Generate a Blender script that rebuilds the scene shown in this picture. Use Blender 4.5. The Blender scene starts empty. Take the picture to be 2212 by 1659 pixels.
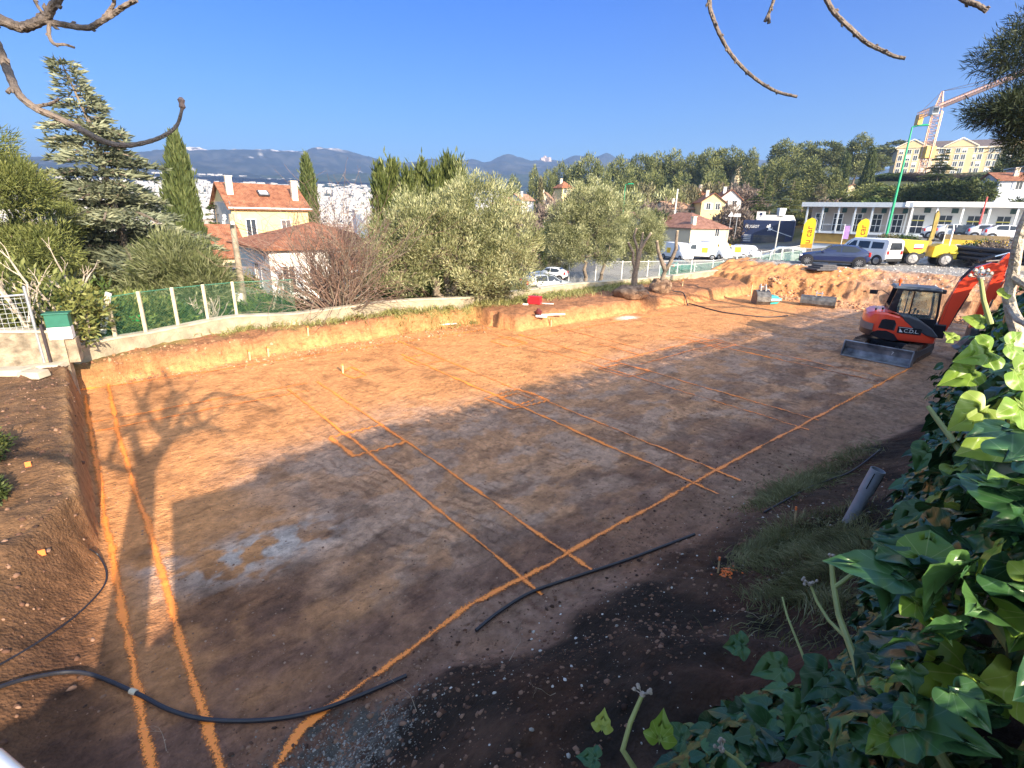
import bpy, bmesh, math, random
import numpy as np
from mathutils import Vector, Matrix
sc = bpy.context.scene
R = math.radians
# ------------------------------------------------------------------ camera, sky, sun
EYE = 4.8
FPX = 1120.0
_up = np.array([75, 3381, 1120.0]); _up /= np.linalg.norm(_up)
_fw = np.array([0, 0, -1.0]); _fy = _fw - _up * _fw.dot(_up); _fy /= np.linalg.norm(_fy)
_fx = np.cross(_fy, _up)
CM = np.array([_fx, _fy, _up])
cam_d = bpy.data.cameras.new("camera"); cam = bpy.data.objects.new("camera", cam_d)
sc.collection.objects.link(cam); sc.camera = cam
mw = Matrix([list(CM[i]) + [0] for i in range(3)] + [[0, 0, 0, 1]]); mw.translation = (0, 0, EYE)
cam.matrix_world = mw
cam_d.sensor_width = 36; cam_d.lens = FPX / 2212 * 36
cam_d.clip_start = 0.05; cam_d.clip_end = 60000
SUN = np.array([0.495, -0.768, 0.406])          # towards the sun
SUN = SUN / np.linalg.norm(SUN)
SUN_EL = math.asin(SUN[2]); SUN_AZ = math.atan2(SUN[0], SUN[1])
world = bpy.data.worlds.new("World"); sc.world = world; world.use_nodes = True
wn = world.node_tree; bg = wn.nodes["Background"]
sky = wn.nodes.new("ShaderNodeTexSky"); sky.sky_type = 'NISHITA'; sky.sun_disc = False
sky.sun_elevation = SUN_EL; sky.sun_rotation = SUN_AZ
sky.altitude = 200; sky.air_density = 1.0; sky.dust_density = 0.3; sky.ozone_density = 3.0
# the deep winter blue opposite the sun, and an added warm boost round the sun and overhead that fills the shade
WNn = wn.nodes.new; WL = wn.links.new
wtc = WNn("ShaderNodeTexCoord"); wsep = WNn("ShaderNodeSeparateXYZ"); WL(wtc.outputs["Generated"], wsep.inputs[0])
wrp = WNn("ShaderNodeValToRGB"); we = wrp.color_ramp.elements; we[0].position = .0; we[0].color = (.21, .26, .36, 1); we[1].position = .90; we[1].color = (1, 1, 1, 1)
for ps, cl in ((.035, (.20, .28, .36)), (.14, (.145, .25, .38)), (.31, (.065, .215, .49)), (.50, (.16, .32, .62)), (.68, (.60, .62, .75))):
    el_ = we.new(ps); el_.color = (*cl, 1)
WL(wsep.outputs["Z"], wrp.inputs[0])
wdot = WNn("ShaderNodeVectorMath"); wdot.operation = 'DOT_PRODUCT'; WL(wtc.outputs["Generated"], wdot.inputs[0]); wdot.inputs[1].default_value = tuple(SUN)
wmr = WNn("ShaderNodeMapRange"); wmr.interpolation_type = 'SMOOTHSTEP'; wmr.inputs[1].default_value = .02; wmr.inputs[2].default_value = .62; WL(wdot.outputs["Value"], wmr.inputs[0])
mxw = WNn("ShaderNodeMix"); mxw.data_type = 'RGBA'; WL(wmr.outputs[0], mxw.inputs["Factor"]); WL(wrp.outputs[0], mxw.inputs["A"]); mxw.inputs["B"].default_value = (1, 1, 1, 1)
wmu = WNn("ShaderNodeVectorMath"); wmu.operation = 'MULTIPLY'; WL(sky.outputs[0], wmu.inputs[0]); WL(mxw.outputs["Result"], wmu.inputs[1])
wmr2 = WNn("ShaderNodeMapRange"); wmr2.interpolation_type = 'SMOOTHSTEP'; wmr2.inputs[1].default_value = .50; wmr2.inputs[2].default_value = .85; WL(wsep.outputs["Z"], wmr2.inputs[0])
wmx2 = WNn("ShaderNodeMath"); wmx2.operation = 'MAXIMUM'; WL(wmr.outputs[0], wmx2.inputs[0]); WL(wmr2.outputs[0], wmx2.inputs[1])
wg = WNn("ShaderNodeMix"); wg.data_type = 'RGBA'; WL(wmx2.outputs[0], wg.inputs["Factor"]); wg.inputs["A"].default_value = (1, 1, 1, 1); wg.inputs["B"].default_value = (2.7, 1.95, 1.35, 1)
wm3 = WNn("ShaderNodeVectorMath"); wm3.operation = 'MULTIPLY'; WL(wmu.outputs[0], wm3.inputs[0]); WL(wg.outputs["Result"], wm3.inputs[1])
WL(wm3.outputs[0], bg.inputs[0]); bg.inputs[1].default_value = 0.15
sun_d = bpy.data.lights.new("sun", 'SUN'); sun_d.energy = 5.0; sun_d.angle = R(0.5); sun_d.color = (1.0, 0.84, 0.63)
sun_o = bpy.data.objects.new("sun", sun_d); sc.collection.objects.link(sun_o)
sun_o.rotation_euler = Vector(-SUN).to_track_quat('-Z', 'Y').to_euler()
sc.view_settings.view_transform = 'Standard'; sc.view_settings.look = 'None'
sc.view_settings.gamma = 1; sc.view_settings.use_curve_mapping = False
sc.view_settings.exposure = 1.5
# ------------------------------------------------------------------ geometry helpers
def ray(x, y): return CM @ np.array([x - 1106, 829.5 - y, -FPX])
def G(x, y, z=0.0):
    r = ray(x, y); t = (z - EYE) / r[2]; return Vector((r[0] * t, r[1] * t, z))
def D(x, y, d):
    r = ray(x, y); r = r * (d / math.hypot(r[0], r[1])); return Vector((r[0], r[1], r[2] + EYE))
AX = np.array([.7655, .6435]); BX = np.array([-.6435, .7655])
def W2(a, b): return (a * AX[0] + b * BX[0], a * AX[1] + b * BX[1])
def W(a, b, z=0.0): p = W2(a, b); return Vector((p[0], p[1], z))
def S(p): return (p[0] * AX[0] + p[1] * AX[1], p[0] * BX[0] + p[1] * BX[1])
AZ_A = math.atan2(AX[1], AX[0])                  # rotation of the a axis about z
def hsh(i, j, s=0):
    n = (i.astype(np.int64) * 374761393 + j.astype(np.int64) * 668265263 + int(s) * 974634777) & 0xffffffff
    n = ((n ^ (n >> 13)) * 1274126177) & 0xffffffff
    return ((n ^ (n >> 16)) & 0xffff) / 65535.0
def vn(x, y, s=0):
    x = np.asarray(x, float); y = np.asarray(y, float)
    i = np.floor(x); j = np.floor(y); u = x - i; v = y - j
    u = u * u * (3 - 2 * u); v = v * v * (3 - 2 * v); i = i.astype(int); j = j.astype(int)
    return (hsh(i, j, s) * (1 - u) + hsh(i + 1, j, s) * u) * (1 - v) + (hsh(i, j + 1, s) * (1 - u) + hsh(i + 1, j + 1, s) * u) * v
def fbm(x, y, s=0, o=4):
    t = 0; a = .5
    for k in range(o): t = t + a * vn(x * 2 ** k, y * 2 ** k, s + k); a *= .5
    return t / (1 - .5 ** o)
def sm(x): x = np.clip(x, 0, 1); return x * x * (3 - 2 * x)
def srgb(r, g, b):
    f = lambda c: (c / 255) ** 2.2
    return (f(r), f(g), f(b), 1)
# ------------------------------------------------------------------ materials
MT = {}
def newmat(name):
    m = bpy.data.materials.new(name); m.use_nodes = True; nt = m.node_tree
    return m, nt, nt.nodes["Principled BSDF"]
def mat(name, col, rough=.6, var=.15, scale=6, bump=0.0, metal=0.0, bscale=None, spec=None, col2=None, coat=0):
    if name in MT: return MT[name]
    m, nt, p = newmat(name); N = nt.nodes.new; L = nt.links.new
    tc = N("ShaderNodeTexCoord"); no = N("ShaderNodeTexNoise"); no.inputs["Scale"].default_value = scale; no.inputs["Detail"].default_value = 5
    L(tc.outputs["Object"], no.inputs["Vector"])
    rp = N("ShaderNodeValToRGB"); c = col
    rp.color_ramp.elements[0].position = .3; rp.color_ramp.elements[1].position = .7
    rp.color_ramp.elements[0].color = (c[0] * (1 - var), c[1] * (1 - var), c[2] * (1 - var), 1)
    c2 = col2 or (min(1, c[0] * (1 + var)), min(1, c[1] * (1 + var)), min(1, c[2] * (1 + var)), 1)
    rp.color_ramp.elements[1].color = (c2[0], c2[1], c2[2], 1)
    L(no.outputs["Fac"], rp.inputs[0]); L(rp.outputs[0], p.inputs["Base Color"])
    p.inputs["Roughness"].default_value = rough; p.inputs["Metallic"].default_value = metal
    if coat: p.inputs["Coat Weight"].default_value = coat
    if spec is not None: p.inputs["Specular IOR Level"].default_value = spec
    if bump:
        n2 = N("ShaderNodeTexNoise"); n2.inputs["Scale"].default_value = bscale or scale * 4; n2.inputs["Detail"].default_value = 4
        L(tc.outputs["Object"], n2.inputs["Vector"]); b = N("ShaderNodeBump"); b.inputs["Strength"].default_value = bump; b.inputs["Distance"].default_value = .05
        L(n2.outputs["Fac"], b.inputs["Height"]); L(b.outputs[0], p.inputs["Normal"])
    MT[name] = m; return m
def leafmat(name, c0, c1, c2, rough=.5, trans=.25, spec=.3):
    if name in MT: return MT[name]
    m, nt, p = newmat(name); N = nt.nodes.new; L = nt.links.new
    at = N("ShaderNodeAttribute"); at.attribute_name = "tint"
    rp = N("ShaderNodeValToRGB"); e = rp.color_ramp.elements; e[0].position = .0; e[1].position = 1.0
    mid = e.new(.5); e[0].color = (*c0, 1); mid.color = (*c1, 1); e[2].color = (*c2, 1)
    L(at.outputs["Fac"], rp.inputs[0]); L(rp.outputs[0], p.inputs["Base Color"])
    p.inputs["Roughness"].default_value = rough; p.inputs["Specular IOR Level"].default_value = spec
    tr = N("ShaderNodeBsdfTranslucent"); L(rp.outputs[0], tr.inputs[0]); mx = N("ShaderNodeMixShader"); mx.inputs[0].default_value = trans
    L(p.outputs[0], mx.inputs[1]); L(tr.outputs[0], mx.inputs[2]); L(mx.outputs[0], nt.nodes["Material Output"].inputs[0])
    MT[name] = m; return m
def tilemat(name, col, var=.35, scale=4.2):
    # clay roof tiles: courses run down local UV-free object space, colour patches by noise
    if name in MT: return MT[name]
    m, nt, p = newmat(name); N = nt.nodes.new; L = nt.links.new
    tc = N("ShaderNodeTexCoord"); wv = N("ShaderNodeTexWave"); wv.bands_direction = 'X'; wv.inputs["Scale"].default_value = scale * .5
    wv2 = N("ShaderNodeTexWave"); wv2.bands_direction = 'Y'; wv2.wave_profile = 'SAW'; wv2.inputs["Scale"].default_value = scale * .3
    for w in (wv, wv2): w.inputs["Distortion"].default_value = .6; L(tc.outputs["Object"], w.inputs["Vector"])
    no = N("ShaderNodeTexNoise"); no.inputs["Scale"].default_value = 1.8; no.inputs["Detail"].default_value = 8; no.inputs["Roughness"].default_value = .75; L(tc.outputs["Object"], no.inputs["Vector"])
    rp = N("ShaderNodeValToRGB"); e = rp.color_ramp.elements; e[0].position = .36; e[1].position = .62
    e[0].color = tuple(c * (1 - var) for c in col[:3]) + (1,); e[1].color = (min(1, col[0] * 1.5), min(1, col[1] * 2.0), min(1, col[2] * 2.4), 1)
    L(no.outputs["Fac"], rp.inputs[0])
    mx = N("ShaderNodeMix"); mx.data_type = 'RGBA'; mx.blend_type = 'MULTIPLY'; mx.inputs["Factor"].default_value = .35
    ad = N("ShaderNodeMath"); ad.operation = 'MULTIPLY'; L(wv.outputs["Fac"], ad.inputs[0]); L(wv2.outputs["Fac"], ad.inputs[1])
    L(rp.outputs[0], mx.inputs["A"]); L(ad.outputs[0], mx.inputs["B"]); L(mx.outputs["Result"], p.inputs["Base Color"])
    b = N("ShaderNodeBump"); b.inputs["Strength"].default_value = .7; b.inputs["Distance"].default_value = .06; L(ad.outputs[0], b.inputs["Height"]); L(b.outputs[0], p.inputs["Normal"])
    p.inputs["Roughness"].default_value = .85; MT[name] = m; return m
# ------------------------------------------------------------------ object helpers
def npmesh(name, v, f, tint=None, uv=None, smooth=False, col=None):
    v = np.asarray(v, np.float32); f = np.asarray(f, np.int32); k = f.shape[1]
    me = bpy.data.meshes.new(name); me.vertices.add(len(v)); me.vertices.foreach_set("co", v.ravel())
    me.loops.add(f.size); me.loops.foreach_set("vertex_index", f.ravel())
    me.polygons.add(len(f)); me.polygons.foreach_set("loop_start", np.arange(0, f.size, k, dtype=np.int32))
    me.polygons.foreach_set("loop_total", np.full(len(f), k, np.int32))
    if smooth: me.polygons.foreach_set("use_smooth", np.ones(len(f), bool))
    if tint is not None:
        a = me.attributes.new("tint", 'FLOAT', 'POINT'); a.data.foreach_set("value", np.asarray(tint, np.float32))
    if col is not None:
        a = me.attributes.new("soil", 'FLOAT_COLOR', 'POINT'); a.data.foreach_set("color", np.asarray(col, np.float32).ravel())
    if uv is not None:
        u = me.uv_layers.new(name="UVMap"); u.data.foreach_set("uv", np.asarray(uv, np.float32)[f.ravel()].ravel())
    me.update(calc_edges=True); return me
def link(o, parent=None, mats=()):
    sc.collection.objects.link(o)
    if parent is not None: o.parent = parent
    for m in mats: o.data.materials.append(m)
    return o
def tag(o, label=None, cat=None, group=None, kind=None):
    if label: o['label'] = label
    if cat: o['category'] = cat
    if group: o['group'] = group
    if kind: o['kind'] = kind
    return o
def thing(name, label, cat, loc=(0, 0, 0), rz=0, group=None):
    o = bpy.data.objects.new(name, None); sc.collection.objects.link(o); o.empty_display_size = .2
    o.location = loc; o.rotation_euler = (0, 0, rz); return tag(o, label, cat, group)
def dup(o, parent=None, loc=None, rz=None, label=None, group=None, scale=None, name=None):
    c = o.copy(); sc.collection.objects.link(c)
    if parent is not None: c.parent = parent
    if loc is not None: c.location = loc
    if rz is not None: c.rotation_euler = (0, 0, rz)
    if scale is not None: c.scale = scale if hasattr(scale, '__len__') else (scale,) * 3
    if label: c['label'] = label
    if group: c['group'] = group
    for ch in list(o.children): dup(ch, c)
    return c
class MB:
    def __init__(s): s.v = []; s.f = []; s.m = []; s.T = Matrix()
    def add(s, vs, fs, m=0):
        n = len(s.v); s.v += [tuple(s.T @ Vector(p)) for p in vs]
        s.f += [tuple(i + n for i in f) for f in fs]; s.m += [m] * len(fs); return s
    def box(s, c, d, m=0, rz=0, taper=1.0, rot=None):
        M = rot.to_4x4() if rot is not None else Matrix.Rotation(rz, 4, 'Z'); x, y, z = d[0] / 2, d[1] / 2, d[2] / 2
        vs = [Vector(c) + (M @ Vector((i * x * (taper if k > 0 else 1), j * y * (taper if k > 0 else 1), k * z))) for k in (-1, 1) for j in (-1, 1) for i in (-1, 1)]
        return s.add(vs, [(0, 2, 3, 1), (4, 5, 7, 6), (0, 1, 5, 4), (2, 6, 7, 3), (0, 4, 6, 2), (1, 3, 7, 5)], m)
    def tube(s, path, r, n=8, m=0, cap=True):
        P = [Vector(p) for p in path]; rs = r if hasattr(r, '__len__') else [r] * len(P); vs = []; fs = []; ref = None
        for i, p in enumerate(P):
            t = (P[min(i + 1, len(P) - 1)] - P[max(i - 1, 0)])
            t = t.normalized() if t.length > 1e-9 else Vector((0, 0, 1))
            if ref is None: ref = t.orthogonal().normalized()
            u = (ref - t * ref.dot(t)); u = u.normalized() if u.length > 1e-6 else t.orthogonal().normalized(); ref = u; w = t.cross(u)
            for k in range(n):
                a = 2 * math.pi * k / n; vs.append(p + (u * math.cos(a) + w * math.sin(a)) * rs[i])
        for i in range(len(P) - 1):
            for k in range(n): fs.append((i * n + k, i * n + (k + 1) % n, (i + 1) * n + (k + 1) % n, (i + 1) * n + k))
        if cap: fs.append(tuple(range(n - 1, -1, -1))); fs.append(tuple((len(P) - 1) * n + k for k in range(n)))
        return s.add(vs, fs, m)
    def prism(s, poly, d0, d1, axis='y', m=0):
        def mk(p, t): return {'y': (p[0], t, p[1]), 'x': (t, p[0], p[1]), 'z': (p[0], p[1], t)}[axis]
        n = len(poly); vs = [mk(p, d0) for p in poly] + [mk(p, d1) for p in poly]
        fs = [(i, (i + 1) % n, n + (i + 1) % n, n + i) for i in range(n)] + [tuple(range(n - 1, -1, -1)), tuple(range(n, 2 * n))]
        return s.add(vs, fs, m)
    def lathe(s, prof, c=(0, 0, 0), n=16, m=0, axis='z'):
        vs = []; fs = []
        for r, z in prof:
            for k in range(n):
                a = 2 * math.pi * k / n; x, y = r * math.cos(a), r * math.sin(a)
                q = {'z': (x, y, z), 'y': (x, z, y), 'x': (z, x, y)}[axis]; vs.append((q[0] + c[0], q[1] + c[1], q[2] + c[2]))
        for i in range(len(prof) - 1):
            for k in range(n): fs.append((i * n + k, i * n + (k + 1) % n, (i + 1) * n + (k + 1) % n, (i + 1) * n + k))
        fs.append(tuple(range(n - 1, -1, -1))); fs.append(tuple((len(prof) - 1) * n + k for k in range(n)))
        return s.add(vs, fs, m)
    def build(s, name, mats, parent=None, smooth=False, bevel=0, loc=None, kind=None):
        me = bpy.data.meshes.new(name); me.from_pydata(s.v, [], s.f)
        bm = bmesh.new(); bm.from_mesh(me); bmesh.ops.recalc_face_normals(bm, faces=bm.faces); bm.to_mesh(me); bm.free()
        mats = mats if isinstance(mats, (list, tuple)) else [mats]
        for m in mats: me.materials.append(m)
        me.polygons.foreach_set("material_index", s.m)
        if smooth: me.polygons.foreach_set("use_smooth", [True] * len(me.polygons))
        o = bpy.data.objects.new(name, me); sc.collection.objects.link(o)
        if smooth:
            me.set_sharp_from_angle(angle=R(40))
        if parent is not None: o.parent = parent
        if loc is not None: o.location = loc
        if bevel:
            b = o.modifiers.new("bevel", 'BEVEL'); b.width = bevel; b.segments = 2; b.limit_method = 'ANGLE'; b.angle_limit = R(40)
        if kind: o['kind'] = kind
        return o
def text(name, body, size, mat_, parent, M, extrude=.004):
    cu = bpy.data.curves.new(name, 'FONT'); cu.body = body; cu.size = size; cu.extrude = extrude; cu.align_x = 'CENTER'; cu.align_y = 'CENTER'
    t = bpy.data.objects.new(name, cu); sc.collection.objects.link(t)
    dg = bpy.context.evaluated_depsgraph_get(); me = bpy.data.meshes.new_from_object(t.evaluated_get(dg)); sc.collection.objects.unlink(t); bpy.data.objects.remove(t)
    me.transform(M); me.materials.clear(); me.materials.append(mat_)
    o = bpy.data.objects.new(name, me); sc.collection.objects.link(o); o.parent = parent; return o
def TM(loc, x, y):     # text frame: local x axis, local up axis
    x = Vector(x).normalized(); y = Vector(y).normalized(); z = x.cross(y)
    m = Matrix((x, y, z)).transposed().to_4x4(); m.translation = loc; return m
# ------------------------------------------------------------------ terrain
AZT = np.radians([-75, -45, -30, -18, -8, 4, 14, 20, 27, 33, 40, 60, 90])
DST = np.log([8, 18, 26, 34, 45, 60, 85, 110, 150, 220, 300, 450, 700, 1100, 1700, 2600, 4000, 9000])
ZT = np.array([
 [.8,.8,-.6,-1.5,-2,-3,-5,-7,-10,-14,-18,-22,-20,  0, 40,100,150,150],
 [.8,.8,-.6,-1.5,-2,-3,-5,-7,-10,-14,-18,-22,-20,  0, 40,100,150,150],
 [.8,.8,-.4,-1.4,-2,-3,-5,-7,-10,-14,-18,-22,-20,  0, 40,100,150,150],
 [.8,.8, .0,-1.4,-2,-3,-5,-7,-10,-15,-20,-24,-22,  0, 40,100,150,150],
 [.8,.8, .4,-1.2,-2,-3,-5,-6, -9,-13,-17,-20,-18,  0, 40,100,150,150],
 [.8,.8, .6, .3,-1.6,-2.2,-3,-3.5,-4,-5,-6,-8,-6,5, 45,100,150,150],
 [.8,.8, .8, .7,-.6,-1.8,-1.0,-.5,1.0,3,4,3,2, 10, 45,100,150,150],
 [.8,.8, .8, .8,.2,-1.6,-.9,0,4,9,12,12,10, 20, 50,100,150,150],
 [.8,.8, .8, 1.0,1.4,.2,-.5,1,6,14,18,20,20, 25, 50,100,150,150],
 [1, 1, 1.2, 1.8,1.8,1.5,1.0,3.5,8,18,24,26,26, 30, 60,100,150,150],
 [1, 1, 1.4, 1.8,1.8,1.6,1.2,5,9,16,26,30,30, 40, 60,100,150,150],
 [3,3,3,3,3,3,3,5,8,14,24,30,30, 40, 60,100,150,150],
 [3,3,3,3,3,3,3,5,8,14,24,30,30, 40, 60,100,150,150]], float)
def outer(x, y):
    az = np.clip(np.arctan2(x, y), AZT[0], AZT[-1]); ld = np.clip(np.log(np.hypot(x, y) + 1e-6), DST[0], DST[-1] - 1e-6)
    i = np.clip(np.searchsorted(AZT, az, 'right') - 1, 0, len(AZT) - 2); j = np.clip(np.searchsorted(DST, ld, 'right') - 1, 0, len(DST) - 2)
    u = (az - AZT[i]) / (AZT[i + 1] - AZT[i]); v = (ld - DST[j]) / (DST[j + 1] - DST[j]); v = v * v * (3 - 2 * v)
    return (ZT[i, j] * (1 - u) + ZT[i + 1, j] * u) * (1 - v) + (ZT[i, j + 1] * (1 - u) + ZT[i + 1, j + 1] * u) * v
WALL = [S(G(*q, .98 if q[0] < 200 else 1.08 if q[0] < 300 else 1.15)) for q in [(148, 757), (250, 730), (385, 703), (512, 684), (640, 674), (845, 652), (1010, 640), (1200, 617), (1330, 604), (1480, 590), (1600, 577)]]
WALL_A = np.array([p[0] for p in WALL]); WALL_B = np.array([p[1] for p in WALL])
def wall_b(a): return np.interp(a, WALL_A, WALL_B)
def toe(a): return np.interp(a, [-3, -1, 0, .8, 2, 5, 10, 20, 40], [3.2, 3.1, 3.1, 3.5, 3.8, 3.6, 3.2, 2.6, 2.4])
def zones(a, b):
    a = np.asarray(a, float); b = np.asarray(b, float)
    n1 = vn(a * .9, b * .9, 5) - .5; n2 = vn(a * 3.1, b * 3.1, 9) - .5
    tn = toe(a) + .35 * n1 + .1 * n2
    near = np.clip((tn - b), 0, None)
    wl = np.interp(b, [4, 7.5, 9, 18], [1.9, .9, .14, .16])
    al = -.44 + .06 * n2 + np.interp(b, [4, 6, 8], [-.5, -.25, 0])
    hl = np.interp(b, [3.5, 5.5, 8.5, 18], [.15, .6, .95, .95])
    left = sm((al - a) / wl)
    bf = np.interp(a, [-1, 2, 5, 13.2], [17.4, 17.85, 18.4, 18.8]) + .16 * n1 * 2 + .12 * n2
    bf = bf + (16.35 - bf) * sm((a - 13.75 + .3 * n2) / .28)
    far = sm((b - bf) / (.30 + .25 * vn(a * 2, b * 0, 3)))
    ae = np.interp(b, [2, 9.6, 16.3], [38.5, 36.5, 34.2]) + .9 * n1 + .4 * n2
    end = sm((a - ae) / 1.3)
    return near, left, hl, far, end, n1, n2
def site(a, b):
    near, left, hl, far, end, n1, n2 = zones(a, b)
    hn = np.where(near < 2.6, near * .56, 1.456 + (near - 2.6) * 1.4); hn = np.minimum(hn, 3.2)
    hn = hn * (1 + .25 * n1)
    hn = np.minimum(hn, 3.2)
    rough_ = (fbm(a * 1.3, b * 1.3, 21, 5) - .5)
    # machine tracks: fine ridges running in bands
    fl = .045 * rough_ + (.010 + .012 * sm((10 - b) / 3)) * (vn(a * 9, b * 9, 31) - .5) + (.005 + .007 * sm((10 - b) / 3)) * (vn(a * 22, b * 22, 37) - .5)
    fl = fl + .016 * np.sin(a * 34 + 3 * n1) * sm((vn(a * .5, b * .9, 55) - .52) * 6) * sm((a - 2) / 2)
    z = fl
    lump = (fbm(a * 2.3, b * 2.3, 77, 5) - .5)
    zl = left * (hl + .12 * n1 + .25 * lump)
    ff = .64 - .06 * sm((a - 13.2) / .6) + .10 * n1 + .06 * np.clip(b - np.where(a > 13.5, 16.4, 18.5), 0, 4) + .2 * lump
    zf = far * ff
    ze = end * (1.08 + .24 * lump) + .64 * sm((a - np.interp(b, [2, 9.6, 16.3], [39.5, 37.8, 35.6])) / 3.2) + .42 * lump * end * (1 - end) * 4 + .14 * lump * end * (1 - sm((a - 40.5) / 1.5))
    z = z + np.maximum(np.maximum(zl, zf), np.maximum(hn * (1 + .2 * lump), ze))
    return z
def blendw(a, b):
    """1 on the building plot, 0 outside"""
    w = sm((wall_b(a) + 1.9 - b) / 1.6); w = w * sm((a + 9) / 4) * (1 - sm((a - 41) / 3)); w = w * sm((b + 14) / 4)
    return w
def height(x, y):
    x = np.asarray(x, float); y = np.asarray(y, float); a = x * AX[0] + y * AX[1]; b = x * BX[0] + y * BX[1]
    w = blendw(a, b); o = outer(x, y)
    gy = 1.75 + .04 * (vn(a * .8, b * .8, 4) - .5)
    gravel = sm((a - 38) / 2) * (1 - sm((b - np.interp(a, [38, 60], [17.5, 15])) / 3)) * (1 - sm((a - 66) / 6))
    o = o + (gy - o) * gravel
    d = np.hypot(x, y); o = o + (fbm(x * .15, y * .15, 3, 3) - .5) * .35 * np.clip(d / 60, 0, 1) * (1 - gravel)
    o = o + (fbm(x * .004, y * .004, 8, 4) - .5) * np.clip((d - 400) / 600, 0, 1) * 30
    return site(a, b) * w + o * (1 - w)
def hz(x, y): return float(height(np.array([x]), np.array([y]))[0])
def onG(px, py, z=0.0, n=6):
    """where the view ray through a photo point meets the terrain"""
    for _ in range(n * 3):
        p = G(px, py, z); z = .5 * z + .5 * hz(p.x, p.y)
    p = G(px, py, z); return Vector((p.x, p.y, hz(p.x, p.y)))
def at(px, py, d, z=None):
    p = D(px, py, d); return Vector((p.x, p.y, hz(p.x, p.y) if z is None else z))
def axis_pts(segs, lo, hi, g):
    out = []
    for a0, a1, st in segs: out += list(np.arange(a0, a1, st))
    out.append(segs[-1][1]); st = segs[0][2]; x = segs[0][0]; L_ = []
    while x > lo: st *= g; x -= st; L_.append(x)
    st = segs[-1][2]; x = segs[-1][1]; H_ = []
    while x < hi: st *= g; x += st; H_.append(x)
    return np.array(L_[::-1] + out + H_)
ga = axis_pts([(-4, -1, .06), (-1, 7, .036), (7, 14, .06), (14, 25, .1), (25, 42, .14)], -9000, 9000, 1.14)
gb = axis_pts([(0, 2, .06), (2, 8.5, .036), (8.5, 13, .06), (13, 22, .09)], -3000, 9000, 1.13)
A_, B_ = np.meshgrid(ga, gb); X_ = A_ * AX[0] + B_ * BX[0]; Y_ = A_ * AX[1] + B_ * BX[1]
Z_ = height(X_, Y_)
# soil colours (real stains and moist patches, plus a greyer tone painting in the hedge's shade)
af, bf_ = A_.ravel(), B_.ravel()
near, left, hl, far, end, n1, n2 = zones(af, bf_)
def mixc(c, d, w): return c * (1 - w[:, None]) + np.array(d)[None] * w[:, None]
orange = np.array([.64, .29, .115]); c = np.repeat(orange[None], len(af), 0)
big = fbm(af * .35, bf_ * .35, 101, 5); med = fbm(af * 1.7, bf_ * 1.7, 111, 5); fin = vn(af * 14, bf_ * 14, 121)
c = mixc(c, [.42, .185, .07], sm((med - .54) * 5) * .4)
shade_crust = sm((12.3 - bf_ + 2 * (big - .5)) / 2.5) * sm((af - .6 + 1.5 * (med - .5)) / 2)  # greyer clay tone, painting the hedge's shade into the floor colour
c = mixc(c, [.48, .30, .205], shade_crust * (.4 + .5 * sm((fbm(af * 1.8, bf_ * 2.4, 131, 6) - .42) * 7)))
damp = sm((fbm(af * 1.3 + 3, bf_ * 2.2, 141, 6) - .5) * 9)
c = mixc(c, [.20, .10, .06], shade_crust * damp * (.30 + .35 * sm((8.5 - bf_) / 2)))
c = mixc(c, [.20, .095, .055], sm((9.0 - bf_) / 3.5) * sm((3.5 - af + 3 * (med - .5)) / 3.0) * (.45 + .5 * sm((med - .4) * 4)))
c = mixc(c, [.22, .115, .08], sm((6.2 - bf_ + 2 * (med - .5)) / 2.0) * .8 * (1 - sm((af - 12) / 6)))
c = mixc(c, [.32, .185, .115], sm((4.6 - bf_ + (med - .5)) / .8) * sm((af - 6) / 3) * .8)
tkm = np.clip(sm((vn(af * .45 + 7, bf_ * 1.3, 55) - .66) * 6) + sm((vn(af * .3, bf_ * 1.5 + 3, 57) - .70) * 8), 0, 1) * sm((af - 1.5) / 2) * shade_crust
tks = sm(np.sin(af * 27 + bf_ * 9 + 16 * fbm(af * .9, bf_ * .9, 58, 4)) * 1.6 - .3) * sm((vn(af * 5, bf_ * 5, 59) - .3) * 3)
c = mixc(c, [.19, .10, .065], tkm * tks * .5)
c = mixc(c, [.48, .33, .24], tkm * (1 - tks) * .2)
# white residue
wq = S(G(560, 1190)); dd = np.hypot((af - wq[0]) / 1.7, (bf_ - wq[1]) / .85)
c = mixc(c, [.54, .46, .40], sm(1.1 - dd) * sm((fbm(af * 4, bf_ * 5, 151, 5) - .42) * 7) * .85)
wq = S(G(350, 1215)); dd = np.hypot((af - wq[0]) / .5, (bf_ - wq[1]) / .5)
c = mixc(c, [.45, .38, .34], sm(1.2 - dd) * sm((fbm(af * 3, bf_ * 3, 152, 4) - .4) * 4) * .6)
wq = S(G(1357, 665, .5)); dd = np.hypot((af - wq[0]) / .8, (bf_ - wq[1]) / .45)
c = mixc(c, [.85, .80, .68], sm(1.25 - dd) * .9)
# left bank: straw coloured, dark humus on top near the gate
c = mixc(c, [.62, .36, .17], left * .9)
c = mixc(c, [.16, .10, .06], left * sm((fbm(af * .9, bf_ * .9, 161, 4) - .56) * 6) * .35)
c = mixc(c, [.05, .035, .025], left * sm((7.0 - bf_) / 2) * sm((5.2 - bf_ + 1.5 * (med - .5)) / 1.0) * .8)
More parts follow.
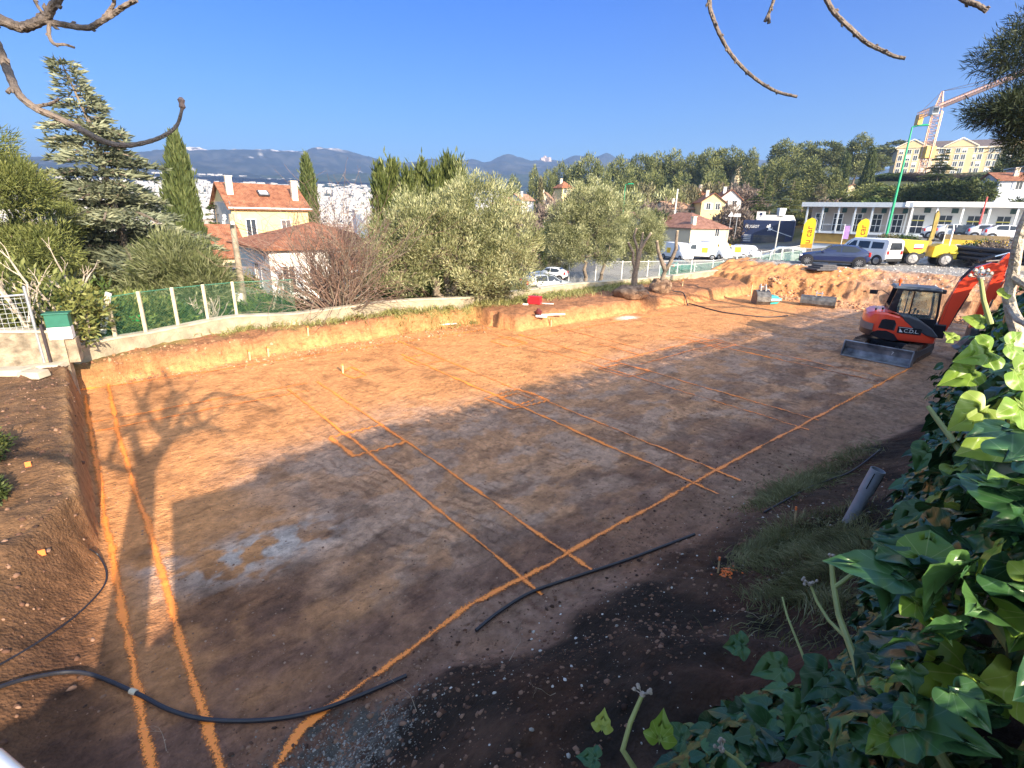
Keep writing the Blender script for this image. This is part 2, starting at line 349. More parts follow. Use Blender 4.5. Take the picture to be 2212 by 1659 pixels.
# near bank: dark humus with a grey gravel heap
nb = sm((near + .55 * (med - .5)) / .5)
c = mixc(c, [.030, .021, .015], nb * sm((af + .6) / .8) * (.75 + .25 * sm((med - .3) * 3)))
c = mixc(c, [.10, .045, .025], nb * sm((fbm(af * 1.2, bf_ * 1.2, 171, 4) - .5) * 6) * .5)
c = mixc(c, [.06, .03, .02], sm((near + .3) / .3) * sm((-af - .2) / .6) * .8)
hp = S(G(700, 1610, .3)); dd = np.hypot((af - hp[0]) / .75, (bf_ - hp[1]) / .5)
c = mixc(c, [.10, .088, .075], sm((1.25 - dd) * 3) * sm((fin - .35) * 3))
# far bank face and top: grass behind
fr = far * (1 - end)
c = mixc(c, [.29, .135, .070], fr * .92)
gz = sm((bf_ - wall_b(af) + 1.1 + 1.2 * (med - .5)) / 1.2) * far * sm((27 - af) / 6)
c = mixc(c, [.20, .19, .06], gz * sm((fbm(af * 1.1, bf_ * 1.1, 181, 4) - .40) * 5))
c = mixc(c, [.30, .17, .08], end * (1 - end) * 3 * (.3 + .5 * med))
grav = sm((af - np.interp(bf_, [2, 9.6, 16.3], [42, 40.6, 38.2]) + .8 * (med - .5)) / .8) * (1 - sm((bf_ - 19.3 + (med - .5)) / .8))
c = mixc(c, [.30, .285, .27], grav)
c = mixc(c, [.62, .50, .33], grav * sm((af - 49 + 2 * (med - .5)) / 1.5) * (1 - sm((af - 55) / 1.5)) * .8)
# outside the plot
wO = 1 - blendw(af, bf_); dist = np.hypot(X_.ravel(), Y_.ravel()); azd = np.degrees(np.arctan2(X_.ravel(), Y_.ravel()))
oc = np.repeat(np.array([[.13, .135, .05]]), len(af), 0)
oc = mixc(oc, [.33, .24, .11], sm((fbm(X_.ravel() * .12, Y_.ravel() * .12, 191, 4) - .5) * 6) * .8)
park = sm((azd - 3) / 3) * sm((dist - 30) / 4) * (1 - sm((dist - 100) / 10)) * (1 - sm((azd - 50) / 4))
oc = mixc(oc, [.17, .165, .16], park)
oc = mixc(oc, [.055, .075, .04], sm((dist - 110) / 60) * .9)
oc = mixc(oc, [.10, .10, .07], sm((dist - 500) / 600) * .8 * sm((big - .35) * 4))
c = c * (1 - (wO * (1 - grav))[:, None]) + oc * (wO * (1 - grav))[:, None]
c *= (.86 + .28 * fin)[:, None]
nA, nB = len(ga), len(gb); ii = np.arange(nA - 1)[None] + (np.arange(nB - 1) * nA)[:, None]; ii = ii.ravel()
F_ = np.stack([ii, ii + 1, ii + 1 + nA, ii + nA], 1)
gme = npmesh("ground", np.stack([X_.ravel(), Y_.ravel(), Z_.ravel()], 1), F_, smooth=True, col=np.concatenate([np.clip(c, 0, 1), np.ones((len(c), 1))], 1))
m, nt, p = newmat("soil"); N = nt.nodes.new; L = nt.links.new
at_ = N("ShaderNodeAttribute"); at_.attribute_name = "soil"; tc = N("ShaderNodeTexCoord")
n1_ = N("ShaderNodeTexNoise"); n1_.inputs["Scale"].default_value = 9; n1_.inputs["Detail"].default_value = 9; n1_.inputs["Roughness"].default_value = .72
n2_ = N("ShaderNodeTexNoise"); n2_.inputs["Scale"].default_value = 2.2; n2_.inputs["Detail"].default_value = 7; n2_.inputs["Roughness"].default_value = .65; n2_.inputs["Distortion"].default_value = .6
vo = N("ShaderNodeTexVoronoi"); vo.inputs["Scale"].default_value = 26
for q in (n1_, n2_, vo): L(tc.outputs["Object"], q.inputs["Vector"])
r1 = N("ShaderNodeMapRange"); r1.inputs[1].default_value = .3; r1.inputs[2].default_value = .7; r1.inputs[3].default_value = .72; r1.inputs[4].default_value = 1.22; L(n1_.outputs["Fac"], r1.inputs[0])
r2 = N("ShaderNodeMapRange"); r2.inputs[1].default_value = .35; r2.inputs[2].default_value = .65; r2.inputs[3].default_value = .8; r2.inputs[4].default_value = 1.15; L(n2_.outputs["Fac"], r2.inputs[0])
mu = N("ShaderNodeMath"); mu.operation = 'MULTIPLY'; L(r1.outputs[0], mu.inputs[0]); L(r2.outputs[0], mu.inputs[1])
mp = N("ShaderNodeMapping"); mp.vector_type = 'TEXTURE'; mp.inputs["Rotation"].default_value = (0, 0, AZ_A + .12); mp.inputs["Scale"].default_value = (2.6, 1, 1); L(tc.outputs["Object"], mp.inputs["Vector"])
n4_ = N("ShaderNodeTexNoise"); n4_.inputs["Scale"].default_value = 7; n4_.inputs["Detail"].default_value = 8; n4_.inputs["Roughness"].default_value = .7; L(mp.outputs[0], n4_.inputs["Vector"])
r4 = N("ShaderNodeMapRange"); r4.inputs[1].default_value = .52; r4.inputs[2].default_value = .62; r4.inputs[3].default_value = 1.0; r4.inputs[4].default_value = .70; L(n4_.outputs["Fac"], r4.inputs[0])
mu2 = N("ShaderNodeMath"); mu2.operation = 'MULTIPLY'; L(mu.outputs[0], mu2.inputs[0]); L(r4.outputs[0], mu2.inputs[1])
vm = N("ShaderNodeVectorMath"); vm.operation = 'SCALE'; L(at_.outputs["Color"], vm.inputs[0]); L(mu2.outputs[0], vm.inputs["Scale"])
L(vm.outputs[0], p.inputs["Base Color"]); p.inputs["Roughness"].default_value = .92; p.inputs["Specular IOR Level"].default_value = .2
ad = N("ShaderNodeMath"); ad.operation = 'ADD'; L(n4_.outputs["Fac"], ad.inputs[0]); ml = N("ShaderNodeMath"); ml.operation = 'MULTIPLY'; ml.inputs[1].default_value = .25; L(vo.outputs["Distance"], ml.inputs[0]); L(ml.outputs[0], ad.inputs[1])
bp = N("ShaderNodeBump"); bp.inputs["Strength"].default_value = .9; bp.inputs["Distance"].default_value = .08; L(ad.outputs[0], bp.inputs["Height"]); L(bp.outputs[0], p.inputs["Normal"])
gme.materials.append(m); go = bpy.data.objects.new("ground", gme); sc.collection.objects.link(go); tag(go, kind='structure')
# ------------------------------------------------------------------ distant mountains
def ridge(name, prof, dist, depth, zb, colA, colB, seed, snow=None):
    px = np.array([q[0] for q in prof], float); py = np.array([q[1] for q in prof], float)
    xs = np.linspace(px[0], px[-1], 420); ys = np.interp(xs, px, py)
    nr = 46; vs = []; cs = []
    for x, y in zip(xs, ys):
        q = D(x, y, dist); az = math.atan2(q.x, q.y)
        for k in range(nr):
            t = k / (nr - 1); d = dist + depth * .4 - depth * 1.4 * t; tt = (t - .2857) / .7143
            if tt < 0: h = q.z + (-tt) * -900
            else: h = zb + (q.z - zb) * (1 - sm(np.array(tt)) ** .8)
            vs.append((math.sin(az) * d, math.cos(az) * d, float(h)))
    v = np.array(vs); gx = v[:, 0] / (dist * .05); gy = v[:, 1] / (dist * .05)
    tt = np.tile(np.linspace(0, 1, nr), len(xs)); n = fbm(gx, gy, seed, 6) - .5
    v[:, 2] += n * depth * .05 * np.sin(np.clip(tt, 0, 1) * math.pi) ** .7
    v[:, 2] += (fbm(gx * 6, gy * 6, seed + 9, 3) - .5) * depth * .008
    cc = mixc(np.repeat(np.array([colA]), len(v), 0), colB, sm((fbm(gx * 4, gy * 4, seed + 3, 5) - .5) * 7))
    if snow is not None:
        hx = np.repeat(xs, nr); sw = sm((snow[1] - hx) / 60) * sm((hx - snow[0]) / 20) * sm((.40 - tt) / .04) * sm((fbm(gx * 5, gy * 5, 7, 4) - .42) * 8)
        cc = mixc(cc, [.8, .72, .68], sw)
    # pale quarries and tracks
    cc = mixc(cc, [.7, .66, .6], sm((vn(gx * 7, gy * 12, seed + 40) - .93) * 30) * sm((tt - .4) * 5) * .8)
    i = np.arange(nr - 1)[None] + (np.arange(len(xs) - 1) * nr)[:, None]; i = i.ravel(); f = np.stack([i, i + nr, i + nr + 1, i + 1], 1)
    me = npmesh(name, v, f, smooth=True, col=np.concatenate([cc, np.ones((len(cc), 1))], 1))
    m, nt, p = newmat(name + "_soil"); a = nt.nodes.new("ShaderNodeAttribute"); a.attribute_name = "soil"; nt.links.new(a.outputs["Color"], p.inputs["Base Color"]); p.inputs["Roughness"].default_value = 1; p.inputs["Specular IOR Level"].default_value = 0
    me.materials.append(m); o = bpy.data.objects.new(name, me); sc.collection.objects.link(o); tag(o, kind='structure')
MS = .45
ridge("mountain", [(-400, 350), (-100, 345), (60, 340), (200, 336), (330, 331), (380, 326), (430, 319), (470, 325), (540, 327), (600, 326), (680, 322), (730, 325), (770, 336), (830, 350), (880, 352), (930, 348), (985, 353), (1020, 347), (1045, 352), (1065, 345), (1090, 335), (1120, 343), (1150, 348), (1180, 344), (1215, 346), (1240, 340), (1290, 345), (1310, 340), (1335, 352), (1400, 348), (1500, 350), (1560, 346), (1620, 341), (1660, 350), (1750, 360), (2500, 380)], 8200 * MS, 3600 * MS, 95, [.025, .035, .035], [.06, .065, .06], 300, snow=(300, 760))
ridge("foothill", [(-400, 392), (100, 390), (330, 390), (480, 388), (560, 384), (640, 386), (700, 379), (780, 374), (900, 380), (1000, 384), (1060, 380), (1160, 378), (1300, 385), (1600, 392), (2400, 410)], 2500, 800, 50, [.03, .045, .025], [.05, .06, .035], 340)
# rocky peaks on the skyline
for k, (px, py, w, h, lab) in enumerate([(1177, 348, 40, 8, 'pink blocky rock tower standing on the mountain skyline'), (1301, 352, 56, 8, 'jagged pink rock tower on the skyline beside the tallest pine')]):
    rt = thing('rock_tower', lab, 'rock', D(px, py + 14, 8000 * MS), 0, 'rock towers on the skyline'); mb = MB(); rnd = random.Random(k + 5); pxm = 8000 * MS * 1.02 / 1120
    for j in range(9):
        ww = rnd.uniform(.22, .4) * w * pxm; xx = rnd.uniform(-.35, .35) * w * pxm * .6; hh = (h + 14) * pxm * rnd.uniform(.75, 1.0) * (1 - abs(xx) / (w * pxm) * .8)
        mb.box((xx, rnd.uniform(-40, 40), hh / 2), (ww, ww * .8, hh), 0, rz=rnd.uniform(0, 1), taper=rnd.uniform(.5, .8))
    mb.build('rock', mat('pink_rock', (.42, .33, .28), .95, .3, .01), rt)
# ------------------------------------------------------------------ spray painted setting-out lines
rng = np.random.default_rng(7)
def paintmat():
    m, nt, p = newmat("orange_spray_paint"); N = nt.nodes.new; L = nt.links.new
    p.inputs["Base Color"].default_value = (1.0, .29, .045, 1); p.inputs["Roughness"].default_value = .5
    uv = N("ShaderNodeUVMap"); sp = N("ShaderNodeSeparateXYZ"); L(uv.outputs[0], sp.inputs[0])
    a = N("ShaderNodeMath"); a.operation = 'SUBTRACT'; a.inputs[1].default_value = .5; L(sp.outputs["Y"], a.inputs[0])
    b = N("ShaderNodeMath"); b.operation = 'ABSOLUTE'; L(a.outputs[0], b.inputs[0])
    e = N("ShaderNodeMapRange"); e.inputs[1].default_value = .0; e.inputs[2].default_value = .5; e.inputs[3].default_value = 1.15; e.inputs[4].default_value = 0; L(b.outputs[0], e.inputs[0])
    tc = N("ShaderNodeTexCoord"); no = N("ShaderNodeTexNoise"); no.inputs["Scale"].default_value = 42; no.inputs["Detail"].default_value = 6; no.inputs["Roughness"].default_value = .75; L(tc.outputs["Object"], no.inputs["Vector"])
    n3 = N("ShaderNodeTexNoise"); n3.inputs["Scale"].default_value = 2.2; n3.inputs["Detail"].default_value = 3; L(tc.outputs["Object"], n3.inputs["Vector"])
    s1 = N("ShaderNodeMath"); s1.operation = 'MULTIPLY_ADD'; s1.inputs[1].default_value = 2.6; L(no.outputs["Fac"], s1.inputs[0]); L(e.outputs[0], s1.inputs[2])
    s3 = N("ShaderNodeMath"); s3.operation = 'MULTIPLY_ADD'; s3.inputs[1].default_value = 1.6; L(n3.outputs["Fac"], s3.inputs[0]); L(s1.outputs[0], s3.inputs[2])
    th = N("ShaderNodeMapRange"); th.inputs[1].default_value = 2.60; th.inputs[2].default_value = 3.0; th.inputs[3].default_value = 0; th.inputs[4].default_value = .97; L(s3.outputs[0], th.inputs[0])
    tr = N("ShaderNodeBsdfTransparent"); mx = N("ShaderNodeMixShader"); L(th.outputs[0], mx.inputs[0]); L(tr.outputs[0], mx.inputs[1]); L(p.outputs[0], mx.inputs[2]); L(mx.outputs[0], nt.nodes["Material Output"].inputs[0])
    return m
PM = paintmat(); PMY = PM.copy(); PMY.name = "yellow_orange_spray_paint"; PMY.node_tree.nodes["Principled BSDF"].inputs["Base Color"].default_value = (1.0, .40, .07, 1)
def strip(name, pts, w, label, group='spray painted foundation lines', m=None, lift=.018):
    P = [np.array(p[:2], float) for p in pts]; c = []
    for i in range(len(P) - 1):
        n = max(2, int(np.linalg.norm(P[i + 1] - P[i]) / .04)); c += [P[i] + (P[i + 1] - P[i]) * k / n for k in range(n)]
    c.append(P[-1]); c = np.array(c); t = np.gradient(c, axis=0); t /= np.linalg.norm(t, axis=1)[:, None]; nn = np.stack([-t[:, 1], t[:, 0]], 1)
    s = np.concatenate([[0], np.cumsum(np.linalg.norm(np.diff(c, axis=0), axis=1))]); c = c + nn * ((fbm(s * 1.2 + P[0][0], s * 0 + P[0][1], 5, 3) - .5) * .055)[:, None]
    vs = []; uv = []; K = 5
    for k in range(K):
        q = c + nn * (w * (1.15 if w > .12 else 1.65) * (k / (K - 1) - .5)); vs.append(np.stack([q[:, 0], q[:, 1], height(q[:, 0], q[:, 1]) + lift], 1)); uv.append(np.stack([s, np.full(len(s), k / (K - 1))], 1))
    v = np.concatenate(vs); n = len(c); fs = []
    for k in range(K - 1):
        i = np.arange(n - 1) + k * n; fs.append(np.stack([i, i + 1, i + 1 + n, i + n], 1))
    me = npmesh(name, v, np.concatenate(fs), uv=np.concatenate(uv), smooth=True); o = bpy.data.objects.new(name, me); link(o, None, [m or PM]); return tag(o, label, 'paint line', group)
def SL(*ab): return [W(a, b) for a, b in ab]
strip('painted_line', SL((.16, 17.55), (.10, 13), (.16, 8), (.17, 5), (.2, 3.35)), .15, 'inner of the two broad orange lines running away along the left bank')
strip('painted_line', SL((-.36, 16.9), (-.35, 12), (-.33, 8), (-.30, 5), (-.28, 3.3)), .15, 'outer of the two broad orange lines, right beside the left bank')
strip('painted_line', SL((.25, 3.62), (.9, 4.1), (3, 4.42), (8, 4.45), (14, 4.44), (21.6, 4.35)), .13, 'long orange line along the near edge, running out to the excavator')
strip('painted_line', SL((.18, 3.6), (.35, 3.75)), .15, 'short orange tick at the near left corner of the plot')
for (a, bs, be, lab) in [(3.98, 14.4, 4.02, 'left line of the first pair of parallel orange lines crossing the plot'), (4.86, 14.6, 3.95, 'right line of the first pair of parallel orange lines crossing the plot'),
                   (8.27, 15.9, 3.95, 'left line of the second pair crossing the plot, through the nested squares'), (9.1, 18.1, 3.95, 'right line of the second pair crossing the plot, through the nested squares'),
                   (12.85, 17.2, 4.2, 'left line of the third pair crossing the plot, past the middle square'), (13.7, 15.9, 4.3, 'right line of the third pair crossing the plot, past the middle square'),
                   (18.8, 12.2, 4.5, 'left line of the pair nearest the excavator blade'), (19.5, 12.0, 4.6, 'right line of the pair nearest the excavator blade'),
                   (16.0, 15.6, 11.2, 'short orange line parallel to the third pair, at the shadow edge'), (15.2, 12.9, 10.8, 'short orange line beside the middle square on its far side')]:
    strip('painted_line', SL((a, bs), (a + .03, (bs + be) / 2), (a, be)), .085, lab, m=PM)
for b, a0, a1, lab in [(14.62, -.4, 4.6, 'upper thin orange line across the sunlit left end of the plot'), (13.95, -.45, 4.4, 'lower thin orange line across the sunlit left end of the plot'), (17.45, -.5, 13.2, 'faint orange line along the foot of the far bank'),
                       (10.9, 13.2, 19.2, 'upper of the two orange lines joining the middle and right squares'), (10.15, 14.2, 19.6, 'lower of the two orange lines joining the middle and right squares'), (15.3, 13.8, 26, 'faint orange line along the foot of the far platform')]:
    strip('painted_line', SL((a0, b), ((a0 + a1) / 2, b + .04), (a1, b)), .075, lab)
def sqr(px, label, w=.085):
    p = [G(*q) for q in px]; return strip('painted_square', p + [p[0]], w, label, 'spray painted pad squares')
def z7(x, y): return ((600 + x * .36166) * .864, (700 + y * .36166) * .864)
sqr([z7(620, 1090), z7(975, 1005), z7(1148, 1125), z7(785, 1222)], 'big orange square left of the other squares, crossed by the first pair of lines', .11)
sqr([z7(1690, 825), z7(1925, 755), z7(2135, 835), z7(1880, 897)], 'outer of the two nested orange squares in the middle of the plot')
sqr([z7(1800, 820), z7(1920, 785), z7(2030, 830), z7(1910, 870)], 'inner of the two nested orange squares in the middle of the plot')
sqr([z7(1130, 545), z7(1310, 508), z7(1420, 555), z7(1225, 592)], 'sunlit orange square beyond the nested squares near the far bank')
sqr([(1293, 797), (1343, 786), (1407, 802), (1357, 815)], 'orange square joined by two lines to the one on its right')
sqr([(1512, 741), (1545, 733), (1590, 745), (1555, 754)], 'small orange square farthest right on the plot')
sqr([(735, 806), (760, 793), (792, 810), (765, 818)], 'faint sunlit orange square at the left end of the plot')
sqr([(1060, 738), (1098, 728), (1140, 741), (1100, 750)], 'faint orange square at the foot of the notched bank corner')
# ------------------------------------------------------------------ cables
def cable(name, pts, r, label, mm, cat='cable', lift=None, group=None):
    P = [Vector(p) for p in pts]; out = []
    for i in range(len(P) - 1):
        p0 = P[max(i - 1, 0)]; p1 = P[i]; p2 = P[i + 1]; p3 = P[min(i + 2, len(P) - 1)]
        for k in range(10):
            t = k / 10; out.append(.5 * ((2 * p1) + (p2 - p0) * t + (2 * p0 - 5 * p1 + 4 * p2 - p3) * t * t + (3 * p1 - p0 - 3 * p2 + p3) * t ** 3))
    out.append(P[-1]); mb = MB(); mb.tube(out, r, 8); o = mb.build(name, mm, smooth=True); return tag(o, label, cat, group)
rub = mat('black_rubber', (.02, .02, .026), .45, .2, 10); grub = mat('grey_rubber', (.10, .095, .09), .6, .2, 10)
def gl(pts, lift=.03): return [onG(x, y, .1) + Vector((0, 0, lift)) for x, y in pts]
ck = thing('black_hose', 'thick black hose with a pale collar curving over the near left corner', 'hose', G(450, 1560, 0), 0, 'black hoses on the near bank')
def cablepart(name, pts, r, mm, par):
    o = cable(name, [Vector(p) - par.location for p in pts], r, None, mm); o.parent = par
    for k in ('label', 'category'):
        if k in o: del o[k]
    return o
h1 = gl([(-60, 1508), (0, 1490), (60, 1472), (140, 1458), (200, 1463), (290, 1500), (370, 1540), (450, 1560), (560, 1562), (660, 1548), (760, 1515), (878, 1465)], .035)
cablepart('hose_tube', h1, .022, rub, ck)
j = h1[6]; k1 = (h1[7] - h1[5]).normalized(); cp = MB(); q = h1[5].lerp(h1[6], .0) - ck.location; cp.tube([q - k1 * .04, q + k1 * .04], .03, 10); cp.build('collar', mat('brass_collar', (.55, .48, .36), .4, .1), ck)
ck = thing('black_hose', 'thick black hose along the foot of the dark bank, below the crossing lines', 'hose', G(1200, 1260, 0), 0, 'black hoses on the near bank')
cablepart('hose_tube', gl([(1028, 1367), (1080, 1325), (1150, 1283), (1250, 1248), (1350, 1215), (1430, 1185), (1500, 1158)], .035), .022, rub, ck)
cable('thin_cable', gl([(-80, 1485), (0, 1442), (100, 1382), (170, 1330), (222, 1275), (231, 1240), (215, 1205), (195, 1190)], .03), .011, 'thin black cable looping at the foot of the left bank', rub)
cable('thin_cable', gl([(1650, 1110), (1740, 1060), (1790, 1040), (1840, 1020), (1900, 975)], .03), .014, 'thin dark cable on the grass above the tilted grey pipe', rub)
tr_ = [onG(x, y, .8) + Vector((0, 0, .02)) for x, y in [(1428, 625), (1455, 630), (1476, 634)]] + [onG(x, y, .3) + Vector((0, 0, .03)) for x, y in [(1487, 646), (1490, 657), (1530, 668), (1570, 677), (1650, 686), (1702, 683)]]
cable('thin_cable', tr_, .03, 'dark cable running over the far platform edge and down to the floor', rub)
# ------------------------------------------------------------------ stakes
wood = mat('pale_wood', (.55, .40, .22), .8, .2, 8); pinkp = mat('orange_tip_paint', (.95, .22, .05), .6, .1)
def stake(px, py, h, label, lean=(0, 0), w=.03, z0=.5, tip=True, group='timber survey stakes'):
    b = onG(px, py, z0); t = thing('survey_stake', label, 'stake', b, random.Random(px).uniform(0, 1.5), group)
    mb = MB(); mb.tube([(0, 0, -.08), (lean[0] * h * .8, lean[1] * h * .8, h * .8)], w * .7, 4, 0); mb.build('stake_shaft', wood, t)
    mb = MB(); mb.tube([(lean[0] * h * .8, lean[1] * h * .8, h * .8), (lean[0] * h, lean[1] * h, h)], w * .75, 4); mb.build('stake_tip', pinkp if tip else wood, t); return t
stake(1717, 1132, .26, 'short pale stake with bright orange top in the grass left of the grey pipe', (.12, .1), .022)
stake(1551, 1237, .22, 'short stake with a red top beside an orange paint splash on black soil', (.06, .05), .022)
for px, py, h, lab in [(665, 717, .3, 'yellowish stake on the far bank below the bare shrub'), (741, 806, .3, 'stake low on the far bank left part'), (1600, 572, .75, 'tall stake with orange top by the chain link fence'), (1537, 582, .5, 'stake standing behind the dug tree roots, near the low wall'),
                       (1627, 605, .9, 'tall pale stake at the far corner of the plot'), (1704, 607, .45, 'pale stake at the gravel edge above the excavated corner'), (1790, 575, .4, 'pink stake beside the dark mats in front of the blue car'),
                       (1474, 617, .35, 'stake on the far platform between the root balls and the corner'), (1190, 705, .35, 'stake on the platform edge right of the red toolbox'), (540, 778, .35, 'leaning stake at the foot of the far bank, left one of two'), (580, 770, .35, 'leaning stake at the foot of the far bank, right one of two')]:
    stake(px, py, h, lab, (.03, .05), .05, 1.0)
stake(2105, 610, .8, 'orange stake leaning beside the excavator arm and the black pipes', (.2, .05), .06, 1.7)
for px, py, lab in [(62, 1008, 'small orange flag lying on top of the left bank'), (92, 1200, 'small red flag lying on the sunlit slope of the left bank')]:
    b = onG(px, py, .9); mb = MB(); mb.box((0, 0, .04), (.07, .012, .08), rz=.6); o = mb.build('marker_flag', pinkp, loc=b); tag(o, lab, 'flag')
sp = onG(1570, 1237, .6); mb = MB()
for k in range(60):
    a = rng.uniform(0, 6.28); r_ = abs(rng.normal(0, .09)); x, y = sp.x + r_ * math.cos(a), sp.y + r_ * math.sin(a); mb.box((x, y, hz(x, y) + .01), (.02, .012, .01), rz=a)
tag(mb.build('paint_splash', pinkp), 'red paint splash on the black soil right of the short stake', 'paint mark', kind='stuff')
# ------------------------------------------------------------------ tilted grey pipe
b0 = onG(1838, 1120, 1.0); top = D(1897, 1015, math.hypot(b0.x, b0.y) + .05); t = thing('drain_pipe', 'tilted grey plastic pipe with a slotted wide end sticking out of the grassy bank', 'pipe', b0)
ax_ = (top - b0); Ln = ax_.length; ax_.normalize(); q_ = ax_.to_track_quat('Z', 'Y').to_matrix().to_4x4()
pg = mat('grey_pvc', (.27, .29, .32), .45, .12, 9, .1); dk = mat('dark_slot', (.01, .01, .012), .9)
mb = MB(); mb.T = q_; r_ = .075; mb.lathe([(r_, -.2), (r_, Ln * .55), (r_ * 1.02, Ln * .56)], n=24); mb.build('pipe_body', pg, t, smooth=True)
mb = MB(); mb.T = q_; mb.lathe([(r_ * 1.12, Ln * .54), (r_ * 1.14, Ln * .6), (r_ * 1.14, Ln), (r_ * 1.02, Ln), (r_ * 1.02, Ln * .62), (r_ * .5, Ln * .61)], n=28); mb.build('pipe_socket', pg, t, smooth=True)
mb = MB(); mb.T = q_
for an in (2.6, -1.1, -2.3): mb.box((r_ * 1.141 * math.cos(an), r_ * 1.141 * math.sin(an), Ln * .8), (.006, .012, Ln * .3), rz=an)
mb.build('slot', dk, t)
# ------------------------------------------------------------------ low boundary wall with posts and mesh
conc = mat('old_concrete', (.33, .28, .20), .9, .3, 2.5, .5, bscale=20); stone = mat('rough_stone', (.26, .21, .15), .9, .5, 5, 1.0, bscale=9); capm = mat('pale_cap', (.42, .37, .28), .85, .25, 3)
def wallrun(name, pts, thick, h0, h1, m_, label, cap=None, cat='wall', zt=None):
    t = thing(name, label, cat, Vector((pts[0][0], pts[0][1], 0))); o0 = Vector((pts[0][0], pts[0][1], 0)); mb = MB(); mc = MB(); n = len(pts)
    L_, R_ = [], []
    for i, p in enumerate(pts):
        d = Vector(pts[min(i + 1, n - 1)][:2]) - Vector(pts[max(i - 1, 0)][:2]); d.normalize(); nn = Vector((-d.y, d.x)) * thick / 2; L_.append(Vector(p[:2]) + nn); R_.append(Vector(p[:2]) - nn)
    for M_, lo, hi, ex in ((mb, h0, h1, 0), (mc, None, None, .03)):
        if M_ is mc and not cap: continue
        vs = []; fs = []
        for i in range(n):
            zt_ = zt[i] if zt else h1
            z0, z1 = (h0, zt_) if M_ is mb else (zt_ + .002, zt_ + .06)
            mid = (L_[i] + R_[i]) / 2; l = mid + (L_[i] - mid) * (1 + ex / thick * 2); r = mid + (R_[i] - mid) * (1 + ex / thick * 2)
            vs += [(l.x - o0.x, l.y - o0.y, z0), (l.x - o0.x, l.y - o0.y, z1), (r.x - o0.x, r.y - o0.y, z1), (r.x - o0.x, r.y - o0.y, z0)]
        for i in range(n - 1):
            for k in range(4): fs.append((i * 4 + k, i * 4 + (k + 1) % 4, (i + 1) * 4 + (k + 1) % 4, (i + 1) * 4 + k))
        fs += [(3, 2, 1, 0), tuple((n - 1) * 4 + k for k in range(4))]
        M_.add(vs, fs); M_.build('wall_body' if M_ is mb else 'coping', m_ if M_ is mb else cap, t)
    return t
wp = []
for a, b in WALL: wp.append(W(a, b))
fine = []
for i in range(len(wp) - 1):
    for k in range(4): fine.append(wp[i].lerp(wp[i + 1], k / 4))
fine.append(wp[-1]); nz = len(fine)
zts = [(1.12 if i > 6 else .98 + .02 * i) + .04 * math.sin(i * .7) - .15 * max(0, i / nz - .5) for i in range(nz)]
wallrun('low_wall', fine, .28, -1.4, 1.1, conc, 'low weathered concrete wall with a pale coping along the far side of the plot', cap=capm, zt=zts)
postm = mat('concrete_post', (.50, .44, .30), .8, .15, 5); gmesh = None
def meshmat(name, col, scale=14, wdt=.12, diag=True):
    if name in MT: return MT[name]
    m, nt, p = newmat(name); N = nt.nodes.new; L = nt.links.new
    p.inputs["Base Color"].default_value = (*col, 1); p.inputs["Roughness"].default_value = .5
    uv = N("ShaderNodeUVMap"); sp = N("ShaderNodeSeparateXYZ"); L(uv.outputs[0], sp.inputs[0]); outs = []
    for sg in (1, -1):
        if diag:
            a = N("ShaderNodeMath"); a.operation = 'ADD' if sg > 0 else 'SUBTRACT'; L(sp.outputs["X"], a.inputs[0]); L(sp.outputs["Y"], a.inputs[1]); src = a.outputs[0]
        else: src = sp.outputs["X" if sg > 0 else "Y"]
        b = N("ShaderNodeMath"); b.operation = 'MULTIPLY'; b.inputs[1].default_value = scale; L(src, b.inputs[0])
        f = N("ShaderNodeMath"); f.operation = 'FRACT'; L(b.outputs[0], f.inputs[0]); g = N("ShaderNodeMath"); g.operation = 'LESS_THAN'; g.inputs[1].default_value = wdt; L(f.outputs[0], g.inputs[0]); outs.append(g.outputs[0])
    mx = N("ShaderNodeMath"); mx.operation = 'MAXIMUM'; L(outs[0], mx.inputs[0]); L(outs[1], mx.inputs[1])
    tr = N("ShaderNodeBsdfTransparent"); ms = N("ShaderNodeMixShader"); L(mx.outputs[0], ms.inputs[0]); L(tr.outputs[0], ms.inputs[1]); L(p.outputs[0], ms.inputs[2]); L(ms.outputs[0], nt.nodes["Material Output"].inputs[0])
    MT[name] = m; return m
def meshpanel(name, pts, h, m_, parent, o0, zb=None):
    vs = []; uv = []; s = 0
    for i, p in enumerate(pts):
        if i: s += (Vector(p[:2]) - Vector(pts[i - 1][:2])).length
        z = zb[i] if zb else p[2]; vs += [(p[0] - o0[0], p[1] - o0[1], z - o0[2]), (p[0] - o0[0], p[1] - o0[1], z + h - o0[2])]; uv += [(s, 0), (s, h)]
    f = [[2 * i, 2 * i + 2, 2 * i + 3, 2 * i + 1] for i in range(len(pts) - 1)]
    me = npmesh(name, vs, f, uv=uv); o = bpy.data.objects.new(name, me); return link(o, parent, [m_])
green_mesh = meshmat('green_chain_link', (.05, .20, .13), 12, .065)
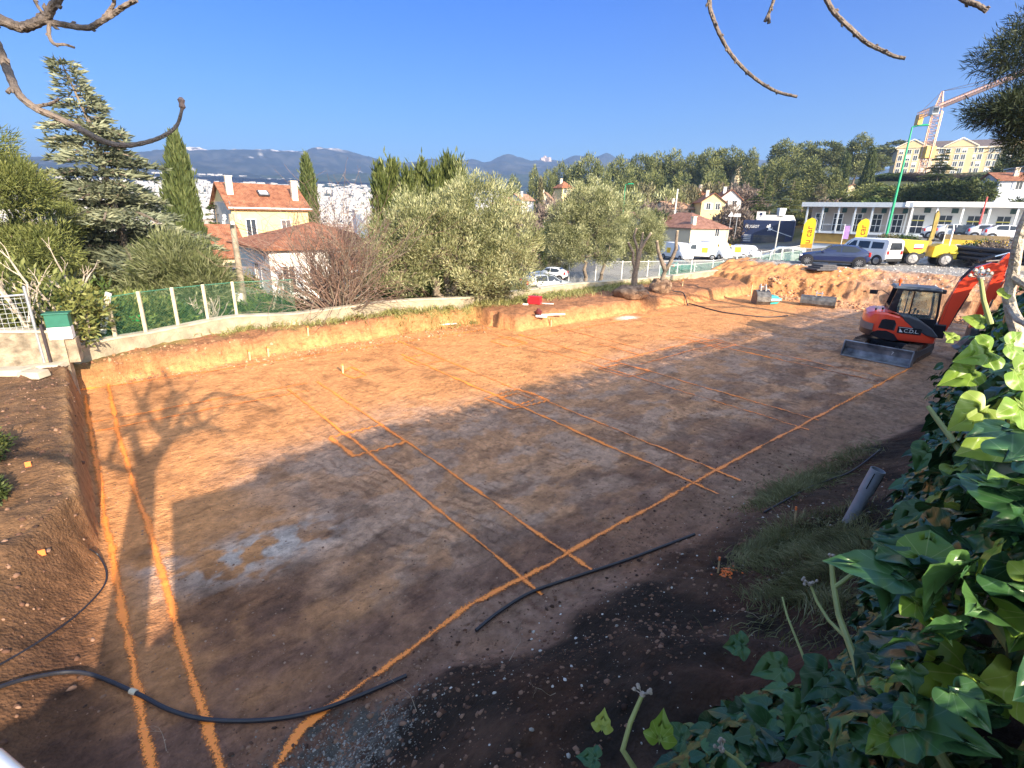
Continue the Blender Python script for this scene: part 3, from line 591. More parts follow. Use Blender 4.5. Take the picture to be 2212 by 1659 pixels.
# left fence: pale square posts standing on the wall, green mesh between them
fp = [G(150, 755, 1.0), G(250, 729, 1.1), G(315, 715, 1.15), G(385, 702, 1.15), G(450, 692, 1.15), G(512, 683, 1.15), G(640, 673, 1.15)]
fpl = []
for i in range(len(fp) - 1):
    for k in range(3): fpl.append(fp[i].lerp(fp[i + 1], k / 3))
fpl.append(fp[-1])
t = thing('chain_link_fence', 'green chain link fence with pale square posts left of the bare shrub', 'fence', fp[0])
off = Vector((-.06, .12, 0))
meshpanel('mesh', [p + off for p in fpl], 1.15, green_mesh, t, fp[0])
for i, p in enumerate(fp[1:6]):
    mb = MB(); mb.box((p.x - fp[0].x, p.y - fp[0].y, p.z - fp[0].z + .52), (.09, .09, 1.35), rz=.3); mb.build('post', postm, t, bevel=.01)
mb = MB(); mb.tube([(-.0, 0, .0), (-.75, .1, 1.5)], .06, 6); mb.build('brace', postm, t)
mb = MB(); mb.tube([tuple(p + off - fp[0] + Vector((0, 0, 1.15))) for p in fpl], .012, 5); mb.build('rail', mat('green_wire', (.05, .2, .13), .5), t)
# ------------------------------------------------------------------ gate corner at the left
galv = mat('galvanised_steel', (.42, .45, .48), .4, .12, 8, metal=.6)
gp = onG(98, 790, .95)
t = thing('site_gate', 'galvanised tube gate frame at the left edge, beside the mailbox', 'gate', gp)
mb = MB(); mb.tube([(0, 0, -.1), (0, 0, 1.95)], .035, 10); mb.build('gate_post', galv, t, smooth=True)
lv = Vector((-1.0, -.55, 0)).normalized()
mb = MB(); mb.tube([(0, 0, 1.75), tuple(lv * 2.4 + Vector((0, 0, 1.62)))], .025, 8); mb.build('top_rail', galv, t, smooth=True)
mb = MB(); mb.box((.13, .05, .45), (.05, .12, 1.15), rz=.3); mb.build('dark_jamb', mat('dark_iron', (.04, .03, .035), .5), t)
meshpanel('gate_mesh', [gp + Vector((0, 0, .45)), gp + lv * 2.4 + Vector((0, 0, .35))], 1.25, meshmat('steel_grid', (.35, .38, .4), 9, .07, False), t, gp)
mb = MB(); c_ = lv * 1.55; mb.box((c_.x, c_.y, .35), (1.1, .03, .85), rz=math.atan2(lv.y, lv.x)); mb.build('sheet_panel', mat('painted_sheet', (.50, .56, .62), .45, .08), t)
for k in range(5):
    mb = MB(); c_ = lv * (1.1 + k * .22) + Vector((.02, -.03, 0)); mb.box((c_.x, c_.y, .35), (.02, .02, .85), rz=0); mb.build('panel_rib', mat('painted_sheet', (.50, .56, .62)), t)
p0 = gp + Vector((.35, .35, 0)); q1 = p0 + lv * 3.4
wallrun('stone_wall', [q1 + Vector((0, 0, 0)), q1.lerp(p0, .5), p0], .3, -.5, 1.55, stone, 'rough stone garden wall with a rounded pale coping behind the site gate', cap=capm, zt=[1.95, 1.9, 1.75])
mbp = onG(133, 780, .95) + Vector((.1, .1, 0)); t = thing('mailbox', 'dark green mailbox with a white lower half on a pillar beside the gate', 'mailbox', mbp, .5)
mb = MB(); mb.box((0, .1, .25), (.5, .35, .6), 0); mb.build('pillar', stone, t)
mb = MB(); mb.box((0, -.02, .72), (.46, .3, .30), 0); mb.build('white_front', mat('white_enamel', (.75, .75, .76), .4, .05), t, bevel=.01)
mb = MB(); mb.box((0, -.02, 1.03), (.46, .3, .31), 0); mb.build('green_front', mat('dark_green_enamel', (.02, .13, .09), .4, .1), t, bevel=.01)
mb = MB(); mb.box((0, -.02, 1.205), (.52, .36, .035), 0); mb.build('lid', mat('dark_green_enamel', (.02, .13, .09)), t, bevel=.008)
for px, py, sz, lab in [(30, 808, (.75, .45, .14), 'flat concrete slab lying by the gate'), (100, 795, (.8, .5, .12), 'broken concrete slab at the foot of the mailbox'), (75, 815, (.5, .35, .16), 'pale broken block lying in front of the slabs')]:
    b = onG(px, py, .95); mb = MB(); mb.box((0, 0, sz[2] / 2), sz, rz=rng.uniform(-.4, .4), taper=.9); o = mb.build('concrete_slab', capm, loc=b, bevel=.02); tag(o, lab, 'slab')
# ------------------------------------------------------------------ tools on the far platform
b = onG(1155, 656, .8); t = thing('toolbox', 'bright red metal toolbox lying on the orange soil near the big olive tree', 'toolbox', b, -.35)
red = mat('red_enamel', (.55, .02, .03), .4, .12, 5)
mb = MB(); mb.box((0, 0, .15), (.62, .34, .3)); mb.build('box_body', red, t, bevel=.02)
mb = MB(); mb.box((0, 0, .335), (.64, .36, .06), taper=.9); mb.build('lid', red, t, bevel=.015)
mb = MB(); mb.tube([(-.12, 0, .36), (-.12, 0, .42), (.12, 0, .42), (.12, 0, .36)], .012, 6); mb.build('handle', dk, t)
b = onG(1163, 679, .8); t = thing('spirit_level', 'white laser level and long white staff lying on the platform below the red toolbox', 'survey tool', b, .12)
wh = mat('white_plastic', (.78, .78, .74), .45, .05); mb = MB(); mb.tube([(-1.1, -.1, .05), (-.2, -.02, .06)], .05, 8); mb.build('staff', wh, t, smooth=True)
mb = MB(); mb.tube([(.1, .02, .06), (1.25, .28, .05)], .04, 8); mb.build('extension_rod', wh, t, smooth=True)
mb = MB(); mb.lathe([(.13, .02), (.15, .1), (.15, .24), (.09, .28), (.05, .36)], n=12); mb.build('head', mat('dark_red_plastic', (.12, .02, .02), .4), t, smooth=True)
mb = MB(); mb.box((.1, -.22, .05), (.5, .12, .09), rz=-.3); mb.build('case', wh, t, bevel=.02)
mb = MB(); mb.tube([(-.4, -.1, .08), (0, -.2, .12), (.1, .1, .1)], .02, 6); mb.build('strap', dk, t)
b = onG(965, 675, .85); mb = MB(); mb.box((0, 0, .03), (.9, .14, .03), rz=.4); tag(mb.build('white_board', wh, loc=b), 'thin white board lying on the bank in front of the big olive tree', 'board')
b = onG(1135, 659, .8); mb = MB(); mb.box((0, 0, .04), (.28, .14, .07), rz=-.2, taper=.85); tag(mb.build('white_tray', wh, loc=b, bevel=.01), 'small white tray left of the red toolbox', 'tray')
b = onG(1182, 657, .8); mb = MB(); mb.tube([(-.3, 0, .03), (.3, -.08, .03)], .025, 6); tag(mb.build('short_rod', wh, loc=b), 'short pale rod lying right of the red toolbox', 'rod')
# excavator buckets left on the floor
steel = mat('worn_steel', (.10, .095, .10), .5, .4, 5, .3, metal=.5, col2=(.2, .19, .18)); teal = mat('teal_paint', (.02, .35, .36), .5, .2, 6); shiny = mat('bright_steel', (.55, .53, .5), .35, .2, 9, metal=.7)
def bucket(name, loc, rz, w, s, label, cat, arms=True, mm=None):
    t = thing(name, label, cat, loc, rz); prof = [(-.5, 0), (-.62, .18), (-.6, .42), (-.42, .62), (-.1, .7), (.15, .66)]; prof = [(x * s, z * s) for x, z in prof]
    inn = [(x * .93 + .01, z * .93 + .02) for x, z in prof]; mb = MB()
    vs = []; fs = []
    for y in (-w / 2, w / 2):
        for (x, z) in prof: vs.append((y, x, z))
    n = len(prof)
    for i in range(n - 1): fs.append((i, i + 1, n + i + 1, n + i))
    mb.add(vs, fs); vs = [(v[0] * .98, v[1] * .93 + .02, v[2] * .95) for v in vs]; mb.add(vs, fs); mb.build('bucket_shell', mm or steel, t)
    for y in (-w / 2, w / 2):
        mb = MB(); mb.prism(prof + [(.3 * s, .05 * s), (.1 * s, 0)], y - .015, y + .015, 'x'); mb.build('side_plate', mm or steel, t)
    mb = MB(); mb.box((0, .22 * s, .03), (w * .98, .16 * s, .03)); mb.build('cutting_edge', shiny, t)
    if arms:
        for y in (-.14, .14):
            mb = MB(); mb.prism([(-.3 * s, .66 * s), (.1 * s, .7 * s), (.0, .95 * s), (-.16 * s, 1.0 * s), (-.28 * s, .85 * s)], y - .02, y + .02, 'x'); mb.build('hanger', shiny, t)
        mb = MB(); mb.tube([(-.2, -.1 * s, .85 * s), (.2, -.1 * s, .85 * s)], .03, 8); mb.build('pin', shiny, t, smooth=True)
    return t
b = onG(1765, 661, 0); bucket('excavator_bucket', b, -.55, 1.75, .85, 'wide dark steel ditching bucket lying by the end bank', 'bucket')
b = onG(1640, 655, 0); bucket('excavator_bucket', b, -.1, .75, 1.15, 'tall rounded dark bucket standing beside the teal breaker', 'bucket')
b = onG(1661, 656, 0); t = thing('rock_breaker', 'teal painted hydraulic attachment lying beside the rounded bucket', 'attachment', b, .15)
mb = MB(); mb.prism([(-.35, 0), (.35, .02), (.6, .25), (.3, .5), (-.3, .48), (-.4, .3)], -.25, .25, 'y'); mb.build('housing', teal, t, bevel=.02)
mb = MB(); mb.lathe([(.11, -.5), (.12, 0), (.09, .45)], (0, -.27, .25), 12, axis='x'); mb.build('cylinder', shiny, t, smooth=True)
mb = MB(); mb.box((.55, 0, .27), (.3, .3, .12), taper=.8); mb.build('bracket', teal, t)
mb = MB(); mb.tube([(-.6, -.25, .15), (-.6, .05, .75), (-.5, .2, .85), (.0, .22, .8), (-.1, .0, .5)], .035, 8); mb.build('link', shiny, t, smooth=True)
# dark mats, black pipes, rubble heap on the gravel
b = at(1778, 577, 41); t = thing('mat_stack', 'low stack of dark rubber mats on the gravel in front of the blue car', 'mats', b, .25)
for k in range(3):
    mb = MB(); mb.box((.1 * k - .1, .03 * k, .06 + .12 * k), (1.7 - .25 * k, 1.1 - .1 * k, .11), rz=.05 * k); mb.build('mat', mat('dark_mat', (.07, .07, .08), .85, .2), t, bevel=.01)
for k in range(9):
    d = 50 + (k % 3) * .35; zz = (k // 3) * .32; p1 = at(2050 + (k % 3) * 12, 556, d); p2 = at(2260, 556, d - 3); p1.z = 2.45 + zz; p2.z = 2.35 + zz
    mb = MB(); mb.tube([(0, 0, 0), tuple(p2 - p1)], .15, 12); o = mb.build('black_pipe', rub, loc=p1, smooth=True); tag(o, 'long black plastic pipe in the stack on the mound beyond the excavator', 'pipe', 'stacked black pipes')
pc = at(2080, 568, 53); v = []; f = []; n_ = 40
for i in range(n_):
    for j in range(n_):
        x, y = (i / (n_ - 1) - .5) * 2, (j / (n_ - 1) - .5) * 2; r_ = math.hypot(x, y); v.append((x * 3.2, y * 2.6, max(0, 1 - r_ ** 1.5) * 1.45 * (1 + .5 * (float(vn(x * 3.5, y * 3.5, 6)) - .5)) + .28 * float(vn(x * 13, y * 13, 8)) * (r_ < 1) - .25))
for i in range(n_ - 1):
    for j in range(n_ - 1): f.append((i * n_ + j, (i + 1) * n_ + j, (i + 1) * n_ + j + 1, i * n_ + j + 1))
o = bpy.data.objects.new('rubble_heap', npmesh('rubble_heap', v, f)); link(o, None, [mat('rubble', (.30, .25, .22), .95, .5, 2.2, .8, col2=(.5, .48, .46))]); o.location = pc; o.rotation_euler = (0, 0, -.6); tag(o, 'grey and brown rubble heap behind the excavator boom, in front of the yellow board', 'rubble heap')
# ------------------------------------------------------------------ vegetation
def unit(v): return v / (np.linalg.norm(v, axis=-1, keepdims=True) + 1e-9)
def spray(P, Dr, Ln, Wd, rg, fold=0):
    n = len(P); Sd = unit(np.cross(Dr, unit(rg.normal(size=(n, 3))))); Ln = np.broadcast_to(Ln, n)[:, None]; Wd = np.broadcast_to(Wd, n)[:, None]
    v = np.stack([P, P + Dr * Ln * .45 + Sd * Wd / 2, P + Dr * Ln, P + Dr * Ln * .45 - Sd * Wd / 2], 1).reshape(-1, 3)
    return v, np.arange(4 * n).reshape(n, 4)
def crown(lobes, ncl, nlf, rc, Ln, Wd, rg, up=.3, outw=.7, jit=.5, shell=.35, tvar=.25, flat=1.0, rag=0.0):
    lob = np.array(lobes, float); ar = (lob[:, 3] * lob[:, 4] + lob[:, 4] * lob[:, 5] + lob[:, 3] * lob[:, 5]); k = rg.choice(len(lob), ncl, p=ar / ar.sum())
    u = unit(rg.normal(size=(ncl, 3))); u[:, 2] *= np.where(u[:, 2] < 0, .8, 1); rho = 1 - np.abs(rg.normal(0, shell, ncl)); rho = np.clip(rho, .1, 1.08)
    C = lob[k, :3] + lob[k, 3:6] * u * rho[:, None]; C = C + u * (np.abs(rg.normal(0, rag, ncl)) * (rg.random(ncl) < .5))[:, None] + np.array([0, 0, 1]) * (np.abs(rg.normal(0, rag, ncl)) * (u[:, 2] > .2))[:, None]
    tc = np.clip(.5 + rg.normal(0, tvar, ncl), 0, 1)
    Cn = np.repeat(C, nlf, 0); U = np.repeat(u, nlf, 0); off = unit(rg.normal(size=Cn.shape)) * (rg.random(len(Cn)) ** .5)[:, None] * rc; off[:, 2] *= flat
    P = Cn + off; Dr = unit(U * outw + unit(off) * .6 + np.array([0, 0, up]) + rg.normal(size=P.shape) * jit)
    v, f = spray(P, Dr, Ln * rg.uniform(.6, 1.25, len(P)), Wd * rg.uniform(.7, 1.2, len(P)), rg)
    t = np.clip(np.repeat(tc, nlf) + rg.normal(0, .14, len(P)), 0, 1); return v, f, np.repeat(t, 4), C
def foliage(name, data, m_, parent, loc=None):
    me = npmesh(name, data[0], data[1], tint=data[2]); o = bpy.data.objects.new(name, me); link(o, parent, [m_])
    if loc is not None: o.location = loc
    return o
olive = leafmat('olive_leaf', (.07, .085, .03), (.25, .265, .12), (.52, .52, .30), .5, .18)
pine = leafmat('pine_needles', (.018, .032, .010), (.06, .085, .022), (.14, .15, .045), .6, .1)
pineb = leafmat('bright_pine_needles', (.045, .06, .015), (.13, .15, .04), (.26, .27, .09), .6, .15)
cedar = leafmat('cedar_needles', (.06, .075, .045), (.17, .19, .12), (.35, .36, .23), .6, .12)
cyp = leafmat('cypress_foliage', (.03, .045, .012), (.07, .095, .028), (.13, .15, .05), .6, .1)
shrubm = leafmat('shrub_leaf', (.02, .04, .012), (.07, .11, .025), (.17, .22, .05), .5, .2)
drab = leafmat('drab_leaf', (.06, .06, .03), (.15, .14, .075), (.26, .24, .13), .6, .15)
bark = mat('grey_bark', (.20, .16, .12), .9, .35, 6, .8, bscale=18); barkp = mat('pale_bark', (.42, .36, .29), .85, .3, 6, .5); twig = mat('twig_bark', (.20, .13, .10), .85, .3, 9); dkbark = mat('dark_bark', (.075, .05, .04), .9, .4, 7, .9, bscale=16)
def limb(mb, p0, p1, r0, r1, rg, n=5, wob=.12, sides=7):
    p0 = Vector(p0); p1 = Vector(p1); L_ = (p1 - p0).length; pts = []; rs = []
    for i in range(n + 1):
        t = i / n; q = p0.lerp(p1, t)
        if 0 < i < n: q += Vector(rg.normal(size=3)) * L_ * wob * .4
        pts.append(q); rs.append(r0 + (r1 - r0) * t)
    mb.tube(pts, rs, sides, cap=False); return pts
def twigs(mb, p, d, L_, r, depth, rg, spread=.6, gr=0.0, ratio=.72, kids=(2, 3), wob=.15, sides=5):
    d = Vector(d).normalized(); p = Vector(p); pts = [p]; n = 3; q = p
    for i in range(n):
        d = (d + Vector(rg.normal(size=3)) * wob + Vector((0, 0, gr))).normalized(); q = q + d * L_ / n; pts.append(q)
    mb.tube(pts, [r, r * .9, r * .78, r * .66], sides, cap=False)
    if depth <= 0: return
    for k in range(rg.integers(kids[0], kids[1] + 1)):
        i = rg.integers(1, n + 1) if k else n; dd = (d + Vector(rg.normal(size=3)) * spread).normalized()
        twigs(mb, pts[i], dd, L_ * ratio * rg.uniform(.7, 1.15), r * .62, depth - 1, rg, spread, gr, ratio, kids, wob, max(3, sides - 1))
# big olive (front), olive pair (right), each on the far bank
def olive_tree(loc, rz, lobes, trunks, ncl, label, seed, lsize=(.19, .034), group='olive trees on the far bank', nl=42, rc=.30):
    rg = np.random.default_rng(seed); t = thing('olive_tree', label, 'tree', loc, rz, group); mb = MB(); z0 = -.2
    for (x, y, dx, dy, h, r) in trunks:
        pts = limb(mb, (x, y, z0), (x + dx, y + dy, h), r, r * .55, rg, 6, .14, 9)
        for k in range(5):
            a = rg.uniform(0, 6.28); lb = lobes[rg.integers(len(lobes))]; limb(mb, pts[-1 - (k % 2)], (lb[0] + rg.normal() * .4, lb[1] + rg.normal() * .4, lb[2]), r * .45, .03, rg, 5, .15)
    mb.build('trunk', bark, t, smooth=True); foliage('crown', crown(lobes, ncl, nl, rc, lsize[0], lsize[1], rg, up=.75, outw=.5, jit=.3, shell=.2, tvar=.30, rag=.24), olive, t); return t
b = onG(963, 662, .85); b = b + Vector((.0, .6, 0))
olive_tree(b, 0, [(-2.2, .2, 2.6, 1.4, 1.5, 1.3), (-1.1, 0, 3.3, 1.6, 1.6, 1.2), (1.2, .2, 3.95, 1.7, 1.6, 1.35), (2.6, 0, 3.0, 1.5, 1.5, 1.5), (0, -.2, 2.7, 2.4, 1.6, 1.6), (-2.5, -.3, 1.5, 1.3, 1.2, 1.0), (2.9, 0, 1.7, 1.25, 1.3, 1.3), (1.5, -.7, 1.5, 1.0, .9, .9), (-1.7, -.6, 1.3, 1.0, .9, .8)],
           [(-.25, 0, -.6, .1, 2.0, .22), (.15, -.1, .7, .1, 2.2, .2), (0, .2, .1, .2, 2.3, .2), (.45, 0, 1.3, -.1, 1.8, .12)], 1500, 'broad silvery olive tree with several trunks, largest tree in the middle of the far bank', 11)
b = onG(1268, 612, .9) + Vector((0, .5, 0))
olive_tree(b, 0, [(-1.9, 0, 4.9, 1.8, 1.6, 2.0), (-.2, .2, 6.6, 2.0, 1.7, 1.7), (1.4, 0, 5.6, 1.8, 1.6, 2.0), (-1.2, 0, 3.2, 1.6, 1.4, 1.6), (1.6, 0, 2.9, 1.4, 1.3, 1.3), (-2.9, .1, 3.9, 1.1, 1.0, 1.7)],
           [(0, 0, -.4, 0, 2.8, .2), (.9, 0, .8, .1, 2.4, .2)], 1500, 'dense olive tree behind the first uprooted tree, with a dark leaning trunk', 12, (.22, .045), rc=.36)
b = onG(1350, 605, .9) + Vector((1.3, 1.8, 0))
olive_tree(b, 0, [(0, 0, 5.1, 1.9, 1.5, 1.7), (1.3, 0, 4.1, 1.4, 1.3, 1.8), (-.7, 0, 3.6, 1.3, 1.3, 1.5), (.2, 0, 2.2, 1.7, 1.2, 1.2)], [(-.6, 0, .6, 0, 2.6, .18)], 950, 'paler olive tree on the right of the group, its lower crown hanging over the road', 13, (.22, .045), rc=.36)
b = onG(1215, 600, .9) + Vector((-.3, .6, 0))
t = thing('dark_oak', 'small dark evergreen tree on the left flank of the olive group', 'tree', b); rg = np.random.default_rng(14)
mb = MB(); limb(mb, (0, 0, -.2), (.1, 0, 2.4), .12, .05, rg); limb(mb, (.2, 0, .6), (-.6, 0, 2.0), .06, .02, rg); mb.build('trunk', dkbark, t); foliage('crown', crown([(-.3, 0, 2.6, 1.2, 1.0, 1.2), (.5, .2, 1.2, 1.1, .8, .8), (-.9, 0, 1.7, .8, .7, .6)], 150, 30, .4, .16, .08, rg), leafmat('oak_leaf', (.02, .03, .012), (.05, .06, .025), (.12, .12, .06)), t)
# uprooted, pruned trees with root balls
def uprooted(px, py, h, fork, label, seed, rb):
    rg = np.random.default_rng(seed); b = onG(px, py, .85); t = thing('uprooted_tree', label, 'tree', b, 0, 'uprooted pruned olive trees'); mb = MB(); s = h / 3.4
    r0 = .15 * s
    for path, r in fork(s): mb.tube(path, [r * (1 - .35 * i / (len(path) - 1)) for i in range(len(path))], 9)
    mb.build('trunk', bark, t, smooth=True)
    for path, r in fork(s)[1:]:
        cut = MB(); e = Vector(path[-1]); d = (e - Vector(path[-2])).normalized(); cut.tube([e - d * .01, e + d * .025], r * .64, 8); cut.build('saw_cut', mat('fresh_cut_wood', (.75, .6, .38), .7), t)
    v = []; f = []; nu, nv = 28, 18
    for i in range(nv):
        ph = math.pi * i / (nv - 1) - math.pi / 2
        for k in range(nu):
            th = 2 * math.pi * k / nu; n = .78 + .45 * float(fbm(np.array(th * 1.6 + seed), np.array(ph * 2.5), seed, 4)); c = max(0, math.cos(ph)) ** .7
            v.append((rb[0] * c * math.cos(th) * n, rb[1] * c * math.sin(th) * n, rb[2] * (math.sin(ph) * .9 + .6) * n))
    for i in range(nv - 1):
        for k in range(nu): f.append((i * nu + k, i * nu + (k + 1) % nu, (i + 1) * nu + (k + 1) % nu, (i + 1) * nu + k))
    o = bpy.data.objects.new('root_ball', npmesh('root_ball', v, f)); link(o, t, [mat('root_ball_earth_%d' % seed, (.20, .09, .05), .95, .6, 3.5, 1.0, col2=(.38, .25, .16))])
    for k in range(12):
        mb = MB(); a = rg.uniform(0, 6.28); p = Vector((rb[0] * .8 * math.cos(a), rb[1] * .8 * math.sin(a), rb[2] * rg.uniform(.3, 1.1))); twigs(mb, p, (math.cos(a), math.sin(a), rg.uniform(-.6, .3)), .3, .016, 1, rg, sides=4); mb.build('root', dkbark, t)
    return t
uprooted(1362, 642, 3.4, lambda s: [([(.15, 0, .4), (.12, 0, 1.2 * s), (.22, 0, 2.0 * s), (.28, 0, 2.5 * s)], .17), ([(.15, 0, 1.35 * s), (-.05, 0, 1.9 * s), (-.05, .05, 2.3 * s), (-.35, .1, 2.8 * s)], .09), ([(.2, 0, 1.9 * s), (.15, .05, 2.5 * s), (-.1, .1, 3.1 * s), (0, .1, 3.5 * s)], .08), ([(.27, 0, 2.4 * s), (.5, 0, 2.9 * s), (.75, 0, 3.3 * s)], .09), ([(.28, 0, 2.5 * s), (.35, .1, 3.0 * s), (.35, .1, 3.3 * s)], .07)], 'uprooted pruned tree with cut branch ends standing on the wide flat root ball', 21, (.95, .7, .42))
uprooted(1425, 632, 3.2, lambda s: [([(.1, 0, .4), (.08, 0, .9 * s), (.2, 0, 1.4 * s)], .16), ([(.18, 0, 1.3 * s), (-.1, 0, 1.9 * s), (-.35, 0, 2.5 * s), (-.45, .05, 3.0 * s)], .12), ([(.2, 0, 1.3 * s), (.45, 0, 1.9 * s), (.65, 0, 2.6 * s), (.6, 0, 3.1 * s), (.62, .05, 3.6 * s)], .12)], 'uprooted Y-shaped tree trunk standing on the round dark root ball', 22, (.6, .55, .5))
# bare red-brown shrub with many stems
b = onG(737, 684, .9); rg = np.random.default_rng(31); t = thing('bare_shrub', 'leafless reddish brown shrub with many fanning stems on the far bank', 'shrub', b)
for part, n_, ms, sc_ in (('stems', 30, bark, 1), ('twigs', 95, twig, .8)):
    mb = MB()
    for k in range(n_):
        a = rg.uniform(0, 6.28); el = rg.uniform(.45, 1.48); c_ = math.cos(el); d = (c_ * math.cos(a) * 1.1 - (.25 if k % 3 else 0), c_ * math.sin(a) * .6, math.sin(el)); twigs(mb, (rg.normal() * .12, rg.normal() * .1, -.05), d, rg.uniform(.8, 2.0) * (1.22 if el > .7 else 1), .030 * sc_, 3, rg, .42, .02, .74, (2, 3), .1, 4)
    mb.build(part, ms, t)
# cedar
def cedar_tree(loc, h, base_r, label, seed, m_=cedar, lean=.0, z_low=.12, nlev=34, dens=1.0, name='cedar_tree', pw=.85):
    rg = np.random.default_rng(seed); t = thing(name, label, 'tree', loc); mb = MB(); tp = [(0, 0, -1), (0, 0, h * .4), (lean * .3, 0, h * .75), (lean, 0, h * .97)]; mb.tube(tp, [h * .018, h * .013, h * .006, .015], 8)
    V = []; T = []
    for i in range(int(nlev * dens)):
        f = (i + rg.uniform(0, 1)) / (nlev * dens); z = h * (z_low + (1 - z_low) * f ** .85)
        if z > h * .96: continue
        R_ = base_r * (1 - (z / h)) ** pw * rg.uniform(.7, 1.15) + .25
        for k in range(rg.integers(4, 7)):
            a = rg.uniform(0, 6.28); L_ = R_ * rg.uniform(.6, 1.1); d = np.array([math.cos(a), math.sin(a), 0]); n_ = max(4, int(L_ * 7)); s = np.linspace(0, 1, n_)
            P = np.array([lean * (z / h) ** 2, 0, z]) + d * (s * L_)[:, None] + np.array([0, 0, 1]) * (L_ * (.16 * s - .22 * s ** 2.2))[:, None]
            mb.tube([tuple(P[j]) for j in range(0, n_, max(1, n_ // 3))] + [tuple(P[-1])], [.012 * L_ + .01] * (len(range(0, n_, max(1, n_ // 3))) + 1), 4, cap=False)
            sd = np.array([-d[1], d[0], 0]); tn = np.clip(.5 + rg.normal(0, .18), 0, 1)
            for j in range(2, n_):
                wdt = .34 * L_ * math.sin(min(1, s[j] * 1.15) * math.pi * .55) * (1.15 - s[j]) + .22; m2 = int(6 * wdt / .3 + 4)
                q = rg.uniform(-1, 1, m2); pp = P[j] + sd * (q * wdt)[:, None] + np.array([0, 0, -1]) * (np.abs(q) * wdt * .25)[:, None] + rg.normal(size=(m2, 3)) * .05
                dr = unit(d * rg.uniform(.3, 1, (m2, 1)) + sd * np.sign(q)[:, None] * .6 + np.array([0, 0, .1]) + rg.normal(size=(m2, 3)) * .25)
                v, _ = spray(pp, dr, rg.uniform(.25, .48, m2), .085, rg); V.append(v); T.append(np.full(len(v), tn) + np.repeat(rg.normal(0, .15, m2), 4))
    mb.build('trunk', bark, t); V = np.concatenate(V); T = np.clip(np.concatenate(T), 0, 1); foliage('crown', (V, np.arange(len(V)).reshape(-1, 4), T), m_, t); return t
def base(px, d, top_py):
    p = D(px, 500, d); z = hz(p.x, p.y); tp = D(px, top_py, d).z; return Vector((p.x, p.y, z - .2)), tp - z + .2
b, h = base(262, 31, 118); cedar_tree(b, h, 7.6, 'tall blue-grey cedar with drooping tiers and a thin bent top, left of the photo', 41, lean=-1.1, nlev=40, pw=1.3)
# generic conifer/pine/cypress builders
def round_tree(name, loc, h, lobes, ncl, label, seed, m_, group=None, Ln=.3, Wd=.08, rc=.5, nl=30, trunk=True, up=.35, tm=bark, cat='tree', shell=.3, jit=.5):
    rg = np.random.default_rng(seed); t = thing(name, label, cat, loc, 0, group)
    if trunk:
        mb = MB(); limb(mb, (0, 0, -.5), (lobes[0][0] * .5, 0, h * .75), .02 * h + .05, .03, rg, 6, .05)
        for k in range(5): lb = lobes[k % len(lobes)]; limb(mb, (0, 0, h * (.25 + .08 * k)), (lb[0], lb[1], lb[2]), .012 * h + .02, .02, rg, 4, .1, 5)
        mb.build('trunk', tm, t)
    foliage('crown', crown(lobes, ncl, nl, rc, Ln, Wd, rg, up=up, shell=shell, jit=jit), m_, t); return t
def cypress(loc, h, r, label, seed, m_=cyp, group=None, n=900, name='cypress'):
    rg = np.random.default_rng(seed); t = thing(name, label, 'tree', loc, 0, group); mb = MB(); mb.tube([(0, 0, -.5), (0, 0, h * .5)], .12, 6); mb.build('trunk', bark, t)
    z = rg.random(n) ** .9; a = rg.uniform(0, 6.28, n); rr = r * (np.sin(np.clip(z * .93 + .09, 0, 1) * math.pi) ** .55) * (1 - z * .55) * rg.uniform(.75, 1.08, n) * (1 + .15 * np.sin(a * 2 + z * 9)); C = np.stack([rr * np.cos(a), rr * np.sin(a), h * (.04 + .93 * z)], 1)
    C[:, 0] += .12 * r * np.sin(z * 7 + seed); nl = 12; Cn = np.repeat(C, nl, 0); P = Cn + rg.normal(size=Cn.shape) * np.array([.13, .13, .3]) * r / .9; Dr = unit(np.stack([np.repeat(np.cos(a), nl) * .25, np.repeat(np.sin(a), nl) * .25, np.ones(len(P))], 1) + rg.normal(size=P.shape) * .18)
    v, f = spray(P, Dr, h * .055, h * .011, rg); tt = np.clip(np.repeat(.5 + rg.normal(0, .2, n), nl) + rg.normal(0, .12, len(P)), 0, 1); foliage('crown', (v, f, np.repeat(tt, 4)), m_, t); return t
b, h = base(405, 46, 312); cypress(b, h, 1.2, 'broad dark cypress with a forked tip, right of the tall cedar', 51, n=1500)
b, h = base(673, 66, 347); cypress(b, h, 1.05, 'slender cypress behind the right end of the yellow house', 52, n=1200)
b, h = base(472, 62, 428); cedar_tree(b, h, 3.4, 'dark low conifer with layered branches behind the small annex roof', 53, m_=pine, nlev=16, name='dark_conifer')
b, h = base(-45, 26, 226); round_tree('pine_tree', b, h, [(0, 0, h * .85, 1.5, 1.4, 1.2), (-1.6, .3, h * .70, 1.7, 1.4, 1.1), (1.2, 0, h * .70, 1.5, 1.3, .9), (-.6, 0, h * .5, 2.0, 1.3, .8), (1.7, 0, h * .48, 1.5, 1.2, .7), (.3, 0, h * .36, 2.2, 1.3, .6)], 620, 'bushy green pine cut by the left edge of the photo', 54, pineb, Ln=.22, Wd=.032, rc=.36, nl=80, up=.5)
b, h = base(55, 29, 300); round_tree('pine_tree', b, h, [(-.5, 0, h * .82, 1.4, 1.3, .8), (.9, 0, h * .62, 1.2, 1.2, .9), (-1, 0, h * .52, 1.5, 1.2, .7), (.8, 0, h * .36, 1.6, 1.2, .7)], 330, 'smaller pine with open branches between the left pine and the cedar', 55, pineb, Ln=.22, Wd=.032, rc=.36, nl=75, up=.5)
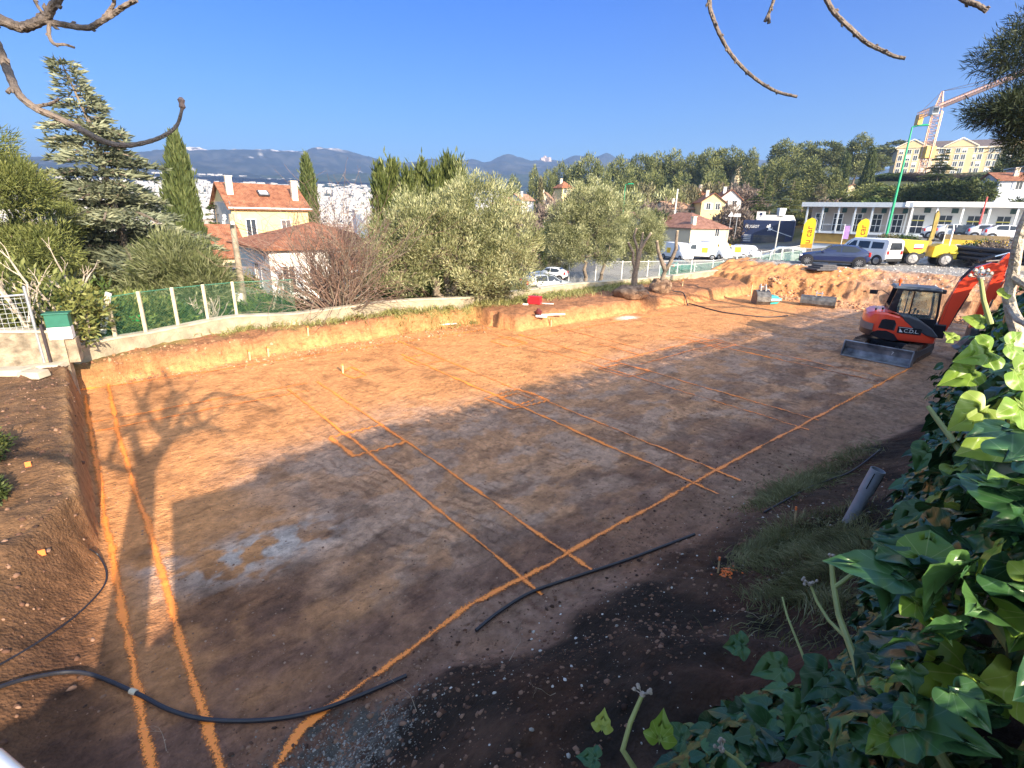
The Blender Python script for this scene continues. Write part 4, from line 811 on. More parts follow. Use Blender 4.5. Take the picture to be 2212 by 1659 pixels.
b, h = base(370, 24.5, 492); round_tree('feathery_pine', b, h, [(0, 0, h * .70, 1.3, 1.2, h * .22), (-.9, 0, h * .5, 1.1, 1.0, h * .22), (.9, 0, h * .52, 1.0, 1.0, h * .24), (0, -.2, h * .38, 1.3, 1.0, h * .16)], 400, 'rounded feathery pine with a pale trunk standing behind the green fence', 56, leafmat('feathery_needles', (.05, .065, .02), (.15, .17, .07), (.30, .31, .17)), Ln=.34, Wd=.035, rc=.4, nl=46, up=.75, tm=barkp)
# tall evergreen mass behind the big olive
rg0 = random.Random(3)
for k, (px, top) in enumerate([(830, 372), (858, 362), (885, 380), (912, 366), (940, 372), (968, 352), (992, 362)]):
    b, h = base(px, 33 + (k % 2), top); cypress(b, h, 1.0, 'upright bright green conifer in the row behind the big olive, %s' % ['leftmost', 'second from the left, tall', 'third from the left, low', 'in the middle', 'fifth from the left, low', 'tallest, sixth from the left', 'rightmost'][k], 60 + k, m_=leafmat('bright_conifer', (.035, .05, .012), (.09, .115, .03), (.17, .19, .06)), group='upright conifers behind the big olive', n=620, name='upright_conifer')
# garden shrubs beyond the wall
def shrub(px, py, d, r, h, label, seed, m_=shrubm, name='garden_shrub', z=None, n=130):
    p = D(px, py, d); z0 = hz(p.x, p.y) if z is None else z; return round_tree(name, Vector((p.x, p.y, z0)), h, [(0, 0, h * .55, r, r * .8, h * .5), (-r * .5, 0, h * .4, r * .7, r * .6, h * .4), (r * .5, 0, h * .45, r * .65, r * .6, h * .42)], n, label, seed, m_, Ln=.2, Wd=.07, rc=.35, nl=30, trunk=False, cat='shrub')
shrub(520, 560, 41, 2.4, 2.2, 'flat-topped green hedge bush in front of the yellow house', 70, m_=pineb, n=260)
shrub(180, 640, 20.5, 1.6, 1.9, 'dark green garden bush behind the left end of the green fence', 71)
shrub(265, 655, 21, 1.5, 1.6, 'bright green garden bush behind the green fence, near the cut pole', 72, m_=pineb)
shrub(330, 655, 22.5, 1.4, 1.4, 'dark bush behind the fence, below the feathery pine', 73)
shrub(430, 640, 24, 1.5, 1.3, 'green bush behind the fence, left of the utility pole', 74)
shrub(560, 640, 25, 1.8, 1.2, 'dark green bush under the wooden tripod', 75)
shrub(610, 645, 24, 1.6, 1.3, 'dark green bush between the tripod and the bare shrub', 76)
shrub(820, 650, 26.5, 1.8, 1.2, 'very dark leafy bush under the left side of the big olive', 77, m_=pine)
shrub(70, 650, 18.5, 1.5, 2.2, 'yellowish bush behind the gate at the left edge', 78, m_=pineb)
shrub(1030, 640, 24.5, 1.3, 1.2, 'dry tan bush at the right foot of the big olive', 79, m_=drab)
for (px, py, r_, h_, lab, sd) in [(-30, 1000, .30, .55, 'dark leafy bush on the left bank, cut by the left edge of the photo', 80), (-25, 1085, .18, .3, 'low dark bush on the left bank below the larger one', 81)]:
    round_tree('garden_shrub', onG(px, py, .9), h_, [(0, 0, h_ * .5, r_, r_, h_ * .5), (-r_ * .6, 0, h_ * .4, r_ * .7, r_ * .6, h_ * .4)], 90, lab, sd, pine, Ln=.07, Wd=.03, rc=.11, nl=30, trunk=False, cat='shrub')
# pale bare stems at the left
rg = np.random.default_rng(33)
for k, (px, py, d, h, lab) in enumerate([(88, 690, 17.2, 3.1, 'thick pale leaning bare stem rising behind the mailbox'), (120, 690, 18, 2.4, 'thin pale bare stem, second behind the mailbox'), (150, 690, 18.3, 2.9, 'slim pale bare stem between the mailbox and the first fence post'), (172, 700, 18.2, 2.3, 'short pale bare sapling just left of the first fence post')]):
    b = at(px, py, d); t = thing('bare_sapling', lab, 'sapling', b, 0, 'pale bare saplings behind the fence'); mb = MB(); dd = (-.45 + .12 * k, .1, 1.0); twigs(mb, (0, 0, -.3), dd, h * .55, .065, 4, rg, .33, .04, .62, (2, 3), .07, 6); mb.build('stem', barkp, t)
# cut bare bush behind the fence
b = at(452, 650, 23); t = thing('pollarded_bush', 'small pale pruned bush with stubby twigs behind the fence near the utility pole', 'shrub', b); mb = MB()
for k in range(16): a = rg.uniform(0, 6.28); twigs(mb, (0, 0, 0), (math.cos(a) * .5, math.sin(a) * .3, 1), .8, .04, 2, rg, .4, .03, .7, (2, 3), .1, 5)
mb.build('stems', barkp, t)
# ------------------------------------------------------------------ buildings
roof1 = tilemat('clay_tiles', (.30, .095, .042)); roof2 = tilemat('pale_clay_tiles', (.38, .18, .10)); roof3 = tilemat('brown_tiles', (.13, .085, .075), .2)
yel = mat('yellow_render', (.64, .50, .25), .85, .07, 1.2, .15); whi = mat('white_render', (.62, .61, .60), .8, .05, 1.2, .1); cream = mat('cream_render', (.56, .48, .34), .85, .07, .8, .1); grey = mat('grey_render', (.40, .38, .36), .85, .12, 1.5)
glass = mat('window_glass', (.035, .045, .06), .12, .2, .8, spec=.7); frame_m = mat('window_frame', (.75, .75, .74), .5, .04); shut = mat('shutter_paint', (.42, .47, .55), .6, .08); shutd = mat('dark_shutter', (.09, .075, .085), .6, .1); trimm = mat('stucco_trim', (.66, .58, .45), .8, .1)
def yawof(d): return math.atan2(d[1], d[0])
def corner(px, d, z=None): p = D(px, 500, d); return Vector((p.x, p.y, hz(p.x, p.y) if z is None else z))
def span_to(P, az, px2):
    """length along azimuth az (degrees clockwise from the view axis) from P until the photo column px2"""
    dx, dy = math.sin(R(az)), math.cos(R(az)); lo, hi = .5, 400.0
    def col(L_):
        q = np.array([P.x + dx * L_, P.y + dy * L_, 0.0]); c = CM.T @ q; return 1106 + c[0] / -c[2] * FPX if -c[2] > 1 else 1e6
    for _ in range(50):
        m_ = (lo + hi) / 2
        if col(m_) < px2: lo = m_
        else: hi = m_
    return lo
def window(t, W_, D_, face, u, z, w, h, style='plain', fm=None):
    """frame with a pane (sub-part); u runs along the face"""
    if face == 'f': c, rz = (u, 0), 0
    elif face == 'b': c, rz = (u, D_), math.pi
    elif face == 'l': c, rz = (0, u), -math.pi / 2
    else: c, rz = (W_, u), math.pi / 2
    M_ = Matrix.Translation((c[0], c[1], z)) @ Matrix.Rotation(rz, 4, 'Z'); mb = MB(); mb.T = M_; b = .07
    for q in (((0, -.03, h / 2 + b / 2), (w + 2 * b, .09, b)), ((0, -.05, -h / 2 - b / 2), (w + 3 * b, .14, b)), ((-w / 2 - b / 2, -.03, 0), (b, .09, h)), ((w / 2 + b / 2, -.03, 0), (b, .09, h)), ((0, -.03, 0), (.05, .05, h))): mb.box(*q)
    f = mb.build('window', fm or frame_m, t)
    mb = MB(); mb.T = M_; mb.box((0, -.012, 0), (w, .016, h)); mb.build('pane', glass, f)
    if style == 'shut':
        for s in (-1, 1): mb = MB(); mb.T = M_; mb.box((s * (w / 2 + b + w * .27), -.045, 0), (w * .5, .05, h)); mb.build('shutter', shut, t)
    if style == 'closed': mb = MB(); mb.T = M_; mb.box((0, -.035, 0), (w * .98, .03, h * .98)); mb.build('shutter', shutd, t)
    return f
def roofmesh(W_, D_, z, rise, ov, kind, axis='x'):
    mb = MB(); x0, x1, y0, y1 = -ov, W_ + ov, -ov, D_ + ov; th = .12
    if kind == 'flat': mb.box((W_ / 2, D_ / 2, z + .12), (W_ + 2 * ov, D_ + 2 * ov, .24)); return mb
    if kind == 'shed': pts = [(x0, y0, z - rise * ov / D_), (x1, y0, z - rise * ov / D_), (x1, y1, z + rise), (x0, y1, z + rise)]; fs = [(0, 1, 2, 3)]
    elif kind == 'gable':
        if axis == 'x': m_ = D_ / 2; pts = [(x0, y0, z - rise * ov / m_), (x1, y0, z - rise * ov / m_), (x1, m_, z + rise), (x0, m_, z + rise), (x1, y1, z - rise * ov / m_), (x0, y1, z - rise * ov / m_)]; fs = [(0, 1, 2, 3), (3, 2, 4, 5)]
        else: m_ = W_ / 2; e = z - rise * ov / m_; pts = [(x0, y0, e), (m_, y0, z + rise), (m_, y1, z + rise), (x0, y1, e), (x1, y0, e), (x1, y1, e)]; fs = [(0, 1, 2, 3), (1, 4, 5, 2)]
    else:
        i = min(W_, D_) / 2
        if W_ >= D_: a, b = (i, D_ / 2), (W_ - i, D_ / 2)
        else: a, b = (W_ / 2, i), (W_ / 2, D_ - i)
        e = z - rise * ov / i; pts = [(x0, y0, e), (x1, y0, e), (x1, y1, e), (x0, y1, e), (a[0], a[1], z + rise), (b[0], b[1], z + rise)]
        fs = [(0, 1, 5, 4), (2, 3, 4, 5), (1, 2, 5), (3, 0, 4)] if W_ >= D_ else [(0, 1, 4), (1, 2, 5, 4), (2, 3, 5), (3, 0, 4, 5)]
    n = len(pts); vs = pts + [(p[0], p[1], p[2] - th) for p in pts]; allf = list(fs) + [tuple(n + k for k in reversed(f)) for f in fs]
    from collections import Counter
    ed = Counter()
    for f in fs:
        for k in range(len(f)): ed[tuple(sorted((f[k], f[(k + 1) % len(f)])))] += 1
    for (a, b), c_ in ed.items():
        if c_ == 1: allf.append((a, b, n + b, n + a))
    mb.add(vs, allf); return mb
def house(name, label, P, yaw, W_, D_, H_, roof='gable', rise=1.6, ov=.35, wm=None, rm=None, wins=(), chim=(), axis='x', group=None, cat='house', base=3.0, t=None, off=(0, 0, 0)):
    if t is None: t = thing(name, label, cat, P, yaw, group)
    mb = MB(); mb.T = Matrix.Translation(off)
    z1 = H_
    if roof == 'gable':
        if axis == 'x': poly = [(0, -base), (D_, -base), (D_, z1 - .02), (D_ / 2, z1 + rise - .1), (0, z1 - .02)]; mb.prism(poly, 0, W_, 'x')
        else: poly = [(0, -base), (W_, -base), (W_, z1 - .02), (W_ / 2, z1 + rise - .1), (0, z1 - .02)]; mb.prism(poly, 0, D_, 'y')
    elif roof == 'shed': mb.prism([(0, -base), (D_, -base), (D_, z1 + rise - .1), (0, z1 - .08)], 0, W_, 'x')
    else: mb.box((W_ / 2, D_ / 2, (z1 - .06 - base) / 2), (W_, D_, z1 - .06 + base))
    mb.build('wall', wm or whi, t)
    rf = roofmesh(W_, D_, H_, rise, ov, roof, axis); rf.v = [tuple(Vector(v) + Vector(off)) for v in rf.v]; r_ = rf.build('roof', rm or roof1, t)
    for (x, y, w, h, zt) in chim: mb = MB(); mb.T = Matrix.Translation(off); mb.box((x, y, zt - h / 2), (w, w * .8, h)); mb.box((x, y, zt + .04), (w * 1.25, w, .08)); mb.build('chimney', trimm if wm is not whi else whi, r_)
    for wdw in wins:
        f = window(t, W_, D_, *wdw)
        if off != (0, 0, 0):
            f.location = off
    return t
YA = AZ_A
# yellow two-storey house
P = corner(506, 56, -3.2); Lw = span_to(P, 50, 664)
t = house('yellow_house', 'pale yellow two-storey house with an orange tiled gable roof and a skylight', P, YA, Lw, 7.5, 8.0, 'gable', 2.15, .35, yel, roof1, [('f', Lw * .22, 6.0, .8, 1.7, 'plain'), ('f', Lw * .68, 5.9, .8, 1.8, 'closed'), ('f', Lw * .3, 2.3, .9, 1.9, 'shut'), ('l', 3.5, 6, .8, 1.4, 'plain')], [(.5, 1.9, .55, 1.6, 10.6), (Lw - .7, 1.3, .55, 1.8, 10.4)])
mb = MB(); sl = math.atan2(2.15, 3.75); mb.T = Matrix.Translation((Lw * .5, 1.9, 9.17)) @ Matrix.Rotation(sl, 4, 'X'); mb.box((0, 0, .1), (1.0, .9, .12)); sk = mb.build('skylight', mat('dark_frame', (.05, .05, .055), .4), t); mb = MB(); mb.T = Matrix.Translation((Lw * .5, 1.9, 9.17)) @ Matrix.Rotation(sl, 4, 'X'); mb.box((0, 0, .17), (.75, .65, .02)); mb.build('skylight_pane', mat('bright_glass', (.6, .65, .7), .1), sk)
mb = MB(); mb.tube([(-.3, -.42, 7.85), (Lw + .3, -.42, 7.85)], .07, 6); mb.build('gutter', frame_m, t)
mb = MB(); mb.box((-.012, 3.75, 6.8), (.02, 7.3, 3.2)); mb.build('gable_shade', grey, t)  # thin grey sheet that paints the left gable in its shaded tone
P = corner(458, 50, -3.0); Lw = span_to(P, 50, 518)
t = house('annex', 'low annex with a weathered orange tiled roof left of the yellow house', P, YA, Lw, 6.5, 4.0, 'gable', 2.3, .3, cream, roof1, [('f', Lw * .4, 2.2, .8, 1.2, 'closed')], [])
# white house
P = corner(574, 37, -2.0); mainL = span_to(P, 50, 850)
t = house('white_house', 'white single-storey house with tiled porch roof, orange pillars and a tall white chimney', P, YA, mainL, 8.5, 4.45, 'hip', 1.35, .45, whi, roof1,
          [('f', 1.1, 2.3, .75, 1.7, 'shut'), ('f', 2.9, 2.3, .75, 1.7, 'closed'), ('l', 3, 2.4, .9, 1.5, 'shut'), ('f', mainL * .45, 1.8, 1.2, 1.4, 'plain'), ('f', mainL * .65, 1.8, 1.2, 1.4, 'plain')], [(mainL * .80, 2.0, .7, 1.9, 6.7)])
pr = MB(); x0, x1 = 3.9, mainL + 3.0
pr.add([(x0, -3.3, 3.05), (x1, -3.3, 3.05), (x1, -.02, 3.95), (x0, -.02, 3.95), (x0, -3.3, 2.93), (x1, -3.3, 2.93), (x1, -.02, 3.83), (x0, -.02, 3.83)], [(0, 1, 2, 3), (7, 6, 5, 4), (0, 1, 5, 4), (1, 2, 6, 5), (3, 0, 4, 7)]); pr.build('porch_roof', roof1, t)
opil = mat('orange_pillar', (.55, .22, .09), .8, .2)
for k in range(4): mb = MB(); xx = x0 + .4 + k * (x1 - x0 - .8) / 3; mb.box((xx, -3.0, .9), (.38, .38, 4.0)); mb.build('pillar', opil, t, bevel=.02)
mb = MB(); mb.box(((x0 + x1) / 2, -3.32, 3.0), (x1 - x0, .04, .16)); mb.build('fascia', frame_m, t)
mb = MB(); mb.box((x0 + 1.5 + (x1 - x0) / 2, -1.2, 1.2), (.2, 2.4, 3.4)); mb.build('porch_wall', grey, t)
mb = MB(); mb.lathe([(.5, 0), (.45, .08), (.1, .14)], (mainL * .78, 1.0, 5.3), 14, axis='y'); mb.build('satellite_dish', wh, t)
house(None, None, P, YA, 4.2, 6.0, 4.6, 'gable', 1.7, .3, whi, roof1, [('f', 2.1, 2.5, 1.0, 1.4, 'plain')], [], axis='y', t=t, off=(mainL + .2, -1.0, 0))
# garden trailer, white dustsheet van behind the olive
b = at(600, 580, 41); t = thing('trailer', 'small open trailer with timber parked in the yard by the white house', 'trailer', b, YA + .5)
mb = MB(); mb.box((0, 0, .85), (3.1, 1.4, .45)); mb.build('bed', grey, t, bevel=.03); mb = MB(); mb.box((0, 0, 1.18), (2.9, 1.2, .2)); mb.build('timber_load', wood, t)
for s in (-.75, .75): mb = MB(); mb.lathe([(.3, -.08), (.33, 0), (.3, .08)], (.6, s, .33), 16, axis='y'); mb.build('wheel', rub, t, smooth=True)
mb = MB(); mb.tube([(1.5, 0, .7), (2.6, 0, .6)], .05, 6); mb.build('drawbar', galv, t)
# utility pole
b = at(520, 600, 25.0); tpz = D(498, 470, 25.0).z; t = thing('utility_pole', 'weathered wooden utility pole with insulators and wires, in front of the yellow house', 'pole', b); lean = D(499, 462, 25.0) - b
mb = MB(); mb.tube([(0, 0, -.6), (lean.x * .5, lean.y * .5, lean.z * .5), (lean.x, lean.y, lean.z)], [.15, .13, .11], 10); mb.build('pole_shaft', mat('pole_timber', (.28, .24, .18), .85, .3, 4, .5), t, smooth=True)
mb = MB(); mb.box((lean.x, lean.y, lean.z - .35), (.14, .9, .12), rz=.5); mb.build('crossarm', galv, t)
for k in range(3): mb = MB(); mb.lathe([(.03, 0), (.07, .05), (.05, .12), (.08, .16), (.03, .24)], (lean.x - .1 + .12 * k, lean.y - .35 + .35 * k, lean.z - .25), 8); mb.build('insulator', wh, t)
mb = MB(); mb.box((lean.x * .25 - .1, -.15, lean.z * .25 + .2), (.3, .2, .36)); mb.build('meter_box', wh, t, bevel=.02)
q = corner(640, 48, 3.5) - b; 
for k in range(2): mb = MB(); mb.tube([tuple(Vector((lean.x, lean.y, lean.z - .3 - .2 * k)).lerp(q, s / 8) - Vector((0, 0, .5 * math.sin(math.pi * s / 8)))) for s in range(9)], .012, 4); mb.build('wire', dk, t)
b = at(612, 650, 23.6); t = thing('wooden_tripod', 'tripod of three pale poles standing behind the fence, left of the bare shrub', 'tripod', b)
for k, (x, y) in enumerate([(-.75, -.2), (.05, -.35), (.85, .15)]): mb = MB(); mb.tube([(x, y, -.3), (0, 0, 2.1)], .045, 7); mb.build('leg', postm, t)
mb = MB(); mb.lathe([(.08, 2.0), (.1, 2.08), (.06, 2.2)], n=8); mb.build('rope_knot', bark, t)
for (px, py, h, lab) in [(222, 650, 1.3, 'white plastic pole leaning in the garden behind the fence'),]:
    b = at(px, py, 19.5); mb = MB(); mb.box((0, 0, h / 2 + .35), (.16, .05, h), rot=Matrix.Rotation(.35, 3, 'Y')); tag(mb.build('white_plank', wh, loc=b), lab, 'plank')
mb = MB(); mb.lathe([(.14, 0), (.2, .3), (.21, .31), (.17, .28), (.1, .04)], n=12); tag(mb.build('bucket', mat('bright_green_plastic', (.02, .5, .12), .4), loc=G(276, 708, 1.1) + Vector((.1, .35, 0)), smooth=True), 'bright green plastic bucket behind the chain link fence', 'bucket')
# houses on the far slopes to the right
def hill_house(name, px, d, zw, w, dd, h, roof, rise, wm, rm, wins, chim, label, az=50, ov=.4, axis='x', base=4):
    p = D(px, 500, d); return house(name, label, Vector((p.x, p.y, zw)), R(90 - az), w, dd, h, roof, rise, ov, wm, rm, wins, chim, axis=axis, group='houses on the right-hand slope', base=base)
def zof(py, px, d): return D(px, py, d).z
z = zof(519, 1500, 92); hill_house('low_house', 1492, 92, z, 8.8, 12, zof(490, 1500, 92) - z, 'hip', 2.2, cream, tilemat('faded_tiles', (.26, .10, .06)), [('f', 6, 1.2, .9, 1.2, 'plain')], [(1.2, .8, .7, 1.6, 3.6)], 'low wide house with a hipped clay tile roof behind the white vans', az=62)
z = zof(521, 1440, 96); hill_house('low_house', 1421, 97, z, 6.3, 10, zof(484, 1440, 96) - z, 'shed', 1.9, grey, tilemat('faded_tiles', (.26, .10, .06)), [('f', 2.5, 1.4, 1.2, 1.1, 'plain')], [], 'shaded low building under the left end of the wide clay tile roof', az=62)
for (px, d, yb, ye, w, dd, rf_, ri, wm, rm, lab, az, ax2) in [
    (1508, 118, 462, 434, 4.6, 7, 'gable', 1.6, yel, roof1, 'cream gabled house standing behind the wide clay tile roof', 95, 'y'),
    (1545, 125, 455, 428, 4.5, 7, 'gable', 1.8, whi, roof1, 'white gabled house beside the tall conifers, above the wide tile roof', 95, 'y'),
    (1506, 132, 450, 424, 5.0, 6, 'gable', 2.0, cream, roof1, 'small house with a steep red roof, highest of the group above the vans', 60, 'x'),
    (1443, 118, 468, 448, 8.2, 6, 'gable', 1.3, grey, roof2, 'long grey-walled house with a pale tile roof and an antenna mast', 60, 'x'),
    (1126, 150, 446, 431, 4.0, 7, 'gable', 1.6, whi, roof2, 'small white house with a pale orange roof left of the slim cypress', 55, 'x'),
    (1160, 152, 446, 428, 3.6, 7, 'gable', 1.7, cream, roof2, 'cream wing of the small house, right of the slim cypress', 100, 'y'),
    (1084, 130, 456, 438, 5.2, 6, 'hip', 1.6, cream, roof2, 'cream house corner showing at the right edge of the big olive', 60, 'x'),
    (1210, 140, 425, 402, 3.1, 3.4, 'hip', 1.3, yel, roof1, 'narrow yellow tower house with a red pyramid roof in front of the pines', 60, 'x'),
    (1570, 190, 376, 362, 7.5, 8, 'flat', 0, cream, cream, 'pale flat-roofed house high among the pines', 80, 'x'),
    (1795, 165, 432, 412, 6, 7, 'gable', 1.7, cream, roof2, 'cream house between the two tall cypresses', 100, 'y'),
    (1779, 190, 428, 410, 7, 7, 'gable', 1.6, cream, roof2, 'small pale house with an orange roof behind the twin cypresses', 60, 'x'),
    (2128, 118, 419, 388, 8.6, 8, 'gable', 1.3, mat('pale_blue_render', (.50, .54, .60), .8, .05), roof1, 'pale blue-white house with grey shutters at the right edge', 110, 'x'),
    (2175, 150, 392, 362, 9, 8, 'flat', 0, whi, whi, 'white modern flat-roofed house at the right edge under the pine branch', 110, 'x'),
    (1180, 175, 470, 458, 4, 6, 'gable', 1.2, whi, roof2, 'small low white house in the gap between the two olive groups', 60, 'x')]:
    z = zof(yb, px, d); H_ = zof(ye, px, d) - z
    hill_house('hill_house', px, d, z, w, dd, H_, rf_, ri, wm, rm, [('f', w * .3, H_ * .6, .8, 1.2, 'shut' if w > 4 else 'plain'), ('f', w * .7, H_ * .6, .8, 1.2, 'plain')], [(w * .3, 2, .6, 1.3, H_ + ri + .5)] if rf_ != 'flat' else [], lab, az, axis=ax2)
b = at(1457, 462, 112, None); b.z = zof(462, 1457, 112); mb = MB(); mb.tube([(0, 0, -6), (.1, 0, zof(408, 1460, 112) - b.z)], .12, 6); tag(mb.build('mast', frame_m, loc=b), 'thin white mast rising above the long grey house', 'mast')
# ------------------------------------------------------------------ apartment block on the hill
P = D(1922, 400, 262); P.z = zof(392, 1922, 262); L1 = span_to(P, 118, 2196); H_ = zof(322, 1922, 262) - P.z
yb = mat('apartment_render', (.56, .43, .25), .85, .05, .3)
t = thing('apartment_building', 'long pale yellow apartment building with pediments and dark roof on the hilltop', 'building', P, R(90 - 118)); mb = MB(); mb.box((L1 / 2, 7, H_ / 2 - 4), (L1, 14, H_ + 8)); mb.build('wall', yb, t)
r_ = roofmesh(L1, 14, H_, 3.0, .6, 'hip').build('roof', roof3, t)
mb = MB(); mb.box((L1 / 2, -.35, H_ - .25), (L1 + 1, .6, .5)); mb.build('cornice', mat('pale_cornice', (.72, .64, .5), .8), t)
for (u0, u1, pj) in [(0, L1 * .21, .5), (L1 * .36, L1 * .56, .5), (L1 * .80, L1, 1.0)]:
    mb = MB(); mb.box(((u0 + u1) / 2, -pj / 2 - .02, H_ / 2 - 4), (u1 - u0, pj, H_ + 7)); mb.build('projecting_bay', yb, t)
    mb = MB(); c_ = (u0 + u1) / 2; hw = (u1 - u0) / 2 + .8; mb.prism([(c_ - hw, H_), (c_ + hw, H_), (c_, H_ + 2.6)], -pj - .4, 5, 'y'); mb.build('pediment', yb, t)
    mb = MB(); mb.prism([(c_ - hw - .3, H_), (c_, H_ + 2.85), (c_ + hw + .3, H_), (c_ + hw + .3, H_ + .35), (c_, H_ + 3.2), (c_ - hw - .3, H_ + .35)], -pj - .7, -pj - .39, 'y'); mb.build('pediment_trim', MT['pale_cornice'], t)
ncol = 17; nfl = 5
for i in range(ncol):
    for k in range(nfl):
        u = L1 * (i + .5) / ncol + .3 * math.sin(i * 3); zc = H_ * (k + .52) / nfl; inb = any(a <= u <= b_ for a, b_ in [(0, L1 * .21), (L1 * .36, L1 * .56)]); pj = 1.02 if u > L1 * .8 else (.52 if inb else 0); M_ = Matrix.Translation((u, -pj - .02, zc)); mb = MB(); mb.T = M_
        mb.box((0, -.02, .9), (1.5, .12, .12)); mb.box((0, -.02, -.9), (1.7, .2, .12)); mb.box((-.68, -.02, 0), (.14, .1, 1.7)); mb.box((.68, -.02, 0), (.14, .1, 1.7)); mb.box((0, -.02, 0), (.08, .08, 1.7)); f = mb.build('window', frame_m, t)
        mb = MB(); mb.T = M_; mb.box((0, -.01, 0), (1.2, .03, 1.68)); mb.build('pane', glass, f)
        if (i * 7 + k * 3) % 4 == 0: mb = MB(); mb.T = M_; mb.box((0, -.045, .35), (1.2, .03, .95)); mb.build('roller_blind', frame_m, f)
# ------------------------------------------------------------------ tower crane
bq = D(2003, 330, 225); bq.z = 12; ap = D(2033, 197, 225); t = thing('tower_crane', 'pale red lattice tower crane with a long jib standing before the apartment building', 'crane', bq)
cm_ = mat('faded_crane_paint', (.62, .40, .30), .6, .15, 2); cmy = mat('yellow_crane_paint', (.7, .42, .08), .5, .1)
def lattice(mb, p0, p1, w, n, r, tri=False, taper=1.0):
    p0 = Vector(p0); p1 = Vector(p1); d = (p1 - p0).normalized(); u = d.orthogonal().normalized() if abs(d.z) > .9 else Vector((0, 0, 1)).cross(d).normalized(); v = d.cross(u)
    cs = [(-1, -1), (1, -1), (1, 1), (-1, 1)] if not tri else [(-1, 0), (1, 0), (0, 1.5)]
    def pt(i, c): s = i / n; return p0.lerp(p1, s) + (u * c[0] + v * c[1]) * w / 2 * (1 + (taper - 1) * s)
    for c in cs: mb.tube([pt(0, c), pt(n, c)], r, 4)
    for i in range(n):
        for k in range(len(cs)): a, b = cs[k], cs[(k + 1) % len(cs)]; mb.tube([pt(i, a), pt(i + 1, b)], r * .6, 3, cap=False); mb.tube([pt(i, a), pt(i, b)], r * .6, 3, cap=False)
top_z = zof(240, 2020, 225) - bq.z
mb = MB(); lattice(mb, (0, 0, 0), (0, 0, top_z), 2.4, 18, .16); mb.build('mast', cm_, t)
mb = MB(); mb.box((0, 0, zof(322, 2003, 225) - bq.z - 1), (3, 3, 3.5)); mb.build('mast_collar', cmy, t, bevel=.1)
jz = top_z + .8; jd = D(2194, 179, 190) - D(2020, 236, 225); jd = Vector((jd.x, jd.y, 0)).normalized()
mb = MB(); lattice(mb, jd * 1.5 + Vector((0, 0, jz)), jd * 48 + Vector((0, 0, jz + 1.0)), 1.7, 34, .12, True, .8); mb.build('jib', cm_, t)
mb = MB(); lattice(mb, jd * -1 + Vector((0, 0, jz)), jd * -12 + Vector((0, 0, jz - .2)), 1.6, 8, .12); mb.build('counter_jib', cm_, t)
mb = MB(); lattice(mb, (0, 0, jz), (0, 0, ap.z - bq.z), 1.8, 7, .13, taper=.2); mb.build('apex', cm_, t)
c_ = jd * -11.5; mb = MB(); mb.box((c_.x, c_.y, jz - 1.6), (2.6, 1.4, 3.2), rz=math.atan2(jd.y, jd.x)); mb.build('counterweight', cmy, t, bevel=.05)
sd = Vector((-jd.y, jd.x, 0)) * -1.9; c_ = jd * 2.2 + sd; mb = MB(); mb.box((c_.x, c_.y, jz - 1.2), (2.4, 1.9, 2.3), rz=math.atan2(jd.y, jd.x)); cb = mb.build('cab', mat('cab_grey', (.55, .58, .6), .4), t, bevel=.2)
c_ = c_ + jd * 1.22; mb = MB(); mb.box((c_.x, c_.y, jz - 1.1), (.06, 1.5, 1.5), rz=math.atan2(jd.y, jd.x)); mb.build('cab_window', glass, cb)
for e in (jd * 30, jd * 46, jd * -11): mb = MB(); mb.tube([(0, 0, ap.z - bq.z), (e.x, e.y, jz + 1.0)], .07, 4); mb.build('tie_bar', cm_, t)
# ------------------------------------------------------------------ dealership with navy cladding
navy = mat('navy_cladding', (.012, .022, .075), .45, .15, 3); wl = mat('sign_white', (.8, .8, .82), .4, .03)
P = D(1603, 500, 106); P.z = zof(523, 1603, 106); L1 = span_to(P, 118, 1719); H_ = zof(475, 1603, 106) - P.z
t = thing('car_showroom', 'dark navy clad showroom with white lettering and emblem beside the yellow flag', 'building', P, R(90 - 118)); mb = MB(); mb.box((L1 / 2, 6, H_ / 2 - 1), (L1, 12, H_ + 2)); mb.build('wall', navy, t)
for k in range(9): mb = MB(); mb.box((L1 / 2, -.015, H_ * (.45 + .06 * k)), (L1, .03, .04)); mb.build('cladding_seam', mat('navy_seam', (.006, .012, .04), .5), t)
mb = MB(); mb.box((L1 * .55, -.04, H_ * .18), (L1 * .62, .06, H_ * .36)); mb.build('shopfront', glass, t)
text('lettering', 'PEUGEOT', H_ * .185, wl, t, TM((L1 * .19, -.07, H_ * .72), (1, 0, 0), (0, 0, 1)) @ Matrix.Diagonal((.29 * L1 / (4.6 * H_ * .185), 1, 1, 1)))
mb = MB(); s = H_ * .3; ox, oz = L1 * .52, H_ * .55
mb.prism([(ox + x * s, oz + z_ * s) for x, z_ in [(-.15, 0), (-.02, .22), (-.1, .45), (-.35, .5), (-.38, .6), (-.15, .6), (-.3, .8), (-.25, .85), (-.05, .72), (0, .95), (.2, 1.0), (.15, .85), (.25, .6), (.2, .35), (.42, .3), (.42, .5), (.5, .5), (.5, .2), (.25, .15), (.3, 0), (.2, 0), (.1, .18), (-.05, 0)]], -.1, -.03, 'y'); mb.build('emblem', wl, t)
for k in range(4): mb = MB(); mb.box((L1 * .12, -.05, H_ * (.33 - .085 * k)), (L1 * .15, .05, .16)); mb.build('notice_strip', mat('grey_strip', (.4, .43, .5), .5), t)
mb = MB(); mb.tube([(L1 * .55, -.1, H_ * .62), (L1 * .98, -.1, H_ * .32)], .05, 5); mb.build('banner_line', wl, t)
mb = MB(); mb.box((L1 * .62, 4, H_ + .5), (L1 * .75, 5, .9), taper=.85); mb.build('roof_vault', whi, t)
